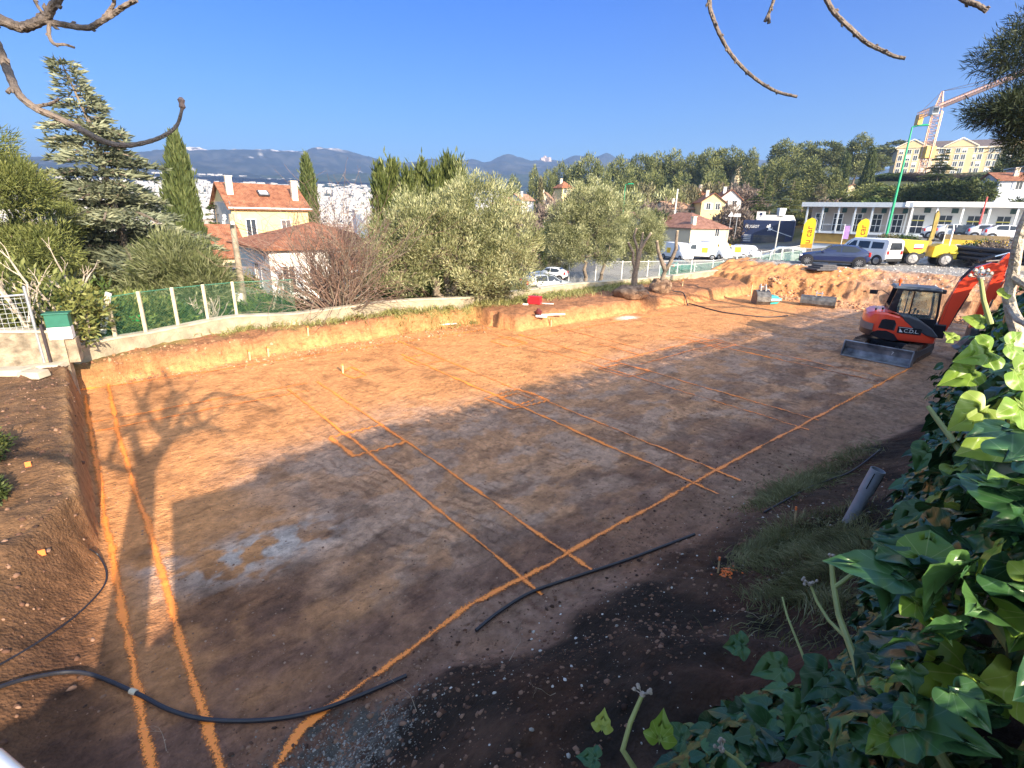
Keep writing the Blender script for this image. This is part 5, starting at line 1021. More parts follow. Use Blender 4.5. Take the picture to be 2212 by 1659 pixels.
mb = MB(); mb.box((L1 * .31, 2.0, H_ + .7), (1.4, .5, 1.6)); sg = mb.build('roof_sign', whi, t)
for k in range(2): mb = MB(); mb.lathe([(.25, 1.74), (.25, 1.72)], (L1 * .31, 0, H_ + .45 + .6 * k), 12, axis='y'); mb.build('sign_emblem', navy, sg)
for k, (px, n_) in enumerate([(1588, 1.5)]): pass
# ------------------------------------------------------------------ terrace building (two wings)
blu = mat('blue_grey_paint', (.42, .47, .53), .6, .06); wallg = mat('warm_grey_wall', (.42, .37, .33), .8, .06, 1); gold = mat('ochre_sign_board', (.50, .30, .07), .6, .12, 1.5)
def terrace(name, label, P, az, L1, zr, zf, wallm, colm, fasc, cols, bays, low):
    t = thing(name, label, 'building', P, R(90 - az)); h = zr - P.z; f = zf - P.z
    mb = MB(); mb.box((L1 / 2, 6.5, (h - .3) / 2 - 1), (L1, 9, h - .3 + 2)); mb.build('wall', wallm, t)
    mb = MB(); mb.box((L1 / 2, 4.9, h - .2), (L1 + 1.0, 13, .22)); mb.build('roof_slab', grey, t)
    mb = MB(); mb.box((L1 / 2, -1.64, h - .12), (L1 + 1.2, .16, .62)); mb.build('fascia', fasc, t)
    mb = MB(); mb.box((L1 / 2, .3, f - .15), (L1, 3.4, .3)); mb.build('terrace_slab', blu, t)
    mb = MB(); mb.box((L1 / 2, .8, (f - .3) / 2 - 1), (L1, 2.6, f - .3 + 2)); mb.build('lower_wall', low, t)
    for k in range(cols): mb = MB(); x = L1 * (k + .12) / cols; mb.box((x, -1.35, (h + f) / 2 - .2), (.2, .2, h - f)); mb.build('column', colm, t)
    mb = MB()
    mb.box((L1 / 2, -1.3, f + .95), (L1, .05, .06)); mb.build('railing', colm, t)
    for k in range(bays):
        x = L1 * (k + .5) / bays; w = L1 / bays * .48; M_ = Matrix.Translation((x, 1.98, 0)); mb = MB(); mb.T = M_; z0, z1 = f + .05, f + 2.5
        for q in (((0, 0, z1), (w + .2, .1, .12)), ((-w / 2, 0, (z0 + z1) / 2), (.1, .1, z1 - z0)), ((w / 2, 0, (z0 + z1) / 2), (.1, .1, z1 - z0)), ((0, 0, (z0 + z1) / 2), (.07, .1, z1 - z0)), ((0, 0, z0 + 1.75), (w, .08, .07))): mb.box(*q)
        g = mb.build('glazed_door', frame_m, t); mb = MB(); mb.T = M_; mb.box((0, .01, (z0 + z1) / 2), (w - .1, .03, z1 - z0 - .05)); mb.build('pane', glass, g)
        mb = MB(); mb.box((x + w * .55, 1.95, h - .85), (w * .5, .08, .62)); mb.build('high_window', mat('green_glass', (.03, .08, .07), .15), t)
    return t
P = D(1738, 500, 94); P.z = .2; La = span_to(P, 133, 1957); zr = zof(440, 1738, 94)
t = terrace('terrace_building', 'blue-grey wing of the low building with thin slanting columns above an ochre board', P, 133, La, zr, zof(497, 1738, 94), wallg, blu, blu, 6, 5, mat('pale_blue_wall', (.52, .57, .64), .7, .05))
mb = MB(); mb.box((La * .36, -.66, 1.95), (La * .60, .12, 1.5)); mb.build('sign_board', gold, t)
for k in range(7): mb = MB(); mb.box((La * (.1 + .085 * k), -1.0, 2.85), (.3, .5, .12)); mb.build('board_lamp', wl, t)
P2 = P + Vector((math.sin(R(133)), math.cos(R(133)), 0)) * La; P2.z = .2; Lb = span_to(P2, 121, 2205) + 12
t = terrace('white_terrace_building', 'bright white wing of the low building with white columns and yellow-framed doors', P2, 121, Lb, zr + .12, zof(497, 1738, 94), mat('bright_white_paint', (.84, .83, .80), .6, .03, 1), frame_m, MT.get('bright_white_paint') or mat('bright_white_paint', (.84, .83, .80), .6, .03, 1), 9, 8, whi)
for k in range(7): mb = MB(); x = Lb * (k + .5) / 8; mb.box((x, 1.9, zof(497, 1738, 94) - .2 + 1.75), (Lb / 8 * .48, .05, .12)); mb.build('yellow_rail', mat('yellow_bar', (.7, .6, .1), .5), t)
P3 = P + Vector((math.sin(R(133)), math.cos(R(133)), 0)) * La * .5 + Vector((9, 12, 0)); 
mb = MB(); hp_ = D(1958, 420, 108); hp2 = D(2128, 420, 96); hl_ = (hp2 - hp_); hl_.z = 0; n_ = 60; rg = np.random.default_rng(90)
t = thing('clipped_hedge', 'long dark clipped hedge above the white roof of the low building', 'hedge', (hp_.x, hp_.y, zof(437, 1958, 108) - .3)); lob = [(hl_.x * k / 14, hl_.y * k / 14, 1.3, 1.1, 1.1, 1.5) for k in range(15)]
foliage('foliage', crown(lob, 520, 26, .5, .4, .16, rg, shell=.15), pine, t)
# flags, sign boards
ylf = mat('yellow_fabric', (.85, .62, .02), .6, .05, 3); orf = mat('orange_print', (.8, .28, .03), .6); redt = mat('dark_red_print', (.35, .03, .02), .6)
def feather(px, py0, py1, d, label, w=.95):
    b = D(px, py0, d); h = zof(py1, px + 8, d) - b.z; t = thing('feather_flag', label, 'flag', b, R(-35), 'yellow feather flags at the car park'); mb = MB(); mb.tube([(0, 0, -.6), (0, 0, h * .8), (-.02, 0, h * .93), (-.25, 0, h)], .025, 6); mb.build('flag_pole', galv, t)
    prof = [(0, h * .12), (-.02, h * .85), (-.12, h * .95), (-.4, h), (-.75, h * .93), (-w, h * .8), (-w, h * .12)]; mb = MB(); mb.prism([(x - .03, z_) for x, z_ in prof], -.01, .01, 'y'); mb.build('sail', ylf, t)
    mb = MB(); mb.prism([(-.05, h * .12), (-.05, h * .26), (-w, h * .22), (-w, h * .12)], -.014, -.011, 'y'); mb.build('orange_foot', orf, t)
    text('lettering', 'u car', w * .8, redt, t, TM((-w * .5, -.02, h * .5), (0, 0, 1), (-1, 0, 0))); return t
feather(1752, 545, 470, 56, 'yellow feather flag with red lettering, left of the blue car')
feather(1868, 536, 472, 62, 'yellow feather flag standing behind the white van')
b = D(1816, 530, 60); t = thing('small_banner', 'small purple and white banner on a pole between the two yellow flags', 'banner', b, R(-35)); h = zof(484, 1816, 60) - b.z; mb = MB(); mb.tube([(0, 0, -1), (0, 0, h)], .03, 6); mb.build('banner_pole', wl, t); mb = MB(); mb.box((.25, 0, h * .62), (.45, .03, h * .62)); mb.build('banner_cloth', mat('lilac_fabric', (.42, .25, .55), .6, .15, 4), t)
b = D(2030, 552, 56); b.z = zof(552, 2030, 56); L_ = 3.9; t = thing('car_hire_board', 'long yellow board with brown lettering behind the yellow dumper', 'sign', b, R(90 - 128)); mb = MB(); mb.box((L_ / 2, 0, .7), (L_, .1, 1.2)); mb.build('board', mat('yellow_board', (.75, .48, .05), .55, .06), t, bevel=.01)
mb = MB(); mb.box((L_ / 2, 0, 1.5), (L_, .14, .35)); mb.build('board_top', mat('brown_board', (.25, .18, .09), .7), t); text('lettering', 'u car', .95, mat('brown_print', (.32, .17, .06), .6), t, TM((L_ * .48, -.07, .72), (1, 0, 0), (0, 0, 1)))
for x in (.2, L_ - .2): mb = MB(); mb.box((x, .08, -.3), (.1, .1, 1.4)); mb.build('board_post', galv, t)
# lamps and masts
grn = mat('green_enamel', (.02, .33, .16), .4, .05)
def lamp(px, py0, py1, px1, d, r, m_, label, head='cobra', name='street_lamp'):
    b = D(px, py0, d); h = zof(py1, px1, d) - b.z; t = thing(name, label, 'lamp', b); mb = MB(); mb.tube([(0, 0, -1), (0, 0, h * .4), (0, 0, h)], [r, r * .75, r * .45], 10); mb.build('lamp_post', m_, t, smooth=True)
    if head == 'cobra': mb = MB(); mb.tube([(0, 0, h), (.35, -.2, h + .1)], r * .4, 6); mb.build('bracket', m_, t); mb = MB(); mb.box((.65, -.38, h + .12), (.85, .32, .14), rz=-.5, taper=.7); mb.build('lamp_head', m_, t, bevel=.04)
    elif head == 'box': mb = MB(); mb.box((0, 0, h + .35), (.55, .5, .7), taper=1.2); mb.build('lamp_head', mat('lantern_glass', (.5, .54, .58), .3), t, bevel=.03); mb = MB(); mb.tube([(-.55, 0, h - .05), (.55, 0, h - .05)], .04, 5); mb.build('crossbar', m_, t)
    return t
lamp(1912, 520, 275, 1965, 60, .13, grn, 'tall bright green street lamp in front of the low terrace building')
lamp(1665, 588, 466, 1672, 58, .10, mat('grey_mast', (.42, .42, .40), .6, .1), 'grey lamp post with a box lantern in front of the navy showroom', 'box')
lamp(1345, 470, 399, 1347, 78, .09, grn, 'green street lamp whose head shows above the right olive tree')
b = D(2098, 545, 75); h = zof(425, 2133, 75) - b.z; mb = MB(); mb.tube([(0, 0, -1), (0, 0, h)], [.13, .07], 8); tag(mb.build('red_mast', mat('red_mast_paint', (.6, .10, .09), .5, .1), loc=b, smooth=True), 'slanting red and white flag mast before the white terrace building', 'mast')
b = D(2002, 545, 60); t = thing('closed_banner', 'brown and ochre folded feather banner leaning above the yellow dumper', 'banner', b, .2); h = zof(455, 2015, 60) - b.z; mb = MB(); mb.prism([(-.35, 0), (.15, 0), (.32, h * .5), (.3, h * .9), (.1, h), (-.15, h * .93), (-.1, h * .5)], -.05, .05, 'y'); mb.build('banner_cloth', mat('ochre_brown_fabric', (.22, .16, .03), .7, .3, 3), t); mb = MB(); mb.tube([(0, 0, -1.5), (0, 0, h)], .04, 5); mb.build('banner_pole', dk, t)
for k, (px, d, lab) in enumerate([(1578, 98, 'white round traffic sign on a post beside the low wide house'), (1592, 99, 'white boxy sign on a post left of the navy showroom')]):
    b = D(px, 475, d); b.z = zof(500, px, d); t = thing('road_sign', lab, 'sign', b, R(-30)); mb = MB(); mb.tube([(0, 0, -1), (0, 0, 2.6)], .05, 6); mb.build('sign_post', galv, t); mb = MB()
    if k: mb.box((0, -.05, 2.6), (1.0, .06, .5))
    else: mb.prism([(-.45, 2.4), (.45, 2.4), (0, 3.2)], -.08, -.04, 'y')
    mb.build('sign_plate', wl, t)
# hill trees
pines = []
for s in range(3):
    lobes = [(0, 0, 9.5, 3.2, 3.0, 2.0), (-2.6, .5, 8.0, 2.5, 2.4, 1.7), (2.5, -.4, 8.2, 2.5, 2.4, 1.8), (.5, -1.5, 6.4, 3.2, 2.4, 1.6), (-1.6, -.8, 5.0, 2.4, 2.0, 1.4), (2.2, 0, 5.0, 2.0, 1.8, 1.3)][:6 - (s == 1)]
    if s == 2: lobes = [(0, 0, 10, 2.2, 2.2, 1.8), (0, 0, 7.6, 3, 2.8, 2), (.8, -.6, 5, 3.3, 2.8, 2), (-1.4, 0, 3.6, 2.4, 2.2, 1.5)]
    pines.append((lobes, 200 + s))
protos = {}
def far_tree(px, top, d, w, lab, kind=0, m_=None, key='p'):
    p = D(px, 500, d); g = hz(p.x, p.y); h = max(5.0, zof(top, px, d) - g); k = (key, kind, (m_ or pine).name)
    if k not in protos:
        lobes, sd = pines[kind]; o = round_tree('hill_pine', (0, 0, 0), 11.5, lobes, 210, lab, sd, m_ or pine, 'pines on the right-hand hill', Ln=.6, Wd=.2, rc=.75, nl=34, up=.3, shell=.14, jit=.5); protos[k] = o
    else: o = dup(protos[k], label=lab)
    s = w / 7.0; o.location = (p.x, p.y, g - .3); o.scale = (s, s, h / 11.5); o.rotation_euler = (0, 0, (px * 37 % 628) / 100); return o
skyl = [(1108, 384, 175, 4.2, 0), (1150, 368, 180, 4.5, 2), (1180, 372, 178, 4.0, 0), (1205, 356, 182, 5, 0), (1232, 358, 190, 4, 1), (1264, 339, 172, 7.0, 0), (1300, 362, 180, 4, 2), (1330, 343, 190, 6.5, 0), (1372, 336, 200, 7, 1), (1412, 334, 205, 7, 0), (1440, 330, 200, 6, 2), (1478, 336, 205, 7, 1), (1515, 326, 190, 7, 0), (1552, 321, 192, 7.5, 1), (1600, 327, 185, 4.5, 2), (1668, 306, 205, 7, 0), (1708, 312, 210, 7, 2), (1745, 308, 212, 8, 1), (1785, 318, 215, 6, 0), (1820, 295, 198, 6.5, 2), (1860, 335, 215, 5, 0), (1896, 308, 300, 10, 1), (1630, 358, 160, 5, 1), (1655, 345, 150, 6, 0), (1725, 342, 150, 6.5, 2), (1765, 362, 150, 5.5, 1), (1345, 372, 150, 6, 1), (1400, 372, 150, 6, 0), (1460, 376, 148, 6, 2), (1530, 372, 150, 6.5, 0)]
for i, (px, top, d, w, k) in enumerate(skyl):
    side = 'before the blue sky' if top < 345 else 'lower on the slope'
    far_tree(px, top, d, w * 1.3 * (d / 190), 'hill pine %s at %d percent across the photo' % (side, round(px / 22.12)), k, leafmat('hill_pine_needles', (.05, .07, .03), (.13, .15, .055), (.25, .26, .10), .6, .1))
b, h = base(1695, 125, 378); cedar_tree(b, h, 5.2, 'large light green layered conifer behind the navy showroom', 91, m_=leafmat('light_conifer', (.05, .065, .02), (.14, .16, .05), (.26, .27, .10)), nlev=22, lean=.2, name='light_conifer')
b, h = base(1635, 118, 372); cedar_tree(b, h, 4.2, 'dark blue-green conifer left of the light green one', 92, m_=pine, nlev=22, name='dark_conifer')
b, h = base(1755, 128, 395); cedar_tree(b, h, 4.0, 'greyish conifer right of the light green one, above the terrace roof', 93, m_=drab, nlev=18, name='grey_conifer')
b, h = base(1995, 150, 318); cedar_tree(b, h, 5.0, 'dark pointed conifer directly below the crane mast', 94, m_=pine, nlev=24, name='dark_conifer')
b, h = base(2152, 175, 320); round_tree('dark_pine', b, h, [(0, 0, h * .75, 3.6, 3, h * .2), (-2.4, 0, h * .5, 3, 2.6, h * .2), (2.2, 0, h * .5, 3.2, 2.6, h * .2)], 220, 'dark rounded pine before the right end of the apartment building', 95, pine, Ln=.7, Wd=.2, rc=.8, nl=24)
b, h = base(1795, 165, 340); cypress(b, h, 2.0, 'left one of the two tall cypresses above the terrace roof', 96, n=500, group='cypresses on the slope')
b, h = base(1848, 160, 325); cypress(b, h, 1.5, 'right, thinner one of the two tall cypresses above the terrace roof', 97, n=500, group='cypresses on the slope')
b, h = base(1165, 135, 389); cypress(b, h, .8, 'slim cypress in front of the small white house', 98, n=320, m_=drab, group='cypresses on the slope')
b, h = base(1176, 70, 480); round_tree('clipped_bush', b, h, [(0, 0, h * .5, 1.0, 1.0, h * .5)], 130, 'clipped dark green bush in the gap between the olive groups', 99, pine, Ln=.25, Wd=.1, rc=.3, nl=24, trunk=False, cat='bush')
bro = leafmat('bare_brush', (.09, .07, .06), (.17, .13, .11), (.26, .21, .17), .8, .1)
sh = [(1095, 442, 105, 3.0, shrubm), (1130, 455, 95, 3, bro), (1185, 430, 105, 3.4, bro), (1225, 425, 115, 3.6, bro), (1110, 468, 85, 2.6, drab), (1150, 476, 80, 2.4, bro), (1385, 400, 125, 4.5, drab), (1430, 405, 125, 4.5, olive), (1350, 408, 120, 4.5, olive), (1475, 404, 128, 4.2, drab), (1520, 398, 135, 5, drab), (1560, 400, 140, 5, bro), (1592, 402, 135, 4, bro), (1418, 455, 100, 3, pine), (1576, 440, 108, 3, bro), (1600, 458, 128, 3, pineb), (1640, 462, 128, 3, pine), (1715, 455, 128, 3, pineb), (1780, 432, 118, 3.4, bro), (1820, 410, 140, 4, pineb), (1870, 395, 150, 4.5, pineb), (1905, 402, 140, 4, shrubm), (1940, 398, 140, 4.6, pineb), (1975, 408, 130, 4, shrubm), (2020, 400, 140, 4.5, bro), (2065, 398, 140, 4.5, shrubm), (2105, 392, 140, 4.5, drab), (1880, 425, 120, 3.4, shrubm), (1920, 428, 118, 3.4, pine), (2145, 378, 165, 4, pine), (1930, 388, 205, 5.5, bro), (1965, 380, 210, 6, shrubm), (2010, 382, 205, 6, bro), (2045, 376, 210, 6, drab), (2085, 380, 205, 6, pine), (2120, 374, 208, 6, shrubm), (2165, 368, 205, 6, pine), (1895, 392, 200, 5, shrubm), (2190, 372, 200, 6, bro), (2200, 425, 108, 3.5, pine), (1300, 420, 110, 4, bro), (1262, 415, 118, 4, drab), (1440, 436, 118, 3.5, bro), (1400, 440, 110, 3.4, bro), (1960, 510, 62, 1.6, shrubm), (1925, 515, 60, 1.5, drab), (2135, 528, 52, 1.4, shrubm), (2160, 532, 50, 1.3, bro)]
kinds = {'olive_leaf': 'silvery', 'drab_leaf': 'drab olive', 'bare_brush': 'leafless brown', 'pine_needles': 'dark green', 'bright_pine_needles': 'yellowish green', 'shrub_leaf': 'green'}
bp_ = {}
for i, (px, top, d, r_, m_) in enumerate(sh):
    p = D(px, 500, d); g = hz(p.x, p.y); h = max(2.0, zof(top, px, d) - g); lab = '%s scrub tree on the right-hand slope, at %d percent across the photo' % (kinds[m_.name], round(px / 22.12))
    if m_.name not in bp_: bp_[m_.name] = round_tree('slope_tree', (0, 0, 0), 5, [(0, 0, 3.2, 2.2, 2, 1.6), (-1.5, .3, 2.2, 1.6, 1.4, 1.6), (1.5, -.3, 2.4, 1.6, 1.4, 1.5), (0, -.5, 1.2, 2.2, 1.8, 1.1)], 200, lab, 300 + i, m_, 'scrub trees on the right-hand slope', Ln=.5, Wd=.15, rc=.55, nl=24); o = bp_[m_.name]
    else: o = dup(bp_[m_.name], label=lab)
    o.location = (p.x, p.y, g - .2); o.scale = (r_ / 2.4, r_ / 2.4, h / 4.9); o.rotation_euler = (0, 0, i * 1.3)
# near dark pine branches at the right edge
rg = np.random.default_rng(44); pb = W(27, -3.2, 3.0); t = thing('near_pine', 'dark pine whose branches hang in at the upper right edge', 'tree', pb); L_ = []; mb = MB(); mb.tube([(0, 0, -3), (0, 0, 6), (.2, 0, 13)], [.25, .2, .1], 9)
for (px, py, d, a, b_, c_) in [(2215, 120, 21, 1.4, 1.2, .75), (2170, 234, 21, 1.05, 1.0, .38), (2225, 242, 21, 1.4, 1.2, .5), (2270, 215, 22, 1.4, 1.2, 1.0), (2215, 292, 21.5, .55, .8, .5), (2250, 340, 22, .8, 1.0, .8), (2222, 50, 21, .35, .5, .25)]:
    q = D(px, py, d) - pb; L_.append((q.x, q.y, q.z, a * .75, b_ * .8, c_ * .75)); limb(mb, (0, 0, q.z + .6), q, .07, .02, rg, 5, .08, 6)
mb.build('trunk', dkbark, t, smooth=True); foliage('crown', crown(L_, 380, 60, .34, .24, .022, rg, up=.2, shell=.25, jit=.7), leafmat('dark_needles', (.012, .022, .010), (.035, .05, .02), (.08, .095, .04), .6, .1), t)
# ------------------------------------------------------------------ vehicles
def paint(name, col, rough=.25): return mat(name, col, rough, .05, 2, coat=.6)
carglass = mat('car_glass', (.02, .025, .032), .06, .1, 1, spec=.8); blackp = mat('black_plastic', (.02, .02, .022), .5, .1); alloy = mat('alloy', (.45, .45, .46), .3, .05, metal=.8); headl = mat('headlamp', (.75, .78, .8), .15, .05); taill = mat('tail_lamp', (.45, .02, .02), .2, .1); plate = mat('number_plate', (.75, .75, .72), .4, .02)
def wheel(t, x, y, r, w=.2, rim=alloy, spokes=5):
    s = 1 if y > 0 else -1; wt = MB(); wt.lathe([(r * .62, -w / 2), (r * .93, -w / 2), (r, -w * .3), (r, w * .3), (r * .93, w / 2), (r * .62, w / 2)], (x, y, r), 24, axis='y'); whl = wt.build('wheel', rub, t, smooth=True)
    mb = MB(); mb.lathe([(r * .66, s * w * .505), (r * .6, s * w * .54), (r * .2, s * w * .52), (.02, s * w * .55)], (x, y, r), 20, axis='y'); mb.build('rim', blackp if spokes > 5 else rim, whl, smooth=True)
    for k in range(spokes):
        a = 2 * math.pi * k / spokes; mb = MB(); mb.box((x + math.cos(a) * r * .33, y + s * w * .57, r + math.sin(a) * r * .33), (r * .58, .03, r * .12), rot=Matrix.Rotation(-a, 3, 'Y')); mb.build('spoke', rim, whl)
def car(name, label, P, yaw, L_, Wd, st, pm, sidewin, cat='car', group=None, wr=.33, wx=(.8, .82), spokes=5, lamps=True, front=None, rear=None, decals=()):
    """st: stations from front (+x) to rear: (x, z_bottom, z_belt, z_top, half width at belt, half width at top)"""
    t = thing(name, label, cat, P, yaw, group); st = [(x * L_, zb, zl, zt, wb * Wd / 2, wt * Wd / 2) for x, zb, zl, zt, wb, wt in st]; vs = []; fs = []
    for x, zb, zl, zt, wb, wt in st:
        h = [(0, zb), (wb * .8, zb), (wb * .98, zb + .12), (wb, zb + (zl - zb) * .6), (wb * .97, zl), (wt, zt - .06), (wt * .85, zt), (0, zt + .02)]
        vs += [(x, y, z) for y, z in h] + [(x, -y, z) for y, z in h[1:-1][::-1]]
    n = 14
    for i in range(len(st) - 1):
        for k in range(n): fs.append((i * n + k, i * n + (k + 1) % n, (i + 1) * n + (k + 1) % n, (i + 1) * n + k))
    fs += [tuple(range(n)), tuple((len(st) - 1) * n + k for k in range(n - 1, -1, -1))]
    mb = MB(); mb.add(vs, fs); mb.build('body', pm, t, smooth=True)
    X = np.array([s[0] for s in st])[::-1]
    def wid(x, z):
        g = [float(np.interp(x, X, np.array([s[j] for s in st])[::-1])) for j in (2, 3, 4, 5)]; u = min(1, max(0, (z - g[0]) / max(.05, g[1] - .06 - g[0]))); return g[2] * .97 * (1 - u) + g[3] * u
    for sd in (1, -1):
        for poly in sidewin:
            mb = MB(); pts = [(x * L_, z) for x, z in poly]; pv = [(x, sd * (wid(x, z) + .012), z) for x, z in pts]; c = Vector(pv[0]) * 0
            for p in pv: c += Vector(p)
            c /= len(pv); iv = [tuple(Vector(p).lerp(c, .0) + Vector((0, -sd * .03, 0))) for p in pv]; m_ = len(pv); mb.add(pv + iv, [tuple(range(m_)), tuple(range(2 * m_ - 1, m_ - 1, -1))] + [(k, (k + 1) % m_, m_ + (k + 1) % m_, m_ + k) for k in range(m_)]); mb.build('side_window', carglass, t)
    for nm, q in (('windscreen', front), ('rear_window', rear)):
        if not q: continue
        (x0, z0, w0), (x1, z1, w1) = q; x0 *= L_; x1 *= L_; d = Vector((x1 - x0, 0, z1 - z0)).normalized(); nrm = Vector((d.z, 0, -d.x)) * (1 if nm == 'windscreen' else -1)
        if nrm.z < 0: nrm = -nrm
        o = nrm * .035; pv = [Vector((x0, -w0, z0)) + o, Vector((x0, w0, z0)) + o, Vector((x1, w1, z1)) + o, Vector((x1, -w1, z1)) + o]; pv2 = [p - o * 1.6 for p in pv]; mb = MB(); mb.add(pv + pv2, [(0, 1, 2, 3), (7, 6, 5, 4), (0, 1, 5, 4), (1, 2, 6, 5), (2, 3, 7, 6), (3, 0, 4, 7)]); mb.build(nm, carglass, t)
    for sx in (wx[0] * L_ / 2 - .12, -wx[1] * L_ / 2 + .2):
        for sy in (1, -1):
            mb = MB(); y = sy * (Wd / 2 - .006); mb.lathe([(wr * 1.17, y - sy * .04), (wr * 1.17, y + sy * .012)], (sx, 0, wr + .02), 24, axis='y'); mb.build('wheel_arch', blackp, t); wheel(t, sx, sy * (Wd / 2 - .07), wr, .2, alloy, spokes)
    mb = MB(); mb.box((0, 0, st[0][1] + .06), (L_ * .55, Wd * .99, .1)); mb.build('sill', blackp, t, bevel=.02)
    if lamps:
        for sy in (1, -1):
            mb = MB(); mb.box((L_ / 2 - .12, sy * Wd * .36, .68), (.2, .34, .14)); mb.build('headlight', headl, t, bevel=.04)
            mb = MB(); mb.box((-L_ / 2 + .06, sy * Wd * .39, .9), (.14, .3, .3)); mb.build('tail_light', taill, t, bevel=.04)
            mb = MB(); mb.box((L_ * .17, sy * (Wd / 2 + .08), 1.0), (.16, .22, .14)); mb.build('mirror', pm, t, bevel=.03)
    mb = MB(); mb.box((-L_ / 2 - .01, 0, .62), (.03, .5, .12)); mb.build('number_plate', plate, t)
    mb = MB(); mb.box((-L_ / 2 + .03, 0, .4), (.2, Wd * .92, .22)); mb.build('bumper', blackp, t, bevel=.05)
    for (x, z, w, h, m_, nm) in decals:
        for sy in (1, -1): mb = MB(); mb.box((x * L_, sy * (Wd / 2 + .012), z), (w, .02, h)); mb.build(nm, m_, t)
    return t
HATCH = [(.5, .3, .62, .66, .78, .7), (.47, .25, .72, .78, .92, .8), (.33, .24, .84, .92, 1.0, .86), (.2, .24, .92, .99, 1.0, .86), (.04, .24, .95, 1.40, 1.0, .72), (-.1, .24, .96, 1.46, 1.0, .72), (-.3, .24, .98, 1.42, 1.0, .70), (-.42, .26, 1.0, 1.20, .98, .76), (-.485, .3, .95, 1.02, .92, .8), (-.5, .34, .7, .8, .88, .8)]
HW = [[(.15, 1.0), (.03, 1.36), (-.08, 1.40), (-.08, 1.0)], [(-.10, 1.0), (-.10, 1.40), (-.27, 1.37), (-.36, 1.16), (-.30, 1.02)]]
HF, HR = ((.19, 1.0, .68), (.05, 1.40, .58)), ((-.43, 1.10, .60), (-.32, 1.40, .55))
VAN = [(.5, .32, .7, .78, .82, .76), (.46, .28, .86, .96, .95, .84), (.34, .27, 1.02, 1.12, 1.0, .88), (.24, .27, 1.1, 1.62, 1.0, .80), (.14, .27, 1.12, 1.82, 1.0, .84), (-.45, .27, 1.12, 1.84, 1.0, .86), (-.49, .3, 1.1, 1.76, .98, .86), (-.5, .34, 1.0, 1.6, .96, .88)]
VW = [[(.27, 1.14), (.18, 1.6), (.06, 1.64), (.06, 1.14)], [(.02, 1.14), (.02, 1.62), (-.18, 1.62), (-.18, 1.14)], [(-.22, 1.14), (-.22, 1.6), (-.42, 1.58), (-.42, 1.16)]]
VW1 = VW[:1]
VF, VR = ((.335, 1.12, .72), (.2, 1.66, .62)), ((-.502, 1.1, .62), (-.49, 1.66, .58))
BIG = [(.5, .34, .8, .9, .84, .78), (.46, .3, 1.0, 1.15, .96, .86), (.38, .3, 1.2, 1.35, 1.0, .9), (.28, .3, 1.3, 2.1, 1.0, .84), (.2, .3, 1.35, 2.35, 1.0, .86), (-.48, .3, 1.35, 2.4, 1.0, .9), (-.5, .34, 1.3, 2.35, .98, .9)]
whp = paint('white_car_paint', (.74, .75, .76)); ystk = mat('yellow_sticker', (.85, .55, .03), .5)
Pc = at(1797, 568, 44); Pc.z = hz(Pc.x, Pc.y) + .0
def yv(az): return R(90 - az)
car('blue_car', 'dark blue hatchback parked on the gravel in front of the white van', Pc, yv(-62), 4.25, 1.8, HATCH, paint('dark_blue_paint', (.016, .025, .08)), HW, wr=.34, spokes=10, front=HF, rear=HR)
Pv = at(1866, 562, 47.5); car('white_van', 'small white van parked behind the dark blue hatchback', Pv, yv(-22), 4.2, 1.8, VAN, whp, VW, cat='van', front=VF, rear=VR)
row = [(1462, 559, 78, 'big', 'white van at the left end of the row, half hidden by the forked trunk'), (1507, 556, 80, 'big', 'white van with an orange square sticker, second in the row'), (1545, 555, 81, 'big', 'white van with a yellow side panel, third in the row'), (1580, 556, 82, 'van', 'small grey-white van with an orange badge, fourth in the row'), (1612, 556, 83, 'van', 'small white van with a yellow sticker, right end of the row')]
for k, (px, py, d, kd, lab) in enumerate(row):
    P = at(px, py, d); dec = [(-.15, 1.3, .8, .7, ystk, 'sticker')] + ([(.25, 1.9, .8, .35, ystk, 'sticker')] if k == 2 else [])
    car('delivery_van', lab, P, yv(-75 if k % 2 else 160), 5.0 if kd == 'big' else 4.1, 1.95 if kd == 'big' else 1.75, BIG if kd == 'big' else VAN, whp if k != 3 else paint('silver_paint', (.5, .52, .54)), [[(.27, 1.38), (.2, 1.95), (.08, 2.0), (.08, 1.38)]] if kd == 'big' else VW1, cat='van', group='vans parked in the yard', front=((.37, 1.36, .74), (.25, 2.1, .66)) if kd == 'big' else VF, rear=VR, decals=dec, wr=.34)
P = at(1470, 576, 66); car('green_car', 'dark green hatchback on the road behind the forked tree', P, yv(60), 4.0, 1.7, HATCH, paint('dark_green_paint', (.01, .09, .085)), HW, front=HF, rear=HR)
P = at(1612, 576, 60); car('orange_car', 'small orange car on the road below the vans', P, yv(58), 3.7, 1.65, HATCH, paint('orange_paint', (.55, .13, .04)), HW, front=HF, rear=HR)
P = at(1688, 566, 66); car('parked_estate', 'pale car seen through the mesh fence right of the grey lamp post', P, yv(-70), 4.2, 1.7, VAN, paint('pale_silver_paint', (.42, .47, .46)), VW, front=VF, rear=VR)
P = at(1186, 575, 58); car('parked_small_car', 'small white car in the gap between the two olive groups', P, yv(-70), 4.0, 1.7, HATCH, whp, HW, front=HF, rear=HR)
P = at(1185, 602, 41); car('grey_parked_car', 'grey car with a dark windscreen beyond the low wall, in the gap between the olives', P, yv(70), 4.2, 1.75, HATCH, paint('grey_paint', (.3, .33, .36)), HW, front=HF, rear=HR)
P = at(800, 615, 35.5); car('shaded_white_van', 'white van beside the white house, partly behind the big olive', P, yv(50), 4.4, 1.8, VAN, whp, VW1, cat='van', front=VF, rear=VR)
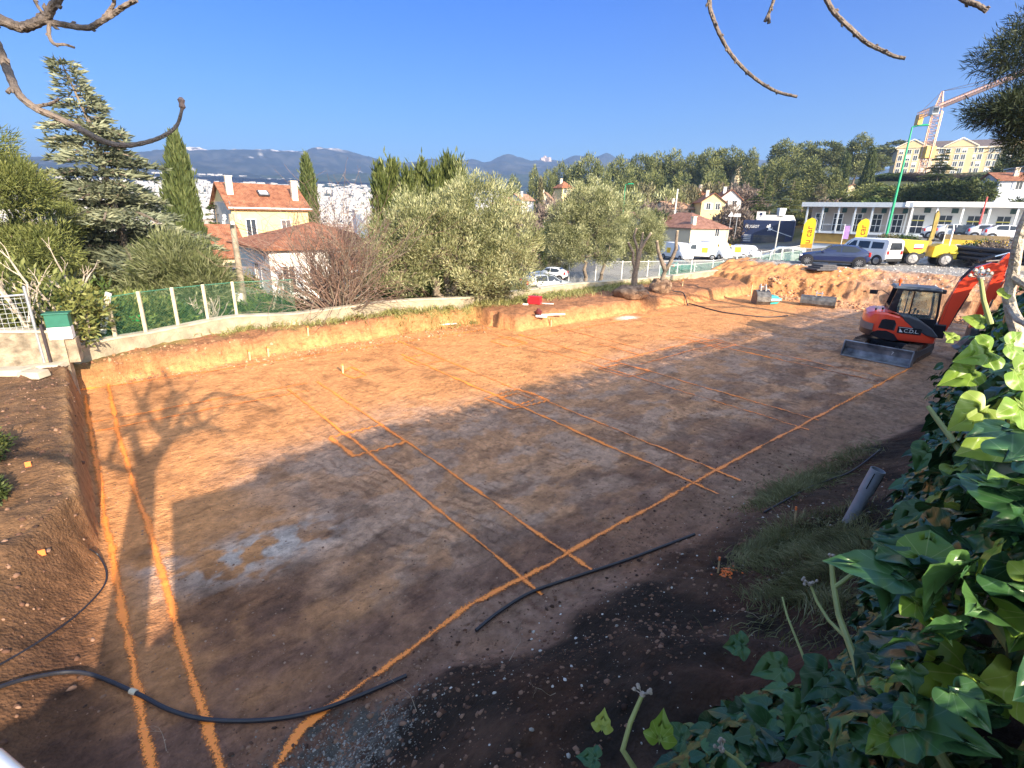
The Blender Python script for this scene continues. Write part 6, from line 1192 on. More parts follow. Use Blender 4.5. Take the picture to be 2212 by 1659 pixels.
for k, (px, py, d, cl, lab) in enumerate([(2068, 512, 72, (.5, .52, .55), 'silver car parked under the columns, left one above the yellow board'), (2105, 514, 72, (.04, .05, .06), 'black car parked under the columns above the yellow board'), (2140, 514, 71, (.55, .57, .6), 'pale silver car under the columns near the red mast'), (2180, 517, 68, (.75, .75, .76), 'white car under the columns at the right edge'), (2040, 512, 74, (.75, .75, .75), 'white car parked behind the folded brown banner')]):
    P = D(px, py, d); P.z -= .2; car('terrace_car', lab, P, yv(120), 4.0, 1.7, HATCH, paint('terrace_paint_%d' % k, cl), HW, group='cars parked along the terrace building', front=HF, rear=HR)
# ground under those cars: raised parking shelf of the terrace building
sp0 = D(2010, 520, 78); sp1 = D(2330, 524, 60); dv = sp1 - sp0; z_ = sp0.z - .25; o0 = Vector((sp0.x, sp0.y, 0)); mb = MB(); nn = Vector((dv.y, -dv.x, 0)).normalized() * 6
mb.add([(0, 0, -3), (dv.x, dv.y, -3), (dv.x + nn.x, dv.y + nn.y, -3), (nn.x, nn.y, -3), (0, 0, z_), (dv.x, dv.y, z_), (dv.x + nn.x, dv.y + nn.y, z_), (nn.x, nn.y, z_)], [(0, 1, 2, 3), (4, 5, 6, 7), (0, 1, 5, 4), (1, 2, 6, 5), (2, 3, 7, 6), (3, 0, 4, 7)])
tag(mb.build('pavement', mat('terrace_paving', (.3, .28, .26), .9, .15), loc=o0), kind='structure')
# ------------------------------------------------------------------ fence of the car park
def panel_fence(pts, h, label, mm, pm, nm='panel_fence'):
    P = [at(x, y, d) for x, y, d in pts]; t = thing(nm, label, 'fence', P[0]); f = []
    for i in range(len(P) - 1):
        n = max(1, round((P[i + 1] - P[i]).length / 2.5))
        for k in range(n): f.append(P[i].lerp(P[i + 1], k / n))
    f.append(P[-1]); zb = [hz(p.x, p.y) + .05 for p in f]; meshpanel('mesh', f, h, mm, t, P[0], zb=zb)
    for p, z in zip(f, zb): mb = MB(); mb.box((p.x - P[0].x, p.y - P[0].y, z - P[0].z + h / 2), (.07, .07, h + .25)); mb.build('post', pm, t)
    mb = MB(); mb.tube([(p.x - P[0].x, p.y - P[0].y, z - P[0].z + h) for p, z in zip(f, zb)], .025, 4); mb.build('rail', pm, t); return t
panel_fence([(1230, 575, 50), (1400, 575, 53), (1540, 572, 56), (1640, 572, 57), (1730, 570, 58)], 1.9, 'tall grey welded mesh fence in front of the vans and orange car', meshmat('grey_weld_mesh', (.45, .47, .46), 9, .10, False), frame_m)
panel_fence([(1425, 580, 46), (1500, 580, 49), (1560, 578, 50), (1605, 576, 50.5), (1660, 575, 51), (1728, 573, 52)], 1.15, 'low green mesh fence along the road behind the low wall', meshmat('green_weld_mesh', (.03, .16, .12), 9, .2, False), mat('pale_green_post', (.45, .55, .48), .6))
# ------------------------------------------------------------------ yellow site dumper
P = at(1990, 573, 49.5); ylw = mat('dumper_yellow', (.66, .50, .03), .45, .18, 3, .1); P.z += .02
t = thing('site_dumper', 'yellow articulated site dumper with a tipping skip and roll bar on the gravel', 'dumper', P, yv(-72))
mb = MB(); mb.prism([(.35, .95), (.55, .82), (1.15, .78), (1.95, 1.72), (1.9, 1.78), (.2, 1.72), (.25, 1.2)], -.85, .85, 'y'); mb.build('skip', ylw, t, bevel=.02)
mb = MB(); mb.box((1.05, 0, 1.74), (1.55, 1.5, .03)); mb.build('skip_hollow', mat('dark_skip', (.12, .1, .06), .8), t)
mb = MB(); mb.box((.9, 0, .62), (1.6, .8, .28)); mb.build('front_frame', blackp, t, bevel=.03)
mb = MB(); mb.prism([(-.25, .6), (-.3, 1.35), (-.75, 1.55), (-1.55, 1.5), (-1.75, 1.25), (-1.8, .6), (-1.6, .5)], -.62, .62, 'y'); mb.build('engine_cover', ylw, t, bevel=.06)
mb = MB(); mb.box((-1.815, 0, 1.05), (.03, .85, .6)); gr_ = mb.build('grille', blackp, t, bevel=.02)
for k, (y0, m_) in enumerate([(-.2, headl), (.05, mat('decal_red', (.6, .03, .03), .5))]):
    mb = MB(); mb.prism([(y0 - .02, 1.25), (y0 + .08, 1.25), (y0 + .12, .95), (y0 + .17, 1.25), (y0 + .27, 1.25), (y0 + .16, .82), (y0 + .08, .82)], -1.85, -1.832, 'x'); mb.build('grille_emblem', m_, gr_)
mb = MB(); mb.box((-1.82, 0, .55), (.12, 1.0, .16)); mb.build('rear_bumper', ylw, t, bevel=.03)
for sy in (-1, 1): mb = MB(); mb.box((-1.5, sy * .7, .95), (.5, .2, .12)); mb.build('mudguard', ylw, t, bevel=.03)
mb = MB(); mb.box((-.55, 0, 1.75), (.5, .5, .14)); mb.box((-.8, 0, 2.0), (.12, .5, .5)); mb.build('seat', blackp, t, bevel=.04)
mb = MB(); mb.tube([(-.05, 0, 1.4), (.05, 0, 1.95)], .04, 6); mb.lathe([(.2, 0), (.22, .02), (.2, .04)], (.05, 0, 1.95), 14); mb.build('steering_wheel', blackp, t)
mb = MB(); mb.tube([(-1.15, -.58, 1.4), (-1.15, -.58, 2.65), (-1.15, -.42, 2.85), (-1.15, .42, 2.85), (-1.15, .58, 2.65), (-1.15, .58, 1.4)], .045, 8); mb.build('roll_bar', frame_m, t, smooth=True)
mb = MB(); mb.box((.0, -.35, 1.35), (.3, .3, .5)); mb.build('red_canister', red, t, bevel=.03)
for sy in (-1, 1):
    mb = MB(); mb.box((.75, sy * .862, 1.35), (.55, .02, .25)); mb.build('skip_label', headl, t); mb = MB(); mb.box((.75, sy * .866, 1.18), (.55, .02, .1)); mb.build('skip_label_stripe', red, t)
for x in (.95, -1.05):
    for sy in (-1, 1): wheel(t, x, sy * .78, .46, .38, mat('pale_rim', (.34, .33, .33), .6, .2, 9), 5)
# ------------------------------------------------------------------ mini excavator
rb = paint('excavator_red', (.85, .075, .03), .32); dgrey = mat('dark_grey_panel', (.055, .06, .075), .45, .1, 4); blk = mat('satin_black', (.012, .013, .02), .35, .1); trk = mat('dusty_rubber', (.10, .07, .055), .85, .4, 6, .6, col2=(.24, .15, .10)); blade_m = mat('scratched_steel', (.09, .10, .13), .45, .45, 2.5, .4, metal=.4, col2=(.32, .34, .38)); chrome = mat('chrome', (.75, .75, .75), .12, .02, metal=1)
EP = Vector((14.35, 19.15, 0)); FAZ = 118; UAZ = 50
t = thing('mini_excavator', 'red and black mini excavator with its grey blade down, standing on the plot', 'excavator', EP, R(90 - FAZ))
Mu = Matrix.Rotation(R(FAZ - UAZ), 4, 'Z')       # undercarriage frame: its x axis runs along the plot, blade at -x
for sy in (-.78, .78):
    prof = []
    for k in range(9): a = math.pi / 2 + math.pi * k / 8; prof.append((-1.05 + .28 * math.cos(a), .29 + .28 * math.sin(a)))
    for k in range(9): a = -math.pi / 2 + math.pi * k / 8; prof.append((1.05 + .28 * math.cos(a), .29 + .28 * math.sin(a)))
    mb = MB(); mb.T = Mu; mb.prism(prof, sy - .2, sy + .2, 'y'); tk = mb.build('track', trk, t)
    for k in range(30):
        s = k / 30 * (4.2 + 2 * math.pi * .28)
        if s < 2.1: p, n_ = (-1.05 + s, .57), (0, 1)
        elif s < 2.1 + math.pi * .28: a = math.pi / 2 - (s - 2.1) / .28; p, n_ = (1.05 + .28 * math.cos(a), .29 + .28 * math.sin(a)), (math.cos(a), math.sin(a))
        elif s < 4.2 + math.pi * .28: p, n_ = (1.05 - (s - 2.1 - math.pi * .28), .01), (0, -1)
        else: a = -math.pi / 2 - (s - 4.2 - math.pi * .28) / .28; p, n_ = (-1.05 + .28 * math.cos(a), .29 + .28 * math.sin(a)), (math.cos(a), math.sin(a))
        mb = MB(); mb.T = Mu; mb.box((p[0] + n_[0] * .012, sy, p[1] + n_[1] * .012), (.07, .4, .05), rot=Matrix.Rotation(math.atan2(n_[0], n_[1]), 3, 'Y')); mb.build('track_lug', trk, tk)
    mb = MB(); mb.T = Mu; mb.box((0, sy, .3), (1.9, .43, .26)); mb.build('track_frame', dgrey, t, bevel=.03)
    for x in (-1.05, 1.05): mb = MB(); mb.T = Mu; mb.lathe([(.2, -.215), (.2, .215)], (x, sy, .29), 14, axis='y'); mb.build('sprocket', dgrey, t)
mb = MB(); mb.T = Mu; mb.box((0, 0, .5), (1.5, 1.2, .24)); mb.build('undercarriage', blk, t, bevel=.03); mb = MB(); mb.lathe([(.5, .6), (.5, .78)], n=20); mb.build('slew_ring', blk, t)
bp2 = [(-1.88, .05), (-1.80, .02), (-1.70, .1), (-1.66, .25), (-1.68, .42), (-1.78, .56), (-1.82, .56), (-1.74, .42), (-1.72, .25), (-1.76, .12), (-1.86, .09)]
mb = MB(); mb.T = Mu; mb.prism([(-1.92, .04), (-1.78, .06), (-1.70, .14), (-1.67, .27), (-1.70, .42), (-1.80, .57), (-1.74, .59), (-1.62, .44), (-1.58, .27), (-1.62, .1), (-1.74, 0)], -1.06, 1.06, 'y'); bl = mb.build('blade', blade_m, t)
for sy in (-1.06, 1.06): mb = MB(); mb.T = Mu; mb.prism([(-1.95, .03), (-1.6, 0), (-1.58, .45), (-1.8, .6), (-1.86, .45)], sy - .015, sy + .015, 'y'); mb.build('blade_cheek', blade_m, bl)
mb = MB(); mb.T = Mu; mb.box((-1.9, 0, .045), (.1, 2.1, .035)); mb.build('blade_edge', mat('bright_blade_edge', (.34, .37, .42), .4, .25, 5, metal=.5), bl)
for sy in (-.35, .35): mb = MB(); mb.T = Mu; mb.tube([(-1.62, sy, .3), (-.7, sy * .9, .42)], .07, 6); mb.build('blade_arm', blk, t)
text('blade_number', '7', .16, headl, bl, Mu @ TM((-1.735, -.45, .38), (0, -1, 0), (.25, 0, 1)))
# upper body: rounded tail, bonnet falling towards the front on the right side
def ring_out(sc_, k=1):
    o = []
    for i in range(13): a = math.pi / 2 + math.pi * i / 12; o.append((-.55 + .62 * math.cos(a) * sc_, .97 * math.copysign(abs(math.sin(a)) ** .75, math.sin(a)) * sc_))
    o += [(0, -.97 * sc_), (.55, -.96 * sc_), (1.0, -.86 * sc_), (1.1, -.6 * sc_), (1.1, 0), (1.1, .6 * sc_), (1.0, .86 * sc_), (.55, .96 * sc_), (0, .97 * sc_)]; return o
def ztop(x, y):
    if y < -.22: return float(np.interp(x, [-1.2, -.9, -.35, -.05, .5, 1.0, 1.1], [1.50, 1.64, 1.66, 1.55, 1.30, 1.0, .9]))
    return float(np.interp(x, [-1.2, -.9, -.38, -.3, 1.1], [1.50, 1.64, 1.66, 1.0, .95]))
levels = []; vs = []; 
def zb_(x): return float(np.interp(x, [-1.2, -.9, -.5, -.2, 1.1], [1.05, .95, .85, .72, .70]))
R0, R1, R2, R3 = ring_out(.96), ring_out(1.0), ring_out(.98), ring_out(.86); n = len(R0)
for rr, kind in ((R0, 0), (R1, 1), (R1, 2), (R2, 3), (R3, 4)):
    for x, y in rr:
        zt, zb = ztop(x, y), zb_(x); vs.append((x, y, {0: zb, 1: zb + .08, 2: zb + (zt - zb) * .6, 3: zt - .06, 4: zt}[kind]))
fs = []
for l in range(4):
    for k in range(n): fs.append((l * n + k, l * n + (k + 1) % n, (l + 1) * n + (k + 1) % n, (l + 1) * n + k))
fs.append(tuple(range(n - 1, -1, -1))); mid = [4 * n + k for k in range(n)]
# close the top by strips between mirrored points so the bonnet keeps its step
NS = 10
for k in range(0, 0): pass
top_rows = []
for x in np.linspace(-1.08, 1.0, 16):
    hw = .84 * (1 - max(0, (-x - .55) / .62) ** 2.2) ** .5 if x < -.55 else .84
    row_ = []
    for y in [-hw, -hw * .7, -.30, -.20, .0, hw * .5, hw]: row_.append(len(vs)); vs.append((x, y, ztop(x, y) + .004))
    top_rows.append(row_)
for a_, b_ in zip(top_rows, top_rows[1:]):
    for k in range(6): fs.append((a_[k], a_[k + 1], b_[k + 1], b_[k]))
mb = MB(); mb.add(vs, fs); body = mb.build('bodywork', rb, t, smooth=True)
mb = MB(); vs = []; m_ = 13        # black tail skirt and grey counterweight band
for z0, z1, sc_, mm_, nm in ((.78, 1.0, 1.0, blk, 'tail_skirt'), (.98, 1.22, 1.03, mat('grey_tail_guard', (.16, .15, .15), .5, .15, 5), 'counterweight')):
    mb = MB(); o = ring_out(sc_)[2:11]; i_ = [(x * .6, y * .6) for x, y in o]; vs = [(x, y, z0) for x, y in o] + [(x, y, z1) for x, y in o] + [(x, y, z0) for x, y in i_] + [(x, y, z1) for x, y in i_]; q = len(o); fs = []
    for k in range(q - 1): fs += [(k, k + 1, q + k + 1, q + k), (q + k, q + k + 1, 3 * q + k + 1, 3 * q + k), (2 * q + k, 2 * q + k + 1, k + 1, k)]
    mb.add(vs, fs); mb.build(nm, mm_, t, smooth=True)
def side(poly, mm_, nm, off=.0, par=None, y0=-.97):
    mb = MB(); mb.prism(poly, y0 - .012 - off, y0 + .03, 'y'); return mb.build(nm, mm_, par or t, bevel=0)
side([(-.95, .86), (-.72, 1.0), (-.45, 1.02), (-.2, .92), (-.05, .72), (-.3, .68), (-.7, .74)], blk, 'wheel_arch_skirt')
side([(-.72, 1.10), (-.66, 1.40), (-.56, 1.44), (-.28, 1.42), (-.22, 1.30), (-.24, 1.05)], blk, 'air_intake')
side([(-.28, 1.05), (-.24, 1.30), (-.21, 1.28), (-.23, 1.04)], dgrey, 'intake_rib', .004)
dc = side([(-.14, .98), (-.14, 1.22), (.56, 1.20), (.56, .98)], blk, 'decal_plate', .004)
text('lettering', 'C.D.L.', .17, headl, dc, TM((.27, -.995, 1.08), (1, 0, 0), (0, 0, 1)), .003)
mb = MB(); mb.prism([(-.08, 1.02), (-.08, 1.16), (.03, 1.02)], -.997, -.985, 'y'); mb.build('logo_triangle', headl, dc)
side([(-.12, 1.185), (-.12, 1.2), (.3, 1.195), (.3, 1.18)], headl, 'decal_line', .008, dc)
mb = MB(); mb.prism([(-.12, 1.60), (.1, 1.60), (.45, 1.48), (.85, 1.22), (1.08, .96), (1.0, .92), (.7, .98), (.3, 1.18), (.0, 1.42)], -.965, -.25, 'y'); mb.build('grey_side_cover', dgrey, t, bevel=.04)
for x in (-.85, -.62): mb = MB(); mb.lathe([(.03, 1.6), (.035, 1.72), (.02, 1.74)], (x, -.45 + (x + .85), 0), 8); mb.build('filler_cap', blk, t)
# cab
cx0, cx1, cy0, cy1, cz0, cz1 = -.38, 1.02, -.12, .9, .98, 2.46
mb = MB(); mb.box(((cx0 + cx1) / 2 - .02, (cy0 + cy1) / 2, cz1 + .04), (cx1 - cx0 + .04, cy1 - cy0 + .08, .10), taper=.92); rf = mb.build('cab_roof', mat('dusty_black', (.07, .085, .11), .3, .15, 3), t, bevel=.03)
for y in (cy0, cy1):
    mb = MB(); mb.prism([(cx0 - .12, 1.35), (cx0 - .1, 1.5), (cx0 + .08, cz1), (cx0 + .26, cz1), (cx0 + .14, 1.5), (cx0 + .2, cz0), (cx0 - .1, cz0)], y - .03, y + .03, 'y'); mb.build('rear_pillar', blk, t)
    mb = MB(); mb.tube([(cx1, y, cz0), (cx1 + .02, y, 1.6), (cx1 - .06, y, cz1)], .04, 6); mb.build('front_pillar', blk, t)
    mb = MB(); mb.tube([(.22, y, cz0), (.22, y, cz1)], .025, 5); mb.build('middle_pillar', blk, t)
    mb = MB(); mb.tube([(cx0 + .1, y, cz1 - .03), (cx1 - .05, y, cz1 - .03)], .04, 6); mb.build('top_rail', blk, t)
    mb = MB(); mb.box(((cx0 + cx1) / 2, y, 1.2), (cx1 - cx0, .05, .5)); mb.build('door_panel', blk, t, bevel=.01)
mb = MB(); mb.box((cx0, (cy0 + cy1) / 2, 1.55), (.08, cy1 - cy0, .5)); mb.build('rear_panel', blk, t)
cg, nt, p_ = newmat('clear_cab_glass'); p_.inputs['Base Color'].default_value = (.5, .55, .55, 1); p_.inputs['Roughness'].default_value = .04
tr__ = nt.nodes.new('ShaderNodeBsdfTransparent'); tr__.inputs[0].default_value = (.82, .88, .86, 1); mx__ = nt.nodes.new('ShaderNodeMixShader'); mx__.inputs[0].default_value = .12; nt.links.new(tr__.outputs[0], mx__.inputs[1]); nt.links.new(p_.outputs[0], mx__.inputs[2]); nt.links.new(mx__.outputs[0], nt.nodes['Material Output'].inputs[0])
for c_, d_ in [((.6, cy0, 1.95), (.72, .01, .95)), ((.0, cy0, 1.98), (.36, .01, .9)), ((.6, cy1, 1.95), (.72, .01, .95)), ((.0, cy1, 1.98), (.36, .01, .9)), ((cx1 - .01, .39, 1.9), (.01, .92, 1.0))]: mb = MB(); mb.box(c_, d_); mb.build('cab_glass', cg, t)
mb = MB(); mb.box((.1, .4, 1.35), (.5, .5, .16)); mb.box((-.12, .4, 1.72), (.14, .48, .7)); mb.box((-.14, .4, 2.14), (.1, .26, .2)); mb.build('seat', blk, t, bevel=.04)
for y in (.12, .68): mb = MB(); mb.tube([(.42, y, 1.3), (.5, y, 1.62)], .02, 6); mb.box((.5, y, 1.66), (.06, .06, .1)); mb.build('control_lever', blk, t)
mb = MB(); mb.lathe([(.03, cz1 + .09), (.03, cz1 + .2), (.06, cz1 + .2), (.065, cz1 + .3), (.03, cz1 + .34)], (cx0 + .12, cy0 + .15, 0), 12); mb.build('beacon', mat('orange_beacon', (.75, .13, .04), .3), t, smooth=True)
mb = MB(); mb.tube([(cx0, cy1, 2.1), (cx0 - .25, cy1 + .05, 2.25), (cx0 - .45, cy1 + .12, 2.2)], .015, 5); mb.box((cx0 - .5, cy1 + .12, 2.15), (.26, .04, .16)); mb.build('mirror', blk, t)
mb = MB(); mb.box((cx1 + .03, cy0 + .1, cz1 - .02), (.16, .2, .14)); mb.build('work_light', blk, t, bevel=.02)
# boom, arm, bucket
def beam(pts, w, mm_, nm, par=None):
    mb = MB(); P_ = [Vector((x, 0, z)) for x, z, h in pts]; up_, dn_ = [], []
    for i, (x, z, h) in enumerate(pts):
        d_ = (P_[min(i + 1, len(P_) - 1)] - P_[max(i - 1, 0)]).normalized(); nrm = Vector((-d_.z, 0, d_.x)); up_.append(P_[i] + nrm * h / 2); dn_.append(P_[i] - nrm * h / 2)
    poly = [(p.x, p.z) for p in up_] + [(p.x, p.z) for p in dn_[::-1]]
    m2 = len(pts); vs = [(x, -w / 2, z) for x, z in poly] + [(x, w / 2, z) for x, z in poly]; N_ = len(poly)
    fs = [(i, (i + 1) % N_, N_ + (i + 1) % N_, N_ + i) for i in range(N_)]
    for i in range(m2 - 1): j1, j2 = N_ - 1 - i, N_ - 2 - i; fs += [(i, i + 1, j2, j1), (N_ + i, N_ + j1, N_ + j2, N_ + i + 1)]
    mb.add(vs, fs); return mb.build(nm, mm_, par or t, bevel=.01)
mb = MB(); mb.box((1.2, 0, 1.05), (.35, .4, .5)); mb.build('boom_bracket', blk, t, bevel=.03)
bm_ = beam([(1.28, 1.1, .28), (1.38, 1.9, .40), (1.6, 2.75, .44), (1.85, 3.2, .40), (2.15, 3.38, .30), (2.45, 3.35, .22)], .24, rb, 'boom')
mb = MB(); mb.box((1.95, -.125, 3.22), (.3, .01, .14)); mb.build('boom_label', headl, bm_)
ar_ = beam([(2.5, 3.85, .10), (2.42, 3.55, .24), (2.38, 3.0, .30), (2.25, 2.2, .24), (2.12, 1.25, .18)], .2, rb, 'arm')
mb = MB(); mb.tube([(1.42, 0, 1.25), (1.72, 0, 2.45)], .075, 10); mb.build('boom_cylinder', blk, t, smooth=True); mb = MB(); mb.tube([(1.70, 0, 2.4), (1.85, 0, 2.85)], .035, 8); mb.build('boom_rod', chrome, t, smooth=True)
for y in (-.10, .10): mb = MB(); mb.tube([(1.22, y, 1.4), (1.28, y, 2.2), (1.45, y, 2.95), (1.72, y, 3.42), (1.95, y * 1.2, 3.5)], .022, 6); mb.build('hydraulic_hose', blk, t, smooth=True)
for y in (-.06, .06): mb = MB(); mb.tube([(1.95, y, 3.55), (2.4, y, 3.62), (2.62, y, 3.45), (2.6, y, 3.1), (2.5, y, 2.8)], .02, 6); mb.build('pale_hose', mat('dusty_hose', (.35, .3, .26), .6), t, smooth=True)
mb = MB(); mb.tube([(1.78, 0, 3.52), (2.15, 0, 3.72)], .065, 10); mb.build('arm_cylinder', blk, t, smooth=True); mb = MB(); mb.tube([(2.1, 0, 3.69), (2.5, 0, 3.86)], .032, 8); mb.build('arm_rod', chrome, t, smooth=True)
mb = MB(); mb.tube([(2.58, 0, 3.1), (2.45, 0, 2.3)], .055, 10); mb.build('bucket_cylinder', rb, t, smooth=True); mb = MB(); mb.tube([(2.45, 0, 2.3), (2.38, 0, 1.8), (2.2, 0, 1.35)], .03, 6); mb.build('bucket_link', chrome, t)
mb = MB(); mb.prism([(2.05, 1.3), (2.25, 1.3), (2.4, .95), (2.35, .6), (2.05, .4), (1.75, .5), (1.9, .6), (2.05, .9)], -.3, .3, 'y'); mb.build('bucket', steel, t, bevel=.02)
# ------------------------------------------------------------------ ivy
def ivymat(name, c0, c1, c2, vein, rough, trans):
    m, nt, p = newmat(name); N = nt.nodes.new; L = nt.links.new
    at = N("ShaderNodeAttribute"); at.attribute_name = "tint"; rp = N("ShaderNodeValToRGB"); e = rp.color_ramp.elements; mid = e.new(.5); e[0].color = (*c0, 1); mid.color = (*c1, 1); e[2].color = (*c2, 1); L(at.outputs["Fac"], rp.inputs[0])
    uv = N("ShaderNodeUVMap"); sp = N("ShaderNodeSeparateXYZ"); L(uv.outputs[0], sp.inputs[0])
    def mth(op, a, b=None, c=None):
        q = N("ShaderNodeMath"); q.operation = op
        for i, x in enumerate((a, b, c)):
            if x is None: continue
            if isinstance(x, (int, float)): q.inputs[i].default_value = x
            else: L(x, q.inputs[i])
        return q.outputs[0]
    x, y = sp.outputs["X"], sp.outputs["Y"]; ax = mth('ABSOLUTE', x); v = mth('LESS_THAN', ax, .009)
    for sl in (.15, .75, 1.6):                      # palmate veins radiating from the stalk
        d = mth('ABSOLUTE', mth('SUBTRACT', y, mth('MULTIPLY', ax, sl))); v = mth('MAXIMUM', v, mth('LESS_THAN', d, .007 * (1 + sl * .8)))
    mx = N("ShaderNodeMix"); mx.data_type = 'RGBA'; L(mth('MULTIPLY', v, .42), mx.inputs["Factor"]); L(rp.outputs[0], mx.inputs["A"]); mx.inputs["B"].default_value = (*vein, 1)
    tc = N("ShaderNodeTexCoord"); no = N("ShaderNodeTexNoise"); no.inputs["Scale"].default_value = 14; no.inputs["Detail"].default_value = 6; no.inputs["Roughness"].default_value = .7; L(tc.outputs["Object"], no.inputs["Vector"])
    mr = N("ShaderNodeMapRange"); mr.inputs[3].default_value = .65; mr.inputs[4].default_value = 1.35; L(no.outputs["Fac"], mr.inputs[0]); vm = N("ShaderNodeVectorMath"); vm.operation = 'SCALE'; L(mx.outputs["Result"], vm.inputs[0]); L(mr.outputs[0], vm.inputs["Scale"])
    L(vm.outputs[0], p.inputs["Base Color"]); p.inputs["Roughness"].default_value = rough; p.inputs["Specular IOR Level"].default_value = .35
    tr = N("ShaderNodeBsdfTranslucent"); L(vm.outputs[0], tr.inputs[0]); ms = N("ShaderNodeMixShader"); ms.inputs[0].default_value = trans; L(p.outputs[0], ms.inputs[1]); L(tr.outputs[0], ms.inputs[2]); L(ms.outputs[0], nt.nodes["Material Output"].inputs[0]); return m
IV = ivymat("ivy_leaf", (.014, .045, .017), (.034, .098, .032), (.085, .175, .045), (.12, .20, .11), .30, .10)
IVY = ivymat("young_ivy_leaf", (.12, .24, .03), (.20, .32, .045), (.34, .42, .08), (.42, .48, .18), .35, .28)
def leaf_template(kind, res=1):
    half = {0: [(.0, .02), (.20, -.20), (.42, -.12), (.62, .12), (.44, .30), (.40, .52), (.22, .70), (.0, 1.05)], 1: [(0, 0), (.22, -.12), (.42, .02), (.47, .28), (.40, .52), (.24, .78), (.12, .92), (0, 1.08)], 2: [(0, .02), (.26, -.16), (.50, -.02), (.52, .20), (.40, .46), (.26, .66), (.12, .86), (0, 1.0)]}[kind]
    if res > 1:
        H_ = [np.array(p, float) for p in half]; o = []
        for i in range(len(H_) - 1):
            p0 = H_[max(i - 1, 0)]; p1 = H_[i]; p2 = H_[i + 1]; p3 = H_[min(i + 2, len(H_) - 1)]
            for k in range(res): s = k / res; o.append(tuple(.5 * ((2 * p1) + (p2 - p0) * s + (2 * p0 - 5 * p1 + 4 * p2 - p3) * s * s + (3 * p1 - p0 - 3 * p2 + p3) * s ** 3)))
        o.append(tuple(H_[-1])); half = [(max(0, x), y) for x, y in o]
    V = []; F = []; M_ = len(half)
    def z(x, y): return .30 * abs(x) ** .9 - .42 * x * x - .26 * max(0, y - .2) ** 2 + (.035 * math.sin(y * 11 + abs(x) * 6) + .02 * math.sin(y * 23)) * min(1, abs(x) * 3)
    for sg in (1, -1):
        o = len(V)
        for f in ((1, .66, .33, 0) if res > 3 else (1, .5, 0) if res > 1 else (1, .45)):
            for x, y in half:
                yy = .32 + (y - .32) * (f if res > 1 else (1 if f == 1 else .5)); xx = x * f
                if f == 0: xx, yy = 0, y * .9 + .03
                V.append((sg * xx, yy if f else yy, z(xx, yy)))
        nr_ = 4 if res > 3 else 3 if res > 1 else 2
        for r_ in range(nr_ - 1):
            for i in range(M_ - 1):
                a, b, c, d = o + r_ * M_ + i, o + r_ * M_ + i + 1, o + (r_ + 1) * M_ + i + 1, o + (r_ + 1) * M_ + i
                F += [(a, b, c), (a, c, d)] if sg > 0 else [(b, a, d), (b, d, c)]
        if res == 1:
            b0 = len(V); V.append((0, .30, z(0, .3)))
            for i in range(M_ - 1): a, b = o + M_ + i, o + M_ + i + 1; F.append((a, b, b0) if sg > 0 else (b, a, b0))
    return np.array(V), np.array(F)
TPL = [leaf_template(k) for k in range(3)] + [leaf_template(k, 5) for k in range(3)] + [leaf_template(k, 3) for k in range(3)]
def put_leaves(P, Nn, T, size, tint, rg, kinds=(0, 1, 2)):
    P = np.array(P, float); Nn = unit(np.array(Nn, float)); T = np.array(T, float); T = unit(T - Nn * (T * Nn).sum(1, keepdims=True)); X = np.cross(T, Nn); out_v = []; out_f = []; out_t = []; out_u = []; off = 0; k = rg.choice(kinds, len(P))
    for q in kinds:
        i = np.where(k == q)[0]
        if not len(i): continue
        V, F = TPL[q]; bend = rg.uniform(.4, 1.7, len(i)); w = V[None, :, 0, None] * X[i][:, None] + V[None, :, 1, None] * T[i][:, None] + V[None, :, 2, None] * bend[:, None, None] * Nn[i][:, None]
        v = P[i][:, None] + w * size[i][:, None, None]; out_v.append(v.reshape(-1, 3)); out_f.append((F[None] + (np.arange(len(i)) * len(V))[:, None, None] + off).reshape(-1, 3)); out_t.append(np.repeat(tint[i], len(V))); out_u.append(np.tile(V[:, :2], (len(i), 1))); off += len(i) * len(V)
    return np.concatenate(out_v), np.concatenate(out_f), np.concatenate(out_t), np.concatenate(out_u)
rg = np.random.default_rng(77)
O3 = np.array([-BX[0], -BX[1]]); Bv = np.array([BX[0], BX[1], 0]); Av = np.array([AX[0], AX[1], 0])
def Wn(a, b, z): return np.stack([a * AX[0] + b * BX[0], a * AX[1] + b * BX[1], z], 1)
def face_b(a, z):
    env = np.interp(a, [.4, .9, 2, 3, 4, 5, 6.5, 9, 30], [.06, .16, .40, .54, .70, .88, 1.04, 1.2, 1.3]); pr = np.interp(z, [1.0, 2.2, 3.6, 4.1, 4.4, 4.75, 5.1], [1.1, 1.1, 1.02, .80, .50, .24, .05])
    return env * pr * (1 + .15 * (vn(a * 1.4, z * 1.4, 61) - .5) * 2 + .10 * (vn(a * 4, z * 4, 62) - .5) * 2)
def ztop_h(a): return 4.52 + .02 * np.clip(a, 0, 30) + .22 * (vn(a * 1.1, a * 0, 66) - .5) + .12 * (vn(a * 4.1, a * 0, 67) - .5)
t = thing('ivy_hedge', 'dense dark ivy covering the boundary wall along the right side of the photo', 'ivy', W(0, 0, 0))
